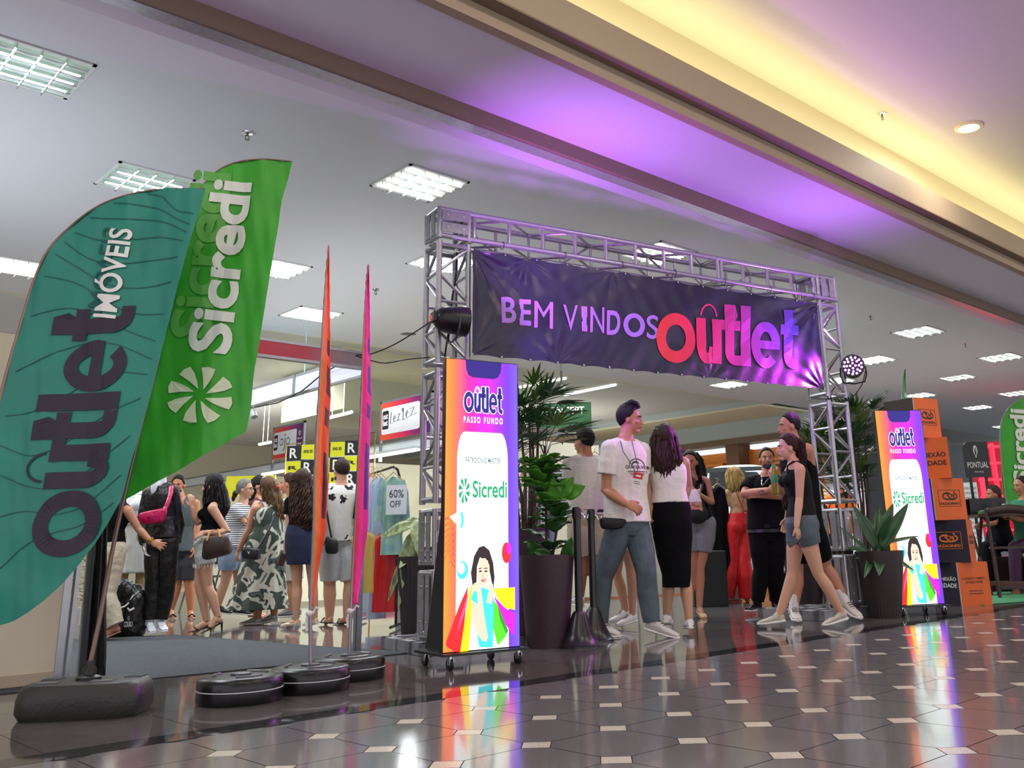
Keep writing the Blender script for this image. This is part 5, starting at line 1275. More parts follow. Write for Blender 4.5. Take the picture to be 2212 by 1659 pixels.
def bag_on(label, name, cat, box, D, m, strap=None, m2=None, extra=None, th=.10, ang=0., logo=None, taper=.85):
    """box: photo pixels tl,tr,br,bl of the bag front"""
    P = [atD(p[0], p[1], D) for p in box]; n = AWAY*th; t = thing(name, label, cat, sum(P, Vector())/4)
    b = MB(); R = []
    for f, sc in ((0, .80), (.15, 1), (.5, 1.05), (.85, 1), (1, .80)):
        ring = []
        for i in range(24):
            a = 2*math.pi*i/24; x = .5+.5*math.copysign(abs(math.cos(a))**.45, math.cos(a))*sc; y = .5+.5*math.copysign(abs(math.sin(a))**.45, math.sin(a))*sc
            q = P[3]*(1-x)*(1-y)+P[2]*x*(1-y)+P[1]*x*y+P[0]*(1-x)*y; ring.append(q+n*f)
        R.append(ring)
    b.rings(R); b.build('bag_body', m, t)
    if strap: 
        for (pts, r) in strap: MB().tube([atD(*p) for p in pts], [(r, r*.35)]*len(pts), 8, ax=RIGHT).build('strap', m2 or m, t)
    if logo: 
        s_, c, w, h, mm = logo; q = atD(c[0], c[1], D); b = MB(); b.shape(sh_fit(s_, -w/2, -h/2, w/2, h/2), lambda x, y, hh: q+RIGHT*x+Z*y-AWAY*.012); b.build('logo', mm, t)
    return t
def Dh(px, py, h): return Dof(fl(px, py, h))
# ---- main walking man
wht_c = mat('white cotton', '#e4ded8', .8, bump=(25, .3)); blk_c = mat('black cotton', '#0d0d10', .85, spec=.12, bump=(30, .3)); jean = mat('washed grey blue denim', '#66727c', .8, spec=.2, noise=(7, .4), bump=(160, .25))
sneak = mat('white sneaker', '#d8d2ce', .5); sole = mat('sole', '#e8e4e0', .5); sock_m = mat('white sock', '#ddd8d4', .9)
Dm = Dof(fl(1362, 1377))
p = Person('person in white printed t-shirt and grey jeans striding right, looking right', Dm, 1.84, (1361,905), (1352,950), (1356,1128), 42, 78, -.05, 'm', 1.04,
  arms={'R': ((1309,1059,-.12), (1351,1088,-.26)), 'L': ((1382,1050,.20), (1378,1105,.24))},
  legs={'R': ((1303,1243,.05), (1294,1345,.10), (1322,1374,.0)), 'L': ((1396,1238,-.08), (1408,1342,-.05), (1455,1378,-.12))}, skin=skinA, vox=.006)
p.body(feet=False, hands={'R': ((.9, -.35, -.2), (0, -.5, .9), .75, .05)}, beard=None); p.hair(h_blk, quiff=.012, cap=1.03)
sh1 = p.top(wht_c, .0, .026, .62, .020, disp=(.020, .11)); p.pants(jean, .12, 2., .018, .020, .030, disp=(.018, .12))
p.shoes('sneaker', sneak, sole)
# print, lanyard and badge
o_ = atD(1366, 1003, Dm-.2); n_ = -AWAY
from mathutils.bvhtree import BVHTree
def decal(parent, target, sh, c, w, h, m, name='print', off=.004, D=None, ex=None):
    bpy.context.view_layer.update(); dg = bpy.context.evaluated_depsgraph_get(); ev = target.evaluated_get(dg); me = ev.to_mesh()
    bv = BVHTree.FromPolygons([target.matrix_world @ v.co for v in me.vertices], [tuple(p_.vertices) for p_ in me.polygons]); ev.to_mesh_clear()
    q = atD(c[0], c[1], D); e = (ex or RIGHT).normalized(); dd = Z.cross(e); b = MB(); last = [.26]
    def fn(x, y, hh):
        o = q+e*x+Z*y; r = bv.ray_cast(o, dd, 1.)
        if r[0] is not None: last[0] = r[3]
        return o+dd*(last[0]-off)
    b.shape(sh_fit(sh, -w/2, -h/2, w/2, h/2), fn); return b.build(name, m, parent)
prt = mat('dark grey print', '#2c2c30', .7)
ex_ = (RIGHT*.86-AWAY*.3).normalized()
q = sh_add(sh_fit(text2d('QUIKSILVER', .02, 24), 0, .40, 1, .60), sh_arc(.5, .58, .33, .40, .03, .05, 0, 180, 24), sh_arc(.45, .66, .16, .18, .05, .10, 20, 200, 12), sh_rect(.1, .26, .9, .30, 8), sh_rect(.15, .17, .85, .20, 8), sh_rect(.22, .09, .78, .12, 8), sh_rect(.3, .02, .7, .04, 6))
decal(p.root, sh1, q, (1363, 1003), .165, .15, prt, D=Dm-.42, ex=(RIGHT*.97-AWAY*.2))
b = MB(); b.tube([atD(1340,952,Dm-.12), atD(1346,975,Dm-.20), atD(1362,1000,Dm-.24), atD(1372,1018,Dm-.25)], .0035, 6); b.tube([atD(1365,952,Dm-.10), atD(1371,980,Dm-.20), atD(1378,1005,Dm-.24), atD(1377,1018,Dm-.25)], .0035, 6)
t = thing('badge', 'red and white visitor badge on a thin lanyard worn by the striding man', 'badge', atD(1376,1035,Dm-.25)); b.build('lanyard', mat('grey cord', '#4a4650', .6), t)
M = frame(atD(1364,1053,Dm-.25), (RIGHT*.97-Z*.12+Vector((0,0,-.08))).normalized(), AWAY); b = MB(); b.box((0, 0, 0), (.075, .004, .125), 0, Matrix.Rotation(0, 4, 'X')); b.box((0, -.001, .075), (.075, 0, .125), 1); b.box((.02, -.002, .092), (.06, -.001, .105), 2)
for k in range(3): b.box((.012, -.002, .02+.015*k), (.06, -.001, .024+.015*k), 2 if k == 0 else 3)
b.build('card', [mat('card white', '#e9e2da', .4), mat('card red', '#c81e22', .4), white_p, prt], t, M)
bag_on('black hip pack worn under the t-shirt hem of the striding man', 'hip_pack', 'bag', [(1294,1117),(1356,1121),(1344,1142),(1299,1143)], Dm-.20, mat('black nylon', '#0d0d10', .6), th=.07)
# ---- woman in white tank and black skirt
Dk = Dof(fl(1478, 1368))
p = Person('person with long dark hair in white sleeveless top and long black skirt, seen from behind', Dk, 1.62, (1434,948), (1441,982), (1449,1116), 178, -165, 0, 'f', 1.05,
  arms={'L': ((1401,1050,.02), (1403,1100,-.02)), 'R': ((1488,1048,.15), (1475,1095,.22))}, legs={'L': ((1445,1245,.0), (1440,1330,.06), (1448,1352,.25)), 'R': ((1480,1248,0), (1489,1342,-.02), (1478,1358,.20))}, skin=skinB, vox=.0065)
p.body(feet=False, ); p.hair(h_brn, path=[(1434,925,.0,15,.06),(1434,945,.0,25,.085),(1436,970,-.03,29,.085),(1440,993,-.07,31,.06),(1441,1008,-.09,24,.04),(1440,1024,-.10,12,.025)], strands=70, wave=.004, cap=1.05)
p.top(wht_c, .22, .020, 0, tank=3, disp=(.012, .09), neck=.95); 
p.pxloft('skirt', blk_c, [(1449,1076,0,37,.125),(1450,1098,0,41,.155),(1450,1130,0,43,.165),(1453,1160,0,41,.14),(1456,1200,0,36,.13),(1461,1240,0,30,.12),(1461,1268,0,29,.12)])
p.shoes('sneaker', white_p, sole)
b = MB(); b.tube([atD(1412,929,Dk-.02), atD(1416,922,Dk-.09), atD(1434,918,Dk+.10), atD(1447,922,Dk+.0), atD(1448,931,Dk)], .005, 6); b.ell(atD(1446,921,Dk+.02), (.02, .01, .016)); t = b.build('sunglasses', mat('dark glasses', '#1a1416', .2), p.root)
# ---- walker hidden behind the striding man
De = Dm+.95
p = Person('person in light shorts mostly hidden behind the striding man, white shoes showing', De, 1.56, (1350,978), (1350,1010), (1348,1140), -70, None, 0, 'f', 1., arms={'L': ((1345,1070,0), (1348,1110,.05)), 'R': ((1350,1070,.1), (1350,1110,.1))},
  legs={'L': ((1362,1228,-.02), (1366,1330,.02), (1342,1352,-.04)), 'R': ((1332,1240,.1), (1352,1322,.1), (1326,1344,.05))}, skin=skinB, vox=.009)
p.body(feet=False, eyes=False); p.hair(h_brn); p.top(mat('cream top', '#d8cdbb', .8), -.04, .02, .4); p.pants(mat('pale shorts', '#cfc8c4', .8), .2, .5, .03, name='shorts'); p.shoes('sneaker', white_p, sole)
# ---- man from behind, white tee and cream shorts
Df = Dh(1262, 929, 1.74)
crm = mat('cream shorts cloth', '#d9cbb4', .8, bump=(30, .3))
p = Person('person in white t-shirt and cream shorts standing with back turned behind the barrier posts', Df, 1.74, (1261,953), (1266,985), (1268,1108), -150, -125, 0, 'm', 1.05,
  arms={'L': ((1238,1048,-.05), (1246,1066,.16)), 'R': ((1305,1045,.1), (1300,1080,.2))}, legs={'L': ((1254,1212,0), (1252,1296,.02), (1240,1306,.15)), 'R': ((1284,1212,0), (1286,1296,0), (1282,1306,.2))}, skin=skinA, vox=.008)
p.body(feet=False, ); p.hair(h_blk, cap=1.0); p.top(wht_c, -.05, .03, .75, .02, disp=(.022, .12)); p.pants(crm, .12, .88, .03, name='shorts'); p.shoes('sneaker', sneak, sole)
b = MB(); p.sect(b, [.0, .05], .036); p.part(b, 'belt', mat('dark belt', '#1a1418', .5), rem=False)
# ---- woman with baby carrier
Db = Dof(fl(1512, 1334))
p = Person('person with long dark hair and grey shorts carrying a baby in a front carrier', Db, 1.60, (1491,998), (1495,1026), (1508,1130), -8, -15, -.1, 'f', 1.0,
  arms={'L': ((1538,1087,-.06), (1512,1069,-.24), ), 'R': ((1478,1085,-.05), (1492,1098,-.26))}, legs={'L': ((1512,1226,0), (1511,1312,0), (1519,1334,-.12)), 'R': ((1492,1226,0), (1490,1312,.05), (1486,1330,-.1))}, skin=skinA, vox=.0075)
p.body(hands={'L': ((-.9, .35, -.1), (0, -.2, 1), .35, .1), 'R': ((.95, -.25, -.05), (0, -.1, 1), .25, .15)}); p.hair(h_blk, path=[(1492,978,.05,13,.05),(1496,996,.08,21,.07),(1500,1018,.08,22,.07),(1508,1040,.0,17,.05),(1514,1056,-.03,10,.03)], strands=30, wave=.006)
p.top(blk_c, .05, .014, 0, tank=3); p.pants(mat('grey shorts cloth', '#7d8186', .8, bump=(40, .3)), .25, .62, .035, name='shorts'); p.shoes('flat', mat('tan shoe', '#c09a6c', .6))
b = MB(); b.ell(atD(1506,1110,Db-.17), (.13, .10, .10)); b.ell(atD(1502,1090,Db-.16), (.11, .09, .10)); b.tube([atD(1516,1040,Db-.06), atD(1512,1060,Db-.2), atD(1508,1085,Db-.22)], [(.03, .01)]*3, 8, ax=RIGHT)
tag(b.build('baby_carrier', mat('black carrier cloth', '#14151c', .8), mods=[('remesh', .008), ('smooth', 2)]), 'black cloth baby carrier on the chest of the woman in grey shorts', 'baby carrier')
by = Person('baby in a white top held in the dark carrier on the woman\'s chest', Db-.24, .72, (1488,1043), (1492,1056), (1500,1085), 160, -100, 0, 'm', 1.0, arms={'L': ((1480,1070,0), (1484,1078,0)), 'R': ((1508,1068,.02), (1512,1058,-.02))}, legs={'L': ((1490,1098,0), (1484,1106,0), (1482,1110,0)), 'R': ((1512,1098,0), (1516,1108,0), (1520,1110,0))}, skin=skinB, vox=.006, cat='baby', name='baby')
by.body(eyes=False); by.hair(hairmat('baby hair', '#6a4a34'), cap=.98); by.top(wht_c, .0, .02, 0, disp=None)
# ---- blonde woman in red trousers
Dr_ = Dof(fl(1600, 1302))
redc = mat('red satin trousers', '#d01418', .45, bump=(12, .4))
p = Person('blonde person in red wide trousers with a strappy open back, arm on a garment', Dr_, 1.66, (1586,1030), (1593,1052), (1597,1132), -160, -140, -.15, 'f', 1.0,
  arms={'L': ((1577,1092,-.05), (1550,1068,.10)), 'R': ((1615,1095,.05), (1605,1120,.15))}, legs={'L': ((1582,1212,0), (1568,1288,0), (1562,1299,.15)), 'R': ((1607,1212,0), (1614,1290,0), (1614,1300,.15))}, skin=mat('tattooed fair skin', '#d2a070', .5, noise=(30, .5, '#8a6a50')), vox=.0075)
p.body(); p.hair(h_bld, path=[(1585,1012,.0,10,.06),(1586,1024,0,17,.08),(1590,1040,-.04,19,.07),(1592,1052,-.06,17,.05),(1586,1060,-.06,12,.03)], strands=40, wave=.003)
p.pants(redc, .30, 2.04, .02, .035, .075, bell=.05)
b = MB()
for a, c in (((1604,1098),(1617,1112)), ((1617,1098),(1603,1110)), ((1602,1106),(1618,1104)), ((1590,1062),(1606,1100)), ((1612,1062),(1600,1096))): b.tube([atD(*a, Dr_-.13), atD(*c, Dr_-.13)], .005, 6)
b.build('straps', mat('red strap', '#a01014', .5), p.root)
# ---- guard
Dg_ = Dof(fl(1632, 1327))
p = Person('guard in black with crossed tattooed arms facing the camera', Dg_, 1.70, (1657,992), (1655,1027), (1657,1150), 4, -6, .12, 'm', 1.16,
  arms={'R': ((1608,1068,-.12), (1660,1059,-.30)), 'L': ((1702,1070,-.12), (1640,1070,-.22))}, legs={'R': ((1645,1230,0), (1636,1305,.04), (1610,1322,-.14)), 'L': ((1675,1228,.03), (1676,1305,.1), (1690,1318,-.05))}, skin=skinA, vox=.007)
p.body(feet=False, hands={'R': ((.9, .1, .3), (0, -.2, 1), .5, .05), 'L': ((-.9, .1, .3), (0, -.2, 1), .6, .05)}, beard=mat('guard beard', '#2a1c18', .7)); p.hair(h_blk, cap=.99, low=.05)
p.top(blk_c, .06, .022, .62, .012); p.pants(mat('black trouser cloth', '#0c0c0f', .8, spec=.15, bump=(30, .3)), .12, 1.92, .018, .022, .03); p.shoes('boot', mat('black leather', '#0c0b0c', .25))
b = MB(); p.sect(b, [.0, .055], .026); p.part(b, 'belt', mat('black belt', '#17161a', .4), rem=False); MB().box((-.03, -.01, -.018), (.03, .0, .018)).build('buckle', chrome, p.root, frame(atD(1657,1137,Dg_-.21), RIGHT, AWAY))
b = MB(); b.tube([atD(1647,1026,Dg_-.10), atD(1645,1040,Dg_-.17), atD(1646,1050,Dg_-.19), atD(1650,1046,Dg_-.19), atD(1660,1034,Dg_-.13)], .004, 6); b.build('neck_chain', chrome, p.root)
b = MB()
for k in range(5): b.ell(atD(1630+k*4, 1060+3*math.sin(k*2), Dg_-.335+.0*k), (.016, .008, .013))
b.build('tattoo', mat('tattoo ink', '#453a4a', .6), p.root, mods=[('wrap', [c for c in p.root.children if c.name.startswith('body')][0] if [c for c in p.root.children if c.name.startswith('body')] else None, .0015)])
# ---- tall youth with the bottle
Dy = Dof(fl(1716, 1345))+.05
p = Person('tall person with short faded hair in black behind the walking girl, holding a bottle', Dy, 1.84, (1704,921), (1717,957), (1735,1120), -68, -80, 0, 'm', 1.,
  arms={'R': ((1700,1072,.05), (1672,1040,-.10)), 'L': ((1760,1060,-.02), (1752,1120,-.05))}, legs={'R': ((1722,1232,.10), (1714,1318,.05), (1722,1343,-.12)), 'L': ((1782,1222,.05), (1826,1300,.06), (1840,1328,-.02))}, skin=skinA, vox=.0065)
p.body(feet=False, hands={'R': ((-.2, .9, -.3), (.6, 0, .4), .9, .03), 'L': ((-.1, -1, 0), (-.5, 0, .5), .5, .1)}); p.hair(h_blk, cap=.985, low=.02); p.top(blk_c, -.04, .02, 0, tank=3); p.pants(blk_c, .2, .85, .03, name='shorts'); p.shoes('chunky', mat('knit sneaker', '#c8c0b4', .6), sole)
for q in 'LR': b = MB(); kn, an, to = p.leg[q]; b.tube([kn*.38+an*.62, an], [.048, .042], 12); p.part(b, 'sock', sock_m)
# bottle
c = atD(1676, 1068, Dy-.24); t = thing('drink_bottle', 'green capped drink bottle held by the tall youth', 'bottle', c)
MB().lathe(c, [(.030, 0), (.034, .01), (.034, .10), (.031, .12), (.034, .14), (.033, .18), (.016, .225), (.0155, .24)], 20).build('bottle_body', mat('amber drink', '#a89a3a', .1, trans=.55), t)
MB().lathe(c, [(.0345, .105), (.0350, .11), (.0350, .165), (.0340, .17)], 20, cap=False).build('bottle_label', mat('green label', '#3d8a52', .4), t); MB().lathe(c, [(.018, .238), (.018, .262), (.016, .265)], 16).build('cap', mat('green cap', '#2fa068', .4), t)
# ---- walking girl
Dw = Dof(fl(1700, 1356))
p = Person('person with long ponytail, black camisole and grey denim shorts striding left', Dw, 1.64, (1702,967), (1714,999), (1731,1128), -84, -88, .0, 'f', 1.04,
  arms={'L': ((1727,1076,-.14), (1721,1137,-.20)), 'R': ((1712,1070,.16), (1700,1120,.18))}, legs={'R': ((1712,1238,.08), (1682,1330,.06), (1634,1352,.04)), 'L': ((1768,1240,-.06), (1818,1325,-.04), (1786,1352,-.08))}, skin=skinB, vox=.006)
p.body(feet=False, hands={'L': ((.15, -1, 0), (-.5, 0, .6), .45, .12)}); p.hair(h_red, path=[(1716,948,.0,8,.04),(1726,958,0,10,.045),(1730,985,.02,10,.04),(1728,1015,.04,9,.035),(1720,1045,.08,11,.03),(1706,1070,.06,12,.03),(1700,1092,.06,8,.02)], strands=40, wave=.004)
p.top(mat('black camisole', '#0b0b0e', .7, spec=.2), .10, .012, 0, tank=1, disp=(.006, .08)); p.pants(mat('grey blue denim', '#5a6670', .8, noise=(12, .35), bump=(200, .3)), .24, .40, .026, name='shorts'); p.shoes('chunky', mat('cream sneaker', '#d6cdbd', .55, noise=(16, .25, '#a39a88')), sole)
M = frame(atD(1707, 1184, Dw-.28), (RIGHT*.75+Z*.45).normalized(), AWAY); o = MB().box((0, 0, 0), (.09, .009, .045)).build('phone', mat('glossy phone', '#16171a', .1), None, M, mods=[('bevel', .003)]); tag(o, 'dark phone in the lowered hand of the walking girl', 'phone')
# ---- right edge people
D = 12.7
p = Person('person with brown hair in black seated behind the small table at the right', D, 1.62, (2145,1068), (2147,1090), (2160,1170), -70, -85, 0, 'f', 1.05, arms={'L': ((2150,1130,-.1), (2125,1135,-.25)), 'R': ((2140,1130,.1), (2122,1135,.1))}, legs={'L': ((2135,1180,-.05), (2140,1268,-.05), (2125,1285,-.1)), 'R': ((2140,1180,.1), (2160,1268,.1), (2145,1285,.1))}, skin=skinA, vox=.010)
p.body(); p.hair(h_cur, path=[(2146,1055,0,9,.05),(2150,1070,.02,11,.06),(2154,1090,.03,10,.05)], strands=14); p.top(blk_c, -.1, .03, .6, disp=(.01, .1)); p.pants(blk_c, .2, 1.95, .03, .05, .08)
MB().box((-.2, -.2, 0), (.2, .2, .44)).build('seat_box', wood, None, frame((p.pl.x, p.pl.y, 0), RIGHT, AWAY)); o = bpy.data.objects['seat_box']; o.name = 'stool'; tag(o, 'dark wooden stool under the seated woman at the right', 'stool')
D = 12.1
p = Person('person in green shirt cut off by the right edge, sitting at the table', D, 1.75, (2207,1050), (2213,1078), (2225,1170), -70, -85, 0, 'm', 1.05, arms={'L': ((2205,1122,-.2), (2180,1112,-.25)), 'R': ((2200,1125,.1), (2182,1118,.1))}, legs={'L': ((2192,1185,-.1), (2195,1275,-.1), (2180,1290,-.1)), 'R': ((2192,1180,.1), (2196,1275,.1), (2180,1288,.1))}, skin=skinA, vox=.010)
p.body(); p.hair(h_brn, cap=.97, low=-.05); p.top(mat('green t-shirt', '#2c7a5a', .8), -.08, .03, .6); p.pants(mat('purple grey trousers', '#4a2a4a', .8), .2, 1.95)
MB().box((-.2, -.2, 0), (.2, .2, .44)).build('seat_box', wood, None, frame((p.pl.x, p.pl.y, 0), RIGHT, AWAY)); o = bpy.data.objects['seat_box']; o.name = 'stool'; tag(o, 'dark wooden stool under the man in green at the right edge', 'stool')
D = 14.6
p = Person('person in bright orange shirt seen through the right truss tower', D, 1.7, (1815,1048), (1816,1066), (1814,1145), 10, 10, 0, 'm', 1.1, arms={'L': ((1840,1105,-.05), (1830,1125,-.2)), 'R': ((1794,1105,-.05), (1800,1125,-.2))}, skin=skinC, vox=.011)
p.body(eyes=False); p.hair(h_blk); p.top(mat('bright orange shirt', '#ff6a10', .7), -.1, .04, .8); p.pants(blk_c)
D = 15.2
p = Person('blonde person behind the right truss tower beside the one in orange', D, 1.62, (1785,1073), (1786,1090), (1786,1155), 0, 0, 0, 'f', 1., skin=skinB, vox=.011)
p.body(eyes=False); p.hair(h_bld, path=[(1785,1062,.05,8,.05),(1785,1078,.07,12,.05),(1785,1092,.07,11,.04)]); p.top(mat('grey top', '#8a8f94', .8), -.1, .02, .5); p.pants(blk_c)
D = Dh(1144, 990, 1.60)
p = Person('blonde person in navy behind the palm next to the first lit screen', D, 1.62, (1143,1018), (1152,1046), (1165,1150), -60, -75, -.2, 'f', 1.05, arms={'L': ((1172,1100,-.05), (1145,1120,-.15)), 'R': ((1140,1100,.1), (1125,1115,0))}, skin=skinB, vox=.009)
p.body(); p.hair(h_bld, path=[(1147,998,0,12,.06),(1152,1015,0,17,.08),(1158,1035,0,20,.07),(1164,1052,0,16,.05)], strands=30, wave=.006); p.top(mat('navy blouse', '#1c2038', .8), -.05, .03, .9); p.pants(blk_c)
# ================= left group
# leaning woman
Dl = Dof(fl(240, 1384))
beige = mat('beige baggy trouser cloth', '#c9bda4', .8, bump=(20, .4))
p = Person('person in black vest top and baggy beige trousers leaning towards the leather mannequin', Dl, 1.66, (246,1060), (254,1088), (233,1186), 160, 120, 0, 'f', 1.02,
  arms={'R': ((299,1142,-.02), (327,1171,-.02)), 'L': ((235,1140,.15), (245,1165,.2))}, legs={'L': ((212,1278,.05), (192,1352,.08), (188,1374,.20)), 'R': ((226,1282,-.06), (248,1352,-.05), (216,1383,-.14))}, skin=skinA, vox=.007)
p.body(hands={'R': ((.9, -.35, 0), (0, -.3, 1), .15, .30)}); p.hair(h_blk, path=[(248,1050,0,12,.06),(254,1075,-.04,14,.06),(256,1100,-.07,13,.04),(256,1118,-.08,8,.02)], strands=25)
p.top(blk_c, .14, .012, 0, tank=1); p.pants(beige, .24, 1.98, .03, .045, .05, disp=(.03, .11)); p.shoes('sandal', mat('nude sandal', '#b89878', .5))
b = MB(); w = atD(326, 1169, Dl-.02); d = (p.arm['R'][1]-p.arm['R'][0]).normalized(); u = d.orthogonal().normalized(); v = d.cross(u)
for k in range(2): b.tube([w-d*.015*k+u*.032*math.cos(a)+v*.032*math.sin(a) for a in [2*math.pi*i/14 for i in range(14)]], .005, 6, close=True)
b.build('bracelet', mat('gold', '#d0a040', .25, metal=1), p.root)
# leather mannequin
Dq = Dof(fl(332, 1373))
leather = mat('black leather jacket', '#101013', .4, spec=.4, bump=(18, .5)); mann_w = mat('white mannequin', '#dfe3ec', .3)
p = Person('headless white mannequin in black leather jacket and trousers with white boots', Dq, 1.66, (346,1015), (347,1045), (350,1168), -12, None, 0, 'f', .92,
  arms={'R': ((309,1135,.0), (314,1178,-.05)), 'L': ((385,1135,.05), (378,1175,0))}, legs={'R': ((332,1255,0), (323,1345,0), (330,1370,-.14)), 'L': ((362,1255,0), (346,1343,.03), (356,1366,-.10))}, skin=mann_w, vox=.007, cat='mannequin', name='mannequin')
p.bust = .05; b_ = p.body(feet=False, head=False, eyes=False); b = MB(); b.tube([p.nk-Z*.03, p.nk+Z*.05, p.nk+Z*.09], [.06, .05, .055], 16); p.part(b, 'neck', mann_w)
p.top(leather, .05, .036, 1.6, .020, disp=(.016, .07), name='jacket', neck=.96)
b = MB(); b.ell(p.nk-p.up*.05+p.f*.075, (.050, .035, .085)); b.build('chest', mann_w, p.root)
p.pants(leather, .2, 1.93, .02, .03, .035, disp=(.018, .08)); p.shoes('boot', mat('white boots', '#e4e8f0', .3), mat('white boot sole', '#d8dce4', .3))
bag_on('magenta belt bag strapped across the leather mannequin', 'belt_bag', 'bag', [(294,1109),(357,1096),(349,1128),(304,1134)], Dq-.26, mat('magenta quilted nylon', '#c01258', .3, bump=(30, .6)), [([(356,1100,Dq-.22),(363,1085,Dq-.2),(369,1065,Dq-.17),(370,1050,Dq-.1)], .022)], th=.08, logo=(sh_rect(0, 0, 1, 1), (323, 1116), .035, .012, mat('gold plate', '#e0c080', .3, metal=1)))
# grey dress mannequin behind
D = Dq+1.3
p = Person('mannequin in a pale grey dress on a wooden leg behind the leather mannequin', D, 1.6, (285,1030), (285,1062), (292,1165), 10, None, 0, 'f', 1., skin=mat('wood mannequin', '#8a7448', .5), vox=.010, cat='mannequin', name='mannequin')
p.body(head=False, eyes=False, feet=True); p.pxloft('dress', mat('pale grey dress', '#9c9c98', .7, bump=(8, .4)), [(286,1068,0,24,.10),(286,1100,0,25,.11),(290,1140,0,20,.10),(291,1180,0,23,.13),(291,1215,0,28,.15),(291,1238,0,31,.16)], fold=.05); p.top(mat('white blouse', '#cfd3d8', .7), .3, .04, .9)
# bearded man
Da = Dh(385, 1026, 1.74)
p = Person('bearded person in grey tank top and dark shorts facing the camera behind the mannequin', Da, 1.74, (385,1048), (390,1076), (398,1186), 8, 5, -.05, 'm', 1.03, arms={'R': ((362,1135,0), (365,1180,-.05)), 'L': ((425,1135,.0), (420,1180,-.05))}, legs={'R': ((384,1256,0), (369,1318,0), (374,1336,-.12)), 'L': ((408,1256,0), (412,1320,.05), (415,1336,-.1))}, skin=skinC, vox=.008)
p.body(beard=mat('black beard', '#1a1210', .7)); p.hair(h_blk, cap=1.02); p.top(mat('slate grey tank', '#3f4a4c', .8, bump=(30, .3)), -.05, .022, 0, tank=3); p.pants(mat('dark shorts cloth', '#26262b', .8), .2, .95, .03, name='shorts'); p.shoes('flip', mat('dark strap', '#2a1e1a', .5), mat('brown sole', '#6a4a38', .6))
# woman in heels
Dh_ = Dof(fl(437, 1368))
p = Person('person with long black hair, black top and frayed white denim shorts in black heels', Dh_, 1.68, (459,1050), (466,1083), (447,1178), -75, -95, 0, 'f', .98,
  arms={'R': ((424,1130,.0), (415,1097,-.05)), 'L': ((492,1150,-.08), (444,1150,-.22))}, legs={'R': ((430,1264,.0), (446,1342,.02), (411,1366,-.04)), 'L': ((448,1268,-.06), (471,1332,-.06), (448,1362,-.12))}, skin=skinB, vox=.0065)
p.body(hands={'R': ((-.1, 1, -.1), (-.6, 0, .6), .25, .15), 'L': ((-.9, -.3, 0), (0, -.6, .8), .3, .1)}); p.hair(h_blk, path=[(462,1035,0,14,.06),(464,1052,0,19,.085),(466,1075,0,23,.08),(468,1098,-.02,24,.07),(462,1118,-.03,18,.05),(452,1130,-.03,10,.03)], strands=70, wave=.004, cap=1.04)
p.top(blk_c, .22, .012, 0, tank=3); p.pants(mat('white denim', '#c9cfc8', .8, bump=(60, .4)), .2, .40, .03, name='shorts'); p.shoes('heel', mat('black strap', '#121012', .3))
b = MB(); rnd = random.Random(2)
for q in 'LR':
    hp, kn = p.hp[q], p.leg[q][0]; e = hp+(kn-hp)*.42; 
    for k in range(22):
        a = 2*math.pi*k/22; c = e+p.l*.098*math.cos(a)+p.f*.098*math.sin(a); b.tube([c, c-Z*(.02+.02*rnd.random())+p.l*(rnd.random()-.5)*.01], .003, 4)
b.build('fray', mat('white thread', '#e8e8e4', .9), p.root)['kind'] = 'stuff'
bag_on('dark brown handbag with tan trim hanging from the arm of the woman in heels', 'handbag', 'bag', [(438,1160),(489,1153),(494,1196),(432,1212)], Dh_-.36, mat('dark brown canvas', '#3a2a24', .45, noise=(90, .4)), [([(447,1168,Dh_-.37),(452,1150,Dh_-.35),(470,1143,Dh_-.33),(476,1160,Dh_-.37)], .010)], mat('tan leather', '#b87a34', .4), th=.14)
# grey haired woman
Dz = Dh(528, 1035, 1.58)
stripe = mat('striped cotton', '#d8dade', .8)
nt = stripe.node_tree; tc = nt.nodes.new('ShaderNodeTexCoord'); sp = nt.nodes.new('ShaderNodeSeparateXYZ'); mm = nt.nodes.new('ShaderNodeMath'); mm.operation = 'MULTIPLY'; mm.inputs[1].default_value = 260; m3 = nt.nodes.new('ShaderNodeMath'); m3.operation = 'SINE'; m4 = nt.nodes.new('ShaderNodeMath'); m4.operation = 'GREATER_THAN'; m4.inputs[1].default_value = .25; mx = nt.nodes.new('ShaderNodeMix'); mx.data_type = 'RGBA'; mx.inputs[6].default_value = (*lin('#d5d8dc'), 1); mx.inputs[7].default_value = (*lin('#2c3036'), 1)
for a, c in ((tc.outputs['Object'], sp.inputs[0]), (sp.outputs['Z'], mm.inputs[0]), (mm.outputs[0], m3.inputs[0]), (m3.outputs[0], m4.inputs[0]), (m4.outputs[0], mx.inputs[0]), (mx.outputs[2], nt.nodes['Principled BSDF'].inputs['Base Color'])): nt.links.new(a, c)
ldenim = mat('light blue denim', '#8fa8c4', .8, noise=(10, .3), bump=(120, .3))
p = Person('person with grey hair and glasses in a striped t-shirt and light denim shorts', Dz, 1.58, (530,1057), (523,1088), (507,1178), 80, 88, 0, 'f', 1.12,
  arms={'R': ((530,1130,-.1), (545,1100,-.05)), 'L': ((540,1125,.15), (550,1100,.1))}, legs={'R': ((486,1258,-.02), (470,1312,0), (488,1326,0)), 'L': ((515,1258,.1), (512,1315,.1), (530,1328,.1))}, skin=skinB, vox=.0075)
p.body(feet=False, ); p.hair(h_gry, extra=[((0, -.10, -.03), (.03, .035, .03))], cap=1.0)
b = MB(); b.ell(p.H(0, -.125, -.055), (.03, .03, .045)); b.ell(p.H(0, -.14, -.10), (.022, .022, .04)); b.build('hair_bun', h_brn, p.root)
b = MB(); 
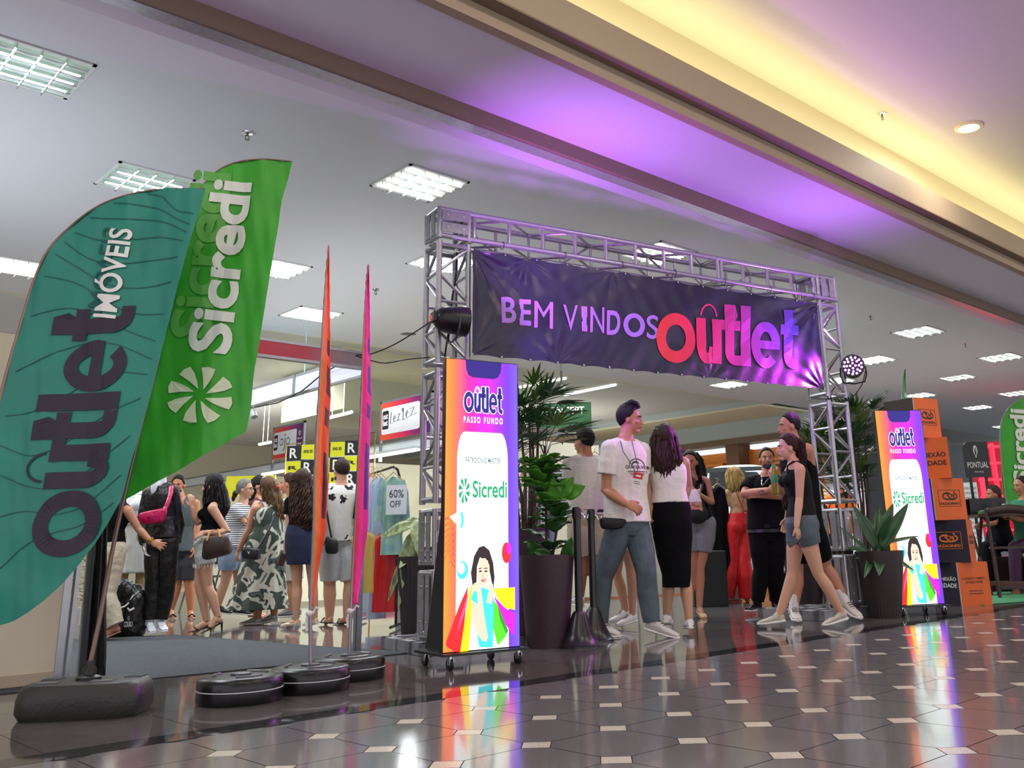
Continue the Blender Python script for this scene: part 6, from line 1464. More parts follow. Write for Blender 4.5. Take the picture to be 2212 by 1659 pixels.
for q in (1, -1): b.tube([p.H(.03*q+.017*math.cos(a), .094, -.003+.013*math.sin(a)) for a in [2*math.pi*i/12 for i in range(12)]], .0022, 5, close=True); b.tube([p.H(.047*q, .092, 0), p.H(.078*q, 0, .0)], .002, 5)
b.build('glasses', black, p.root)
p.top(stripe, -.02, .028, .62, .02); p.pants(ldenim, .15, .62, .045, name='shorts'); p.shoes('sneaker', mat('black sneaker', '#1a1a1e', .6), sole)
# woman in patterned dress
Dd = Dof(fl(560, 1350))
dressm = mat('leaf pattern dress', '#3c4a46', .75)
nt = dressm.node_tree; N = nt.nodes.new; L = nt.links.new; tc = N('ShaderNodeTexCoord'); nz = N('ShaderNodeTexNoise'); nz.inputs['Scale'].default_value = 3.6; nz.inputs['Detail'].default_value = 2; nz.inputs['Distortion'].default_value = 1.6; r = N('ShaderNodeValToRGB'); r.color_ramp.interpolation = 'CONSTANT'
e = r.color_ramp.elements; e[0].position = 0; e[0].color = (*lin('#39463f'), 1); e[1].position = .47; e[1].color = (*lin('#c4c2b4'), 1); q = e.new(.60); q.color = (*lin('#4c5a54'), 1); q = e.new(.63); q.color = (*lin('#15191a'), 1); q = e.new(.66); q.color = (*lin('#55635c'), 1)
L(tc.outputs['Object'], nz.inputs['Vector']); L(nz.outputs[0], r.inputs[0]); L(r.outputs[0], nt.nodes['Principled BSDF'].inputs['Base Color'])
p = Person('person in a long dark green and white leaf patterned dress with sunglasses in streaked hair', Dd, 1.62, (577,1055), (581,1086), (571,1176), -130, -118, 0, 'f', 1.15,
  arms={'L': ((540,1140,-.08), (516,1188,-.08)), 'R': ((605,1135,.1), (595,1170,.15))}, legs={'L': ((560,1262,0), (556,1338,0), (538,1350,-.0)), 'R': ((590,1262,.05), (592,1330,.1), (580,1345,.1))}, skin=skinA, vox=.007)
p.body(feet=False, hands={'L': ((-.3, -.95, 0), (.5, 0, .6), .5, .08)}); p.hair(h_mix, path=[(580,1036,0,12,.05),(582,1052,0,17,.08),(588,1075,-.02,17,.07),(596,1098,-.03,17,.05),(602,1116,-.03,9,.03)], strands=50, wave=.01, cap=1.04)
p.pxloft('dress', dressm, [(584,1090,0,20,.09),(583,1102,0,24,.11),(582,1125,0,27,.13),(578,1150,0,34,.17),(574,1172,0,38,.18),(571,1205,0,42,.19),(566,1245,0,48,.21),(560,1285,0,56,.24),(556,1316,0,62,.26)], fold=.07, nf=9, disp=(.02, .12))
p.top(dressm, -.12, .024, 0, tank=3, disp=None, name='bodice'); p.shoes('chunky', mat('silver shoe', '#a8aab0', .35, metal=.4), sole)
b = MB(); b.tube([p.H(-.06, .02, .115), p.H(-.03, .03, .13), p.H(.03, .03, .13), p.H(.06, .02, .115)], .006, 6); b.build('sunglasses', mat('white frame', '#e8e4e0', .3), p.root)
b = MB(); b.ell(atD(600, 1052, Dd-.08), (.022, .018, .02)); b.build('hair_flower', mat('red flower', '#d0402c', .6), p.root)
bag_on('small black shoulder bag with a white V on the leaf pattern dress', 'shoulder_bag', 'bag', [(521,1182),(558,1184),(556,1210),(521,1207)], Dd-.34, mat('black bag leather', '#101012', .4), [([(556,1186,Dd-.30),(572,1160,Dd-.26),(586,1135,Dd-.22),(592,1115,Dd-.18)], .012)], th=.09, logo=(text2d('V', .02), (538, 1194), .028, .030, white_p))
# man behind
D = Dd+.7
p = Person('person with short brown hair in white t-shirt facing left behind the patterned dress', D, 1.76, (624,1045), (632,1074), (634,1180), -85, -92, 0, 'm', 1.05, legs={'L': ((628,1258,0), (628,1320,0), (604,1334,0)), 'R': ((640,1258,.1), (640,1320,.1), (620,1332,.1))}, skin=skinA, vox=.009)
p.body(feet=False, ); p.hair(h_brn, cap=.99); p.top(wht_c, -.1, .03, .6); p.pants(wht_c, .2, .9, .03, name='shorts'); p.shoes('sneaker', mat('grey sneaker', '#7c8084', .6), sole)
D = Dd+1.0
p = Person('dark haired person in maroon holding a phone behind the patterned dress', D, 1.62, (560,1050), (556,1078), (556,1170), 100, 95, -.3, 'f', 1., arms={'R': ((560,1120,-.1), (572,1092,-.1)), 'L': ((560,1120,.1), (572,1092,.1))}, skin=skinB, vox=.010)
p.body(); p.hair(h_blk, path=[(556,1035,0,12,.06),(550,1058,0,13,.06),(548,1085,0,10,.04)]); p.top(mat('maroon top', '#5a2028', .8), -.1, .03, .7); p.pants(blk_c)
# curly woman
Dc_ = Dof(fl(640, 1358))
p = Person('person with very long curly brown hair, black top and navy denim skirt, back turned', Dc_, 1.60, (653,1040), (654,1068), (654,1163), 176, 180, 0, 'f', 1.0,
  arms={'L': ((624,1142,0), (616,1190,.0)), 'R': ((688,1140,.05), (690,1185,.05))}, legs={'L': ((642,1266,0), (640,1338,0), (616,1353,.06)), 'R': ((676,1264,.0), (680,1336,.0), (664,1351,.08))}, skin=skinB, vox=.007)
p.body(hands={'L': ((0, -1, 0), (.6, 0, .5), .6, .06)}); p.hair(h_cur, path=[(653,1022,0,13,.06),(653,1042,0,20,.09),(655,1068,-.05,24,.09),(657,1095,-.09,26,.07),(658,1120,-.10,24,.06),(657,1140,-.10,15,.03)], strands=110, wave=.014, cap=1.06)
p.top(blk_c, .12, .016, .45); p.pxloft('skirt', mat('navy denim', '#1c2c50', .75, noise=(10, .35), bump=(200, .4)), [(652,1134,0,29,.14),(653,1155,0,35,.165),(654,1180,0,36,.17),(655,1205,0,34,.16),(655,1219,0,33,.15)]); p.shoes('flat', mat('cream flats', '#d8ccb8', .5))
M = frame(atD(611, 1224, Dc_-.05), (RIGHT*.3+Z*.95).normalized(), AWAY); o = MB().box((0, 0, 0), (.12, .009, .06)).build('phone', mat('phone back', '#3a1c20', .2), None, M); tag(o, 'phone in the hand of the curly haired woman', 'phone')
# flower shirt man
Dx = Dof(fl(728, 1350))
flow = mat('white shirt with black flowers', '#dcdad4', .8)
nt = flow.node_tree; N = nt.nodes.new; L = nt.links.new; tc = N('ShaderNodeTexCoord'); vo = N('ShaderNodeTexVoronoi'); vo.inputs['Scale'].default_value = 6.0; nz = N('ShaderNodeTexNoise'); nz.inputs['Scale'].default_value = 34; ad = N('ShaderNodeMath'); ad.operation = 'MULTIPLY_ADD'; ad.inputs[1].default_value = .34; r = N('ShaderNodeValToRGB'); r.color_ramp.interpolation = 'CONSTANT'
e = r.color_ramp.elements; e[0].position = 0; e[0].color = (*lin('#dcdad4'), 1); e[1].position = .27; e[1].color = (*lin('#15161a'), 1); q = e.new(.50); q.color = (*lin('#dcdad4'), 1)
L(tc.outputs['Object'], vo.inputs['Vector']); L(tc.outputs['Object'], nz.inputs['Vector']); L(nz.outputs[0], ad.inputs[0]); L(vo.outputs['Distance'], ad.inputs[2]); L(ad.outputs[0], r.inputs[0]); L(r.outputs[0], nt.nodes['Principled BSDF'].inputs['Base Color'])
p = Person('person in white t-shirt with black flower print and pale shorts between the edge-on flags', Dx, 1.76, (737,1017), (738,1046), (733,1160), -155, -140, 0, 'm', 1.15,
  arms={'L': ((702,1128,0), (700,1172,.05)), 'R': ((772,1128,.05), (772,1175,.1))}, legs={'L': ((712,1262,0), (712,1332,0), (700,1345,.1)), 'R': ((756,1262,0), (750,1332,0), (730,1347,.1))}, skin=skinB, vox=.007)
p.body(beard=mat('dark beard', '#201614', .7)); p.hair(h_brn, cap=.99, low=.0); p.top(flow, -.08, .032, .75, .02, disp=(.018, .12)); p.pants(mat('pale grey shorts cloth', '#c3c8cc', .8, bump=(24, .4)), .15, .92, .035, name='shorts', disp=(.02, .11)); p.shoes('flip', black, mat('dark sole', '#1a1a1c', .5))
bag_on('small black crossbody bag at the hip of the person in the flower shirt', 'crossbody_bag', 'bag', [(701,1158),(727,1166),(727,1196),(702,1196)], Dx-.30, mat('black nylon bag', '#121214', .5), [([(716,1162,Dx-.26),(710,1130,Dx-.24),(704,1095,Dx-.2)], .010)], th=.08)
# ================================================================ BOOTHS AND RACKS
tube_e = mat('fluorescent tube', '#ffffff', .4, emit='#fbfdff', es=9)
pan_w = mat('white fascia panel', '#dfe4ea', .45); pan_c = mat('cream booth panel', '#d4ceb4', .6)
XB = 7.0
# booth frame with the red lit front beam and the white side fascia
pA = Vector((3.81, 6.26, 0)); t = thing('exhibition_booth', 'aluminium booth frame with a red front beam and white side fascia behind the edge-on flags', 'booth frame', pA)
redg = ramp_mat('beam with red light painted in', [(0, '#d8384a'), (.55, '#c8485a'), (.8, '#9a8088'), (1, '#8c858c')], 'X', 2.6, 3.8, .35)  # red light on the beam is painted in, fading to grey
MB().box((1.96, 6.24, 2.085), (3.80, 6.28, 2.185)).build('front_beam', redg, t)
MB().box((1.96, 6.235, 2.065), (3.80, 6.285, 2.085)).build('rail', alu, t); MB().box((1.96, 6.235, 2.185), (3.80, 6.285, 2.205)).build('rail', alu, t)
MB().box((3.79, 6.24, 0), (3.83, 6.28, 2.205)).build('post', alu, t)
MB().box((3.775, 6.25, 0), (3.785, 6.27, 2.2)).build('post', alu, t)
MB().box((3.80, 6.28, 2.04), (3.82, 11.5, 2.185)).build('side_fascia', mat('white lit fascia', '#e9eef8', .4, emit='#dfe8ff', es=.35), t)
MB().box((3.795, 6.28, 2.02), (3.825, 11.5, 2.04)).build('rail', alu, t); MB().box((3.795, 6.28, 2.185), (3.825, 11.5, 2.205)).build('rail', alu, t)
for y in (7.4, 8.8, 10.2): MB().box((3.79, y, 2.02), (3.83, y+.03, 2.205)).build('mullion', alu, t)
c_ = lambda x, y, z: Vector((x, y, z))
o = MB().tube([atD(770,767,Dof(pA)), atx(700, 805, 3.78), atx(652, 845, 3.78), atx(600, 870, 3.78), atx(540, 882, 3.78)], .006, 6).build('cable', rub); tag(o, 'black cable clipped along the white fascia of the leather booth', 'cable')
t = thing('spot_lamp', 'small white spotlight hanging on the fascia by the big green flag', 'lamp', atx(545, 880, 3.75)); q = atx(547, 890, 3.74)
MB().cyl(q, q+Vector((0, -.03, -.05)), .03, n=12).build('lamp_head', alu_w, t); MB().tube([q, q+Vector((0, .0, .06))], .006, 6).build('bracket', alu_w, t)
# booth row B along X = 7
def booth_row():
    t = thing('booth_row', 'row of cream partition booths with grey rails running back behind the shoppers', 'booth', (XB, 9, 0))
    MB().box((XB, 9.5, 1.99), (XB+.02, 20, 2.13)).build('fascia', mat('pale fascia', '#c9ced0', .5), t)
    for z in (1.975, 2.13): MB().box((XB-.012, 9.5, z), (XB+.032, 20, z+.018)).build('rail', alu, t)
    for y in (9.5, 13.25, 16.3, 19.3): MB().box((XB-.02, y, 0), (XB+.03, y+.04, 2.15)).build('post', alu, t)
    for y in (9.5, 13.25, 16.3): MB().box((XB, y+.005, .05), (XB+2.6, y+.035, 2.12)).build('side_panel', pan_c, t)
    MB().box((XB+2.6, 9.5, .05), (XB+2.64, 20, 2.12)).build('rear_panel', pan_c, t)
    for y in (10.4, 11.2, 12.2, 14.3): MB().box((XB+2.58, y, .05), (XB+2.6, y+.03, 2.12)).build('panel_joint', alu, t)
booth_row()
def sign(label, corners, word, kind):
    P = [atx(p[0], p[1], XB-.03) for p in corners]; y0 = P[3].y; y1 = P[2].y; z0 = P[3].z; z1 = P[0].z; W = y0-y1; H = z1-z0
    M = frame(Vector((XB-.03, y0, z0)), (0, -1, 0), (1, 0, 0)); t = thing('booth_sign', label, 'sign', Vector((XB-.03, (y0+y1)/2, 2.13)), 'booth name signs')
    b = MB(); f = lambda h: (lambda x, y, hh: (x*W, -h, y*H))
    gr = ramp_mat('sign gradient %.2f' % W, [(0, '#e8501e'), (.45, '#d81e50'), (.7, '#8a1e6a'), (1, '#3e1a58')], 'X', 0, W, .4)
    gr2 = mat('sign white', '#ebe9ea', .4)
    b.box((0, 0, 0), (W, .02, H), 0); b.shape(sh_round(.02, .14, .80, .86, .05), f(.003), 1)
    b.shape(sh_round(.035, .28, .165, .78, .03), f(.004), 2)
    b.shape(sh_fit(text2d('out', .04), .05, .55, .15, .70), f(.006), 1); b.shape(sh_fit(text2d('let', .04), .05, .37, .15, .53), f(.006), 1)
    if kind == 0:
        b.shape(sh_arc(.30, .52, .062, .12, .014, .03), f(.005), 2); b.shape(sh_rect(.405, .30, .425, .64, 1, 3), f(.005), 2); b.shape(sh_arc(.375, .33, .05, .09, .018, .03, 250, 360), f(.005), 2); b.shape(sh_disc(.415, .73, .02, .035), f(.005), 3); b.shape(sh_arc(.52, .52, .062, .12, .014, .03), f(.005), 2)
        b.shape(sh_fit(text2d('moda feminina'), .33, .2, .50, .225), f(.005), 2)
    else:
        L_ = lambda P_: b.shape(sh_line(P_, .012), f(.005), 2)
        L_([(.22, .72), (.205, .40), (.26, .42)]); L_([(.27, .50), (.31, .56), (.30, .62), (.27, .56), (.28, .44), (.33, .45)]); L_([(.34, .62), (.40, .64), (.35, .44), (.42, .48)]); L_([(.42, .72), (.45, .76), (.46, .66), (.43, .66)])
        L_([(.47, .76), (.465, .44), (.51, .47)]); L_([(.52, .54), (.56, .62), (.55, .68), (.52, .60), (.54, .48), (.59, .50)]); L_([(.60, .70), (.69, .74), (.62, .50), (.74, .56)])
    b.shape(sh_fit(FAN, .86, .62, .95, .78), f(.004), 1); b.shape(sh_fit(text2d('Sicredi', .03), .84, .50, .98, .56), f(.004), 1)
    b.shape(sh_arc(.88, .32, .03, .05, .012, .02, 20, 250), f(.004), 1); b.shape(sh_arc(.93, .32, .03, .05, .012, .02, -70, 160), f(.004), 1)
    b.build('board', [gr, gr2, mat('sign black', '#17151a', .4), mat('sign red', '#c81e3c', .4)], t, M)
    for x in (-.03, W): MB().box((x, 0, -.28), (x+.03, .03, H+.03)).build('post', alu, t, M)
    MB().box((-.03, 0, H), (W+.03, .03, H+.03)).build('top_rail', alu, t, M)
sign('booth sign reading OJO on a white field with orange and purple border', [(590,928),(652,913),(652,980),(588,993)], 'ojo', 0)
sign('booth sign reading LEZALEZ in thin handwriting, partly behind the left tower', [(824,873),(929,856),(929,932),(822,952)], 'lez', 1)
for (a, c, lb) in (((797,988),(899,969),'long fluorescent tube of the booth under the LEZALEZ sign'), ((567,1025),(634,1012),'long fluorescent tube of the booth under the OJO sign')):
    p, q = atx(*a, XB-.08), atx(*c, XB-.08); q.z = p.z; t = thing('fluorescent_lamp', lb, 'lamp', (p+q)/2, 'booth tube lamps')
    MB().cyl(p, q, .022, n=10).build('lamp_tube', tube_e, t); MB().box((XB-.10, q.y, p.z+.018), (XB+.01, p.y, p.z+.05)).build('fitting', alu_w, t)
    area('tube_light', (XB-.12, (p.y+q.y)/2, p.z-.04), 1.2, 40, DAY, (.35, 0, -.8), sy=.05)
    area('tube_light', (XB+.1, (p.y+q.y)/2, p.z-.04), 1.2, 30, DAY, (-.6, 0, -.6), sy=.05)
# yellow and black checkered banner behind the shoppers
DY = 12.3; yel = mat('yellow print', '#d8d818', .5)
t = thing('checkered_banner', 'yellow and black checkered hanging banner behind the curly haired woman', 'banner', atD(700, 1000, DY))
P0 = atD(633, 1035, DY); M = frame(P0, RIGHT, AWAY); ww, hh = .30, .25
b = MB(); cols = ['kykyk', 'ykyky', 'kykyk']
b = MB(); sx = F/DY*.985
for r in range(3):
    for c in range(5):
        x0 = c*.19-.10; z0 = .43-r*.20+.01*c*1.2; k = (c+r) % 2
        b.box((x0, -.002*k, z0-.19), (x0+.19, .004, z0), 1 if k else 0)
        if k: b.shape(sh_fit(text2d('ovo to' if r == 0 else 'R', .02), x0+.03, z0-.11, x0+.15, z0-.06), lambda x, y, h: (x, -.006, y), 0)
        else: b.shape(sh_fit(text2d('R', .02), x0+.04, z0-.16, x0+.14, z0-.03), lambda x, y, h: (x, -.006, y), 2)
b.build('cloth', [mat('black banner cloth', '#17171a', .6), yel, offw], t, M)
b = MB().tube([(-.12, .02, -P0.z), (-.12, .02, .45), (1.05, .02, .58), (1.05, .02, -P0.z)], .010, 6); b.build('rail', mat('brass rail', '#a88a4a', .35, metal=.8), t, M)
_p = atD(578, 1030, 12.6); M = frame(_p, RIGHT, AWAY); t = thing('banner', 'plain yellow banner behind the heads of the woman in the patterned dress', 'banner', _p)
MB().box((-.55, 0, -.25), (.1, .01, .02)).build('cloth', yel, t, M); MB().tube([(.1, .02, .02), (.1, .02, -_p.z)], .008, 6).build('post', alu, t, M)
# clothes rails
def garment(label, px, py, D, w, h, m, th=.06, sleeve=.0, turn=0., group='garments on the rails', cat='garment', name='hanging_garment', flare=.0, legs=False):
    q = atD(px, py, D); ex = RIGHT*math.cos(turn)+AWAY*math.sin(turn); ey = Z.cross(ex)
    t = thing(name, label, cat, q, group); M = frame(q, ex, ey)
    b = MB(); R = []
    for i, (f, ww) in enumerate(((0, .25), (.02, .55), (.06, .98), (.12, 1.), (.3, .92), (.6, .95+flare*.5), (1., 1.+flare))):
        R.append([Vector((w/2*ww*math.cos(a)*(1+.03*math.sin(a*5+i)), th*.5*math.sin(a)*(1+.35*math.sin(a*6+i)), -h*f-(.0))) for a in [2*math.pi*j/28 for j in range(28)]])
    b.rings(R)
    if sleeve:
        for s_ in (-1, 1): b.tube([(s_*w*.40, 0, -.05*h), (s_*w*.56, .0, -h*.22), (s_*w*.60, 0, -h*.22-sleeve*.6), (s_*w*.62, 0, -h*.22-sleeve)], [(.03, .02), (.035, .02), (.038, .02), (.045, .02)], 10, ax=(1, 0, 0))
    o = b.build('cloth', m, t, M)
    b = MB(); b.tube([(-w*.42, 0, -.03), (0, 0, .045), (w*.42, 0, -.03)], .006, 6); b.tube([(0, 0, .045), (0, 0, .07), (.02, 0, .09), (.0, 0, .11), (-.015, 0, .10)], .003, 5)
    b.build('hanger', mat('pale wood hanger', '#b89a6a', .5), t, M)
g_pal = mat('green blue patterned cloth', '#a8c89a', .7, noise=(9, .5, '#4f86a8')); g_blue = mat('royal blue print cloth', '#2c3c98', .6, noise=(16, .4, '#c8d0e8')); g_lb = mat('pale blue cloth', '#a8bcd4', .7); g_bei = mat('beige cloth', '#bfa878', .7); g_yel = mat('mustard cloth', '#c8a850', .7); g_red = mat('red satin cloth', '#c0141c', .4); g_wh = mat('white grey cloth', '#c4c8cc', .7)
DR1 = Dh(862, 1008, 1.52)
t = thing('clothes_rail', 'black clothes rail with hanging dresses left of the truss tower', 'clothes rail', atD(862, 1300, DR1))
e0 = atD(863, 1030, DR1); e0.z = 0; ez = atD(852, 1008, DR1).z; far = atD(790, 1018, DR1+1.0); far.z = ez
b = MB(); b.tube([Vector((e0.x, e0.y, .03)), Vector((e0.x, e0.y, ez-.1)), Vector((e0.x, e0.y, ez-.03))-RIGHT*.02, Vector((e0.x, e0.y, ez))-RIGHT*.06, far], .013, 8); b.tube([far, Vector((far.x, far.y, .03))], .013, 8); b.tube([Vector((e0.x, e0.y, .03))-AWAY*.25, Vector((e0.x, e0.y, .03))+AWAY*.25], .013, 8); b.tube([Vector((far.x, far.y, .03))-AWAY*.25, Vector((far.x, far.y, .03))+AWAY*.25], .013, 8)
b.build('frame', black, t)
garment('patterned green and blue long sleeved dress at the front of the clothes rail', 850, 1030, DR1-.05, .21, .74, g_pal, .06, .26, 0, flare=.03)
garment('red satin skirt hanging below the patterned dress', 836, 1150, DR1+.05, .24, .74, g_red, .06, name='hanging_skirt', cat='skirt', flare=.05)
garment('pale blue garment behind the patterned dress', 822, 1032, DR1+.2, .20, 1.35, g_lb, .05, .3, .5)
garment('blue printed garment on the clothes rail', 813, 1032, DR1+.35, .20, .98, g_blue, .05, .3, .6)
garment('beige garment on the clothes rail left of the blue printed one', 803, 1030, DR1+.5, .18, 1.0, g_bei, .05, .2, .7)
garment('white grey long garment low on the clothes rail', 806, 1032, DR1+.28, .16, 1.3, g_wh, .05, 0, .4)
garment('mustard yellow cloth hanging between the two edge-on flags and the rail', 786, 1150, DR1-.2, .22, .55, g_yel, .05, 0, .3)
garment('dark garment at the back of the clothes rail', 795, 1028, DR1+.7, .2, 1.1, blk_c, .05, .2, .8)
M = frame(atD(833, 1112, DR1-.16), RIGHT, AWAY); t = thing('price_sign', 'white paper sign handwritten 60% OFF on the clothes rail', 'sign', M.translation)
b = MB(); b.box((0, 0, 0), (.20, .002, .28), 0)
def hw(s_, x0, y0, x1, y1): b.shape(sh_fit(s_, x0, y0, x1, y1), lambda x, y, h: (x, -.003, y), 1)
hw(text2d('60%'), .03, .16, .17, .235); hw(text2d('OFF'), .04, .07, .145, .13)
b.build('paper', [mat('sign paper', '#e0e2e6', .7), mat('pen ink', '#4a4a52', .6)], t, M)
o = MB().box((-.3, -.2, 0), (.3, .2, .10)).build('red_cloth_pile', mat('red folded cloth', '#8c1420', .7), None, frame(fl(805, 1318), RIGHT, AWAY), mods=[('bevel', .03)]); tag(o, 'dark red folded cloth on the floor under the clothes rail', 'cloth')
# white counter with bottles left of the tower
qc = atD(880, 1185, DR1+.3); t = thing('counter', 'white booth counter with black top left of the truss tower', 'counter', (qc.x, qc.y, 0)); M = frame(Vector((qc.x, qc.y, 0)), RIGHT, AWAY)
MB().box((-.1, 0, 0), (.55, .4, .72)).build('cabinet', mat('white laminate', '#c9cbcb', .5), t, M); MB().box((-.12, -.02, .72), (.57, .42, .745)).build('worktop', black, t, M)
for k, x in enumerate((.02, .10)):
    o = MB().lathe((0, 0, 0), [(.028, 0), (.03, .01), (.03, .15), (.012, .20), (.012, .225), (.014, .226), (.014, .245)], 14).build('water_bottle', mat('clear bottle', '#cfd6d8', .08, trans=.7), None, M @ Matrix.Translation((x+.02, .12, .746))); tag(o, ('left' if k == 0 else 'right')+' one of two clear water bottles on the white counter', 'bottle')
# rails and garments seen between the palm and the walkers
DR2 = Dh(1215, 985, 1.55)
t = thing('clothes_rail', 'clothes rail behind the man in cream shorts and the palm', 'clothes rail', atD(1200, 1300, DR2)); a_ = atD(1150, 985, DR2); c2_ = atD(1240, 992, DR2)
b = MB(); b.tube([Vector((a_.x, a_.y, .02)), a_, c2_, Vector((c2_.x, c2_.y, .02))], .013, 8); b.build('frame', alu, t)
garment('grey striped top hanging behind the fig leaves', 1206, 1004, DR2-.04, .34, .55, stripe, .07)
for k in range(5): garment('%s garment on the rail between the palm stems' % ('white', 'cream', 'tan', 'grey', 'pale blue')[k], 1150+k*9, 1000, DR2+.05+k*.02, .2, .8, [wht_c, crm, g_bei, g_wh, g_lb][k], .05, 0, 1.1)
garment('pale green garment left of the striding man\'s head', 1285, 985, DR2+.5, .22, .8, mat('mint cloth', '#9cc0b4', .7), .06)
DG3 = Dof(fl(1560, 1306))+.2
garment('long black dress hanging beside the woman in red trousers', 1550, 1052, DG3, .26, 1.2, blk_c, .09, 0, .2)
garment('shiny grey cloth hanging behind the red trousers', 1566, 1108, DG3+.3, .30, 1.05, mat('silver grey satin', '#8c8684', .4), .09, 0, .1)
garment('light blue scarf hanging beside the woman in grey shorts', 1533, 1075, DG3+.4, .12, .95, mat('sky blue cloth', '#9cc4e0', .7), .06)
garment('dark red long dress hanging behind the red trousers', 1562, 1190, DG3+.5, .42, .78, mat('deep red cloth', '#8c0c14', .6), .10)
t = thing('clothes_rail', 'low clothes rail behind the woman in red trousers', 'clothes rail', atD(1550, 1300, DG3+.3)); a_ = atD(1520, 1050, DG3+.35); c2_ = atD(1590, 1052, DG3+.35)
MB().tube([Vector((a_.x, a_.y, .02)), a_, c2_, Vector((c2_.x, c2_.y, .02))], .012, 8).build('frame', black, t)
o = MB().box((-.2, -.2, 0), (.2, .2, .62)).build('black_crate', mat('black box', '#141416', .6), None, frame(fl(1540, 1312)+AWAY*.3, RIGHT, AWAY), mods=[('bevel', .01)]); tag(o, 'black box standing on the floor behind the woman in grey shorts', 'box')
# green CONCEPT sign
DS = 13.5; M = frame(atD(1165, 925, DS), (RIGHT*.97-Z*.0).normalized(), AWAY); t = thing('shop_sign', 'green sign reading CONCEPT behind the palm', 'sign', M.translation)
b = MB(); b.box((0, 0, 0), (.76, .04, .36), 0); b.shape(sh_fit(text2d('CONCEPT', .02), .05, .19, .66, .30), lambda x, y, h: (x, -.004, y), 1); b.build('board', [mat('dark green board', '#2c5a34', .5), offw], t, M)
MB().box((0, .02, -M[3][2]-M.translation.z), (.03, .05, 0)).box((.73, .02, -M.translation.z), (.76, .05, 0)).build('post', alu, t, M)
# grey partition screens behind the walkers
t = thing('partition_screen', 'grey framed partition screens behind the two walkers in white tops', 'partition', atD(1400, 1300, 13.8))
z1 = atD(1350, 962, 13.8).z
for k in range(6):
    a = atD(1270+k*36, 1300, 13.8+.1*k); c = atD(1304+k*36, 1300, 13.8+.1*k)
    P = [Vector((a.x, a.y, .02)), Vector((c.x, c.y, .02)), Vector((c.x, c.y, z1-.03*k)), Vector((a.x, a.y, z1-.03*k))]; n = AWAY*.03
    MB().add(P+[p_+n for p_ in P], [(0, 1, 2, 3), (7, 6, 5, 4), (0, 4, 5, 1), (1, 5, 6, 2), (2, 6, 7, 3), (3, 7, 4, 0)]).build('panel', mat('grey beige panel', '#b3ad98', .6), t)
    MB().tube([P[3], P[2]], .012, 6).build('top_rail', alu, t); MB().tube([P[3]-AWAY*.02, P[0]-AWAY*.02], .014, 6).build('post', alu, t)
# white car behind the crowd
DCa = 13.0; ca = atD(1622, 1200, DCa); ca.z = 0; M = frame(ca, (RIGHT*.99-AWAY*.1).normalized(), (AWAY*.99+RIGHT*.1).normalized()) @ Matrix.Diagonal((.9, .9, 1.17, 1))
t = thing('car', 'white car with a dark windscreen standing behind the woman in red trousers', 'car', ca)
car_w = mat('white car paint', '#dfe3e0', .15, coat=.6); glass = mat('dark car glass', '#14181a', .04, spec=.8)
b = MB(); R = []
for (y, hwid, z0, z1_) in ((-.1, .70, .28, .72), (.05, .86, .25, .88), (.6, .90, .25, 1.0), (1.1, .90, .25, 1.08), (2.6, .90, .25, 1.10), (3.9, .86, .25, 1.02), (4.1, .74, .32, .85)):
    R.append([Vector((hwid*math.copysign(abs(math.cos(a))**.4, math.cos(a)), y, (z0+z1_)/2+(z1_-z0)/2*math.copysign(abs(math.sin(a))**.5, math.sin(a)))) for a in [2*math.pi*j/28 for j in range(28)]])
b.rings(R); 
R = []
for (y, hwid, z1_) in ((1.0, .74, 1.06), (1.35, .70, 1.42), (1.75, .66, 1.60), (2.6, .66, 1.64), (3.3, .64, 1.56), (3.9, .66, 1.08)):
    R.append([Vector(((hwid+.08*(z1_-1.0 < .3))*math.copysign(abs(math.cos(a))**.6, math.cos(a)), y, (.95+z1_)/2+(z1_-.95)/2*math.copysign(abs(math.sin(a))**.7, math.sin(a)))) for a in [2*math.pi*j/28 for j in range(28)]])
b.rings(R); b.build('car_body', car_w, t, M)
b = MB(); b.grid(lambda u, v: Vector(((u-.5)*2*(.66-.08*v), 1.0+.62*v-.06*math.sin(math.pi*u)-.02, 1.08+.44*v+.03)), 10, 6); b.build('windscreen', glass, t, M, mods=[('solid', .02)])
for s_ in (-1, 1):
    MB().lathe((0, 0, 0), [(.32, -.1), (.33, -.08), (.33, .08), (.32, .1)], 28).build('wheel', rub, t, M @ Matrix.Translation((s_*.80, .85, .33)) @ Matrix.Rotation(math.pi/2, 4, 'Y'))
    MB().lathe((0, 0, 0), [(.32, -.1), (.33, -.08), (.33, .08), (.32, .1)], 28).build('wheel', rub, t, M @ Matrix.Translation((s_*.80, 3.3, .33)) @ Matrix.Rotation(math.pi/2, 4, 'Y'))
    MB().ell((s_*.62, -.03, .78), (.16, .06, .07)).build('headlight', mat('headlight', '#e6ecf0', .1), t, M)
    MB().ell((s_*.98, 1.25, 1.10), (.10, .06, .07)).build('mirror', car_w, t, M)
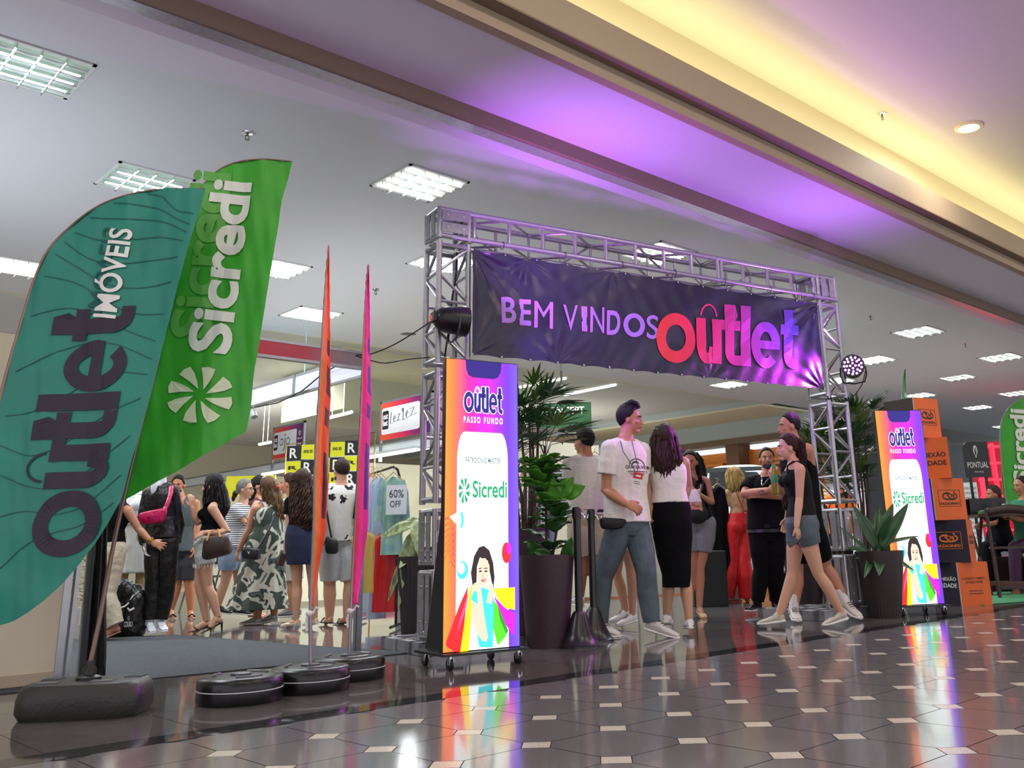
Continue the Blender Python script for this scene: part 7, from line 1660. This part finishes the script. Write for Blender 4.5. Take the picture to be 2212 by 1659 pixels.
# black goods bag by the leather mannequin
c = back(276, 1377, .12); M = frame(c, RIGHT*1, AWAY) @ Matrix.Diagonal((.68, .72, 1.0, 1)); t = thing('goods_bag', 'big black plastic bag sack reading G COURO beside the leather mannequin', 'bag', c)
b = MB(); b.tube([(-.16, .0, .0), (-.16, 0, .05), (-.15, .0, .25), (-.12, .0, .36)], [(.17, .15), (.19, .17), (.18, .16), (.10, .08)], 18, ax=(1, 0, 0)); b.tube([(.08, 0, 0), (.08, 0, .06), (.07, 0, .33), (.05, 0, .37)], [(.13, .14), (.145, .16), (.15, .15), (.12, .1)], 18, ax=(1, 0, 0)); b.ell((-.12, 0, .40), (.15, .14, .13)); b.ell((.02, .02, .38), (.13, .12, .10))
o = b.build('sack', mat('black shiny plastic', '#0f1012', .25, bump=(9, .8)), t, M, mods=[('remesh', .012), ('smooth', 2)]); cloth_disp(o, .05, .08)
b = MB(); b.tube([(-.20, -.19, .28), (-.1, -.21, .25), (.02, -.2, .28), (.06, -.18, .31)], .008, 6); b.tube([(.05, -.18, .26), (.09, -.20, .24), (.14, -.18, .26)], .010, 6); b.build('white_cord', white_p, t, M)
b = MB()
for (s_, x0, z0, x1, z1_) in ((text2d('G', .0), .08, .155, .105, .19), (text2d('COURO', .02), .035, .095, .155, .145)): b.shape(sh_fit(s_, x0, z0, x1, z1_), lambda x, y, h: (x, -.215, y), 0)
b.build('lettering', offw, t, M)
# camera on the ceiling
q = atD(1213, 838, 16.0); t = thing('ceiling_globe', 'white globe hanging from the far ceiling above the palm', 'lamp', q)
MB().ell(q, (.075, .075, .065)).build('globe', mat('globe white', '#e4e6dc', .4), t); MB().lathe(q, [(.08, .05), (.08, .075), (.02, .08), (.02, .3)], 16).build('mount', mat('grey mount', '#76766e', .5), t)
MB().cyl(q+Vector((0, 0, .3)), Vector((q.x, q.y, 4.3)), .012).build('rod', alu, t)
# linear lamps of the far hall
for (a, c, lb, z) in (((1115,838),(1222,817),'thin linear ceiling lamp left of the globe',4.3), ((1220,853),(1330,831),'thin linear ceiling lamp right of the globe',4.3), ((700,905),(760,890),'thin linear lamp under the far beams between the edge-on flags',3.2), ((560,960),(585,955),'short linear lamp left of the OJO sign',3.2)):
    p, q = fl(*a, z-.02), fl(*c, z-.02); o = MB().tube([p, q], .03, 6).cyl(p*.7+q*.3, Vector(((p*.7+q*.3).x, (p*.7+q*.3).y, 4.3)), .006).cyl(p*.3+q*.7, Vector(((p*.3+q*.7).x, (p*.3+q*.7).y, 4.3)), .006).build('linear_lamp', mat('linear lamp', '#ffffff', .4, emit='#fdfdf2', es=3)); tag(o, lb, 'lamp', 'linear ceiling lamps')
for (x, y) in ((8, 17), (13, 17), (18, 17), (8, 24), (14, 24), (1, 17), (1, 12)): area('hall_light', (x, y, 4.2 if y > 13 else 3.9), 1.2, 150, (1, .98, .9), spread=2.8)
for (x, y) in ((3, 19), (10, 21), (17, 19), (8, 26)): area('far_hall_fill', (x, y, 2.4), 3, 60, (1, .98, .9), (0, 0, 1))  # added upward fill, no fittings, brightens the far hall ceiling
# dropped beams and soffits in the far hall
def bxs(n, x0, y0, z0, x1, y1, z1_, m): struct(MB().box((x0, y0, z0), (x1, y1, z1_)).build('trim_%d' % n, m))
p1_ = aty(745, 848, 15.5); p2_ = aty(905, 868, 15.5)
bxs(20, p1_.x, 15.5, 3.35, p2_.x+.2, 18, 4.3, mat('sage plaster', '#b6bba6', .8)); bxs(21, aty(742, 760, 14.6).x, 14.6, 3.95, 12.5, 15.6, 4.3, cream2)
# pale blue, faintly emissive slab hung below the far ceiling
z = 3.0; P = [fl(500, 893, z), fl(655, 853, z), fl(640, 845, z), fl(560, 838, z), fl(480, 850, z)]
b = MB(); b.add([tuple(p_) for p_ in P]+[(p_.x, p_.y, z+.03) for p_ in P], [(4, 3, 2, 1, 0), (5, 6, 7, 8, 9)]+[(i, (i+1) % 5, 5+(i+1) % 5, 5+i) for i in range(5)])
for p_ in P[:2]: b.cyl(p_, Vector((p_.x, p_.y, 4.3 if p_.y > 13 else 4.0)), .008)
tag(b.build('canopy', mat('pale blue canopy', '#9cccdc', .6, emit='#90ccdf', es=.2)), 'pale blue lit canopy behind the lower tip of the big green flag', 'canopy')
# chair and dark things behind the bearded man
c = fl(420, 1322)+AWAY*.2; c.z = 0; M = frame(c, RIGHT, AWAY); t = thing('folding_chair', 'black folding chair behind the bearded man', 'chair', c)
MB().box((-.2, -.2, .44), (.22, .2, .47)).build('seat', black, t, M); MB().box((-.2, .2, .6), (.22, .23, .85)).build('backrest', black, t, M)
for x in (-.2, .2): MB().tube([(x, -.22, 0), (x, .22, .85)], .012, 6).build('leg', black, t, M); MB().tube([(x, .24, 0), (x, -.18, .45)], .012, 6).build('leg', black, t, M)
o = MB().box((-.35, 0, 0), (.35, .05, .80)).build('low_counter', pan_c, None, frame(fl(500, 1312), RIGHT, AWAY)); tag(o, 'low cream counter panel behind the woman in heels', 'counter')
o = MB().box((-.14, -.1, 0), (.14, .1, .22)).build('gift_bag', mat('grey carton', '#8a8c8c', .6), None, frame(fl(262, 1330)+AWAY*.8, RIGHT, AWAY)); tag(o, 'grey carton on the floor behind the leaning woman', 'box')
# tree shrub far left
c = atD(168, 1290, 9.8); c.z = 0; t = thing('potted_shrub', 'small yellow green shrub behind the leaning woman at the left', 'plant', c); planter(t, c, .12, .16, .25, mat('white pot', '#c8c8c4', .5)); b = MB(); rnd = random.Random(8)
for k in range(120):
    a = rnd.random()*6.28; o_ = c+Vector(((rnd.random()-.5)*.35, (rnd.random()-.5)*.35, .25+.5*rnd.random())); leaf(b, o_, o_+Vector((math.cos(a), math.sin(a), .3))*.07, .02, (0, 0, 1), 0, n=3)
b.build('foliage', mat('olive yellow leaf', '#6a6a34', .5, noise=(20, .5, '#b8a870')), t)
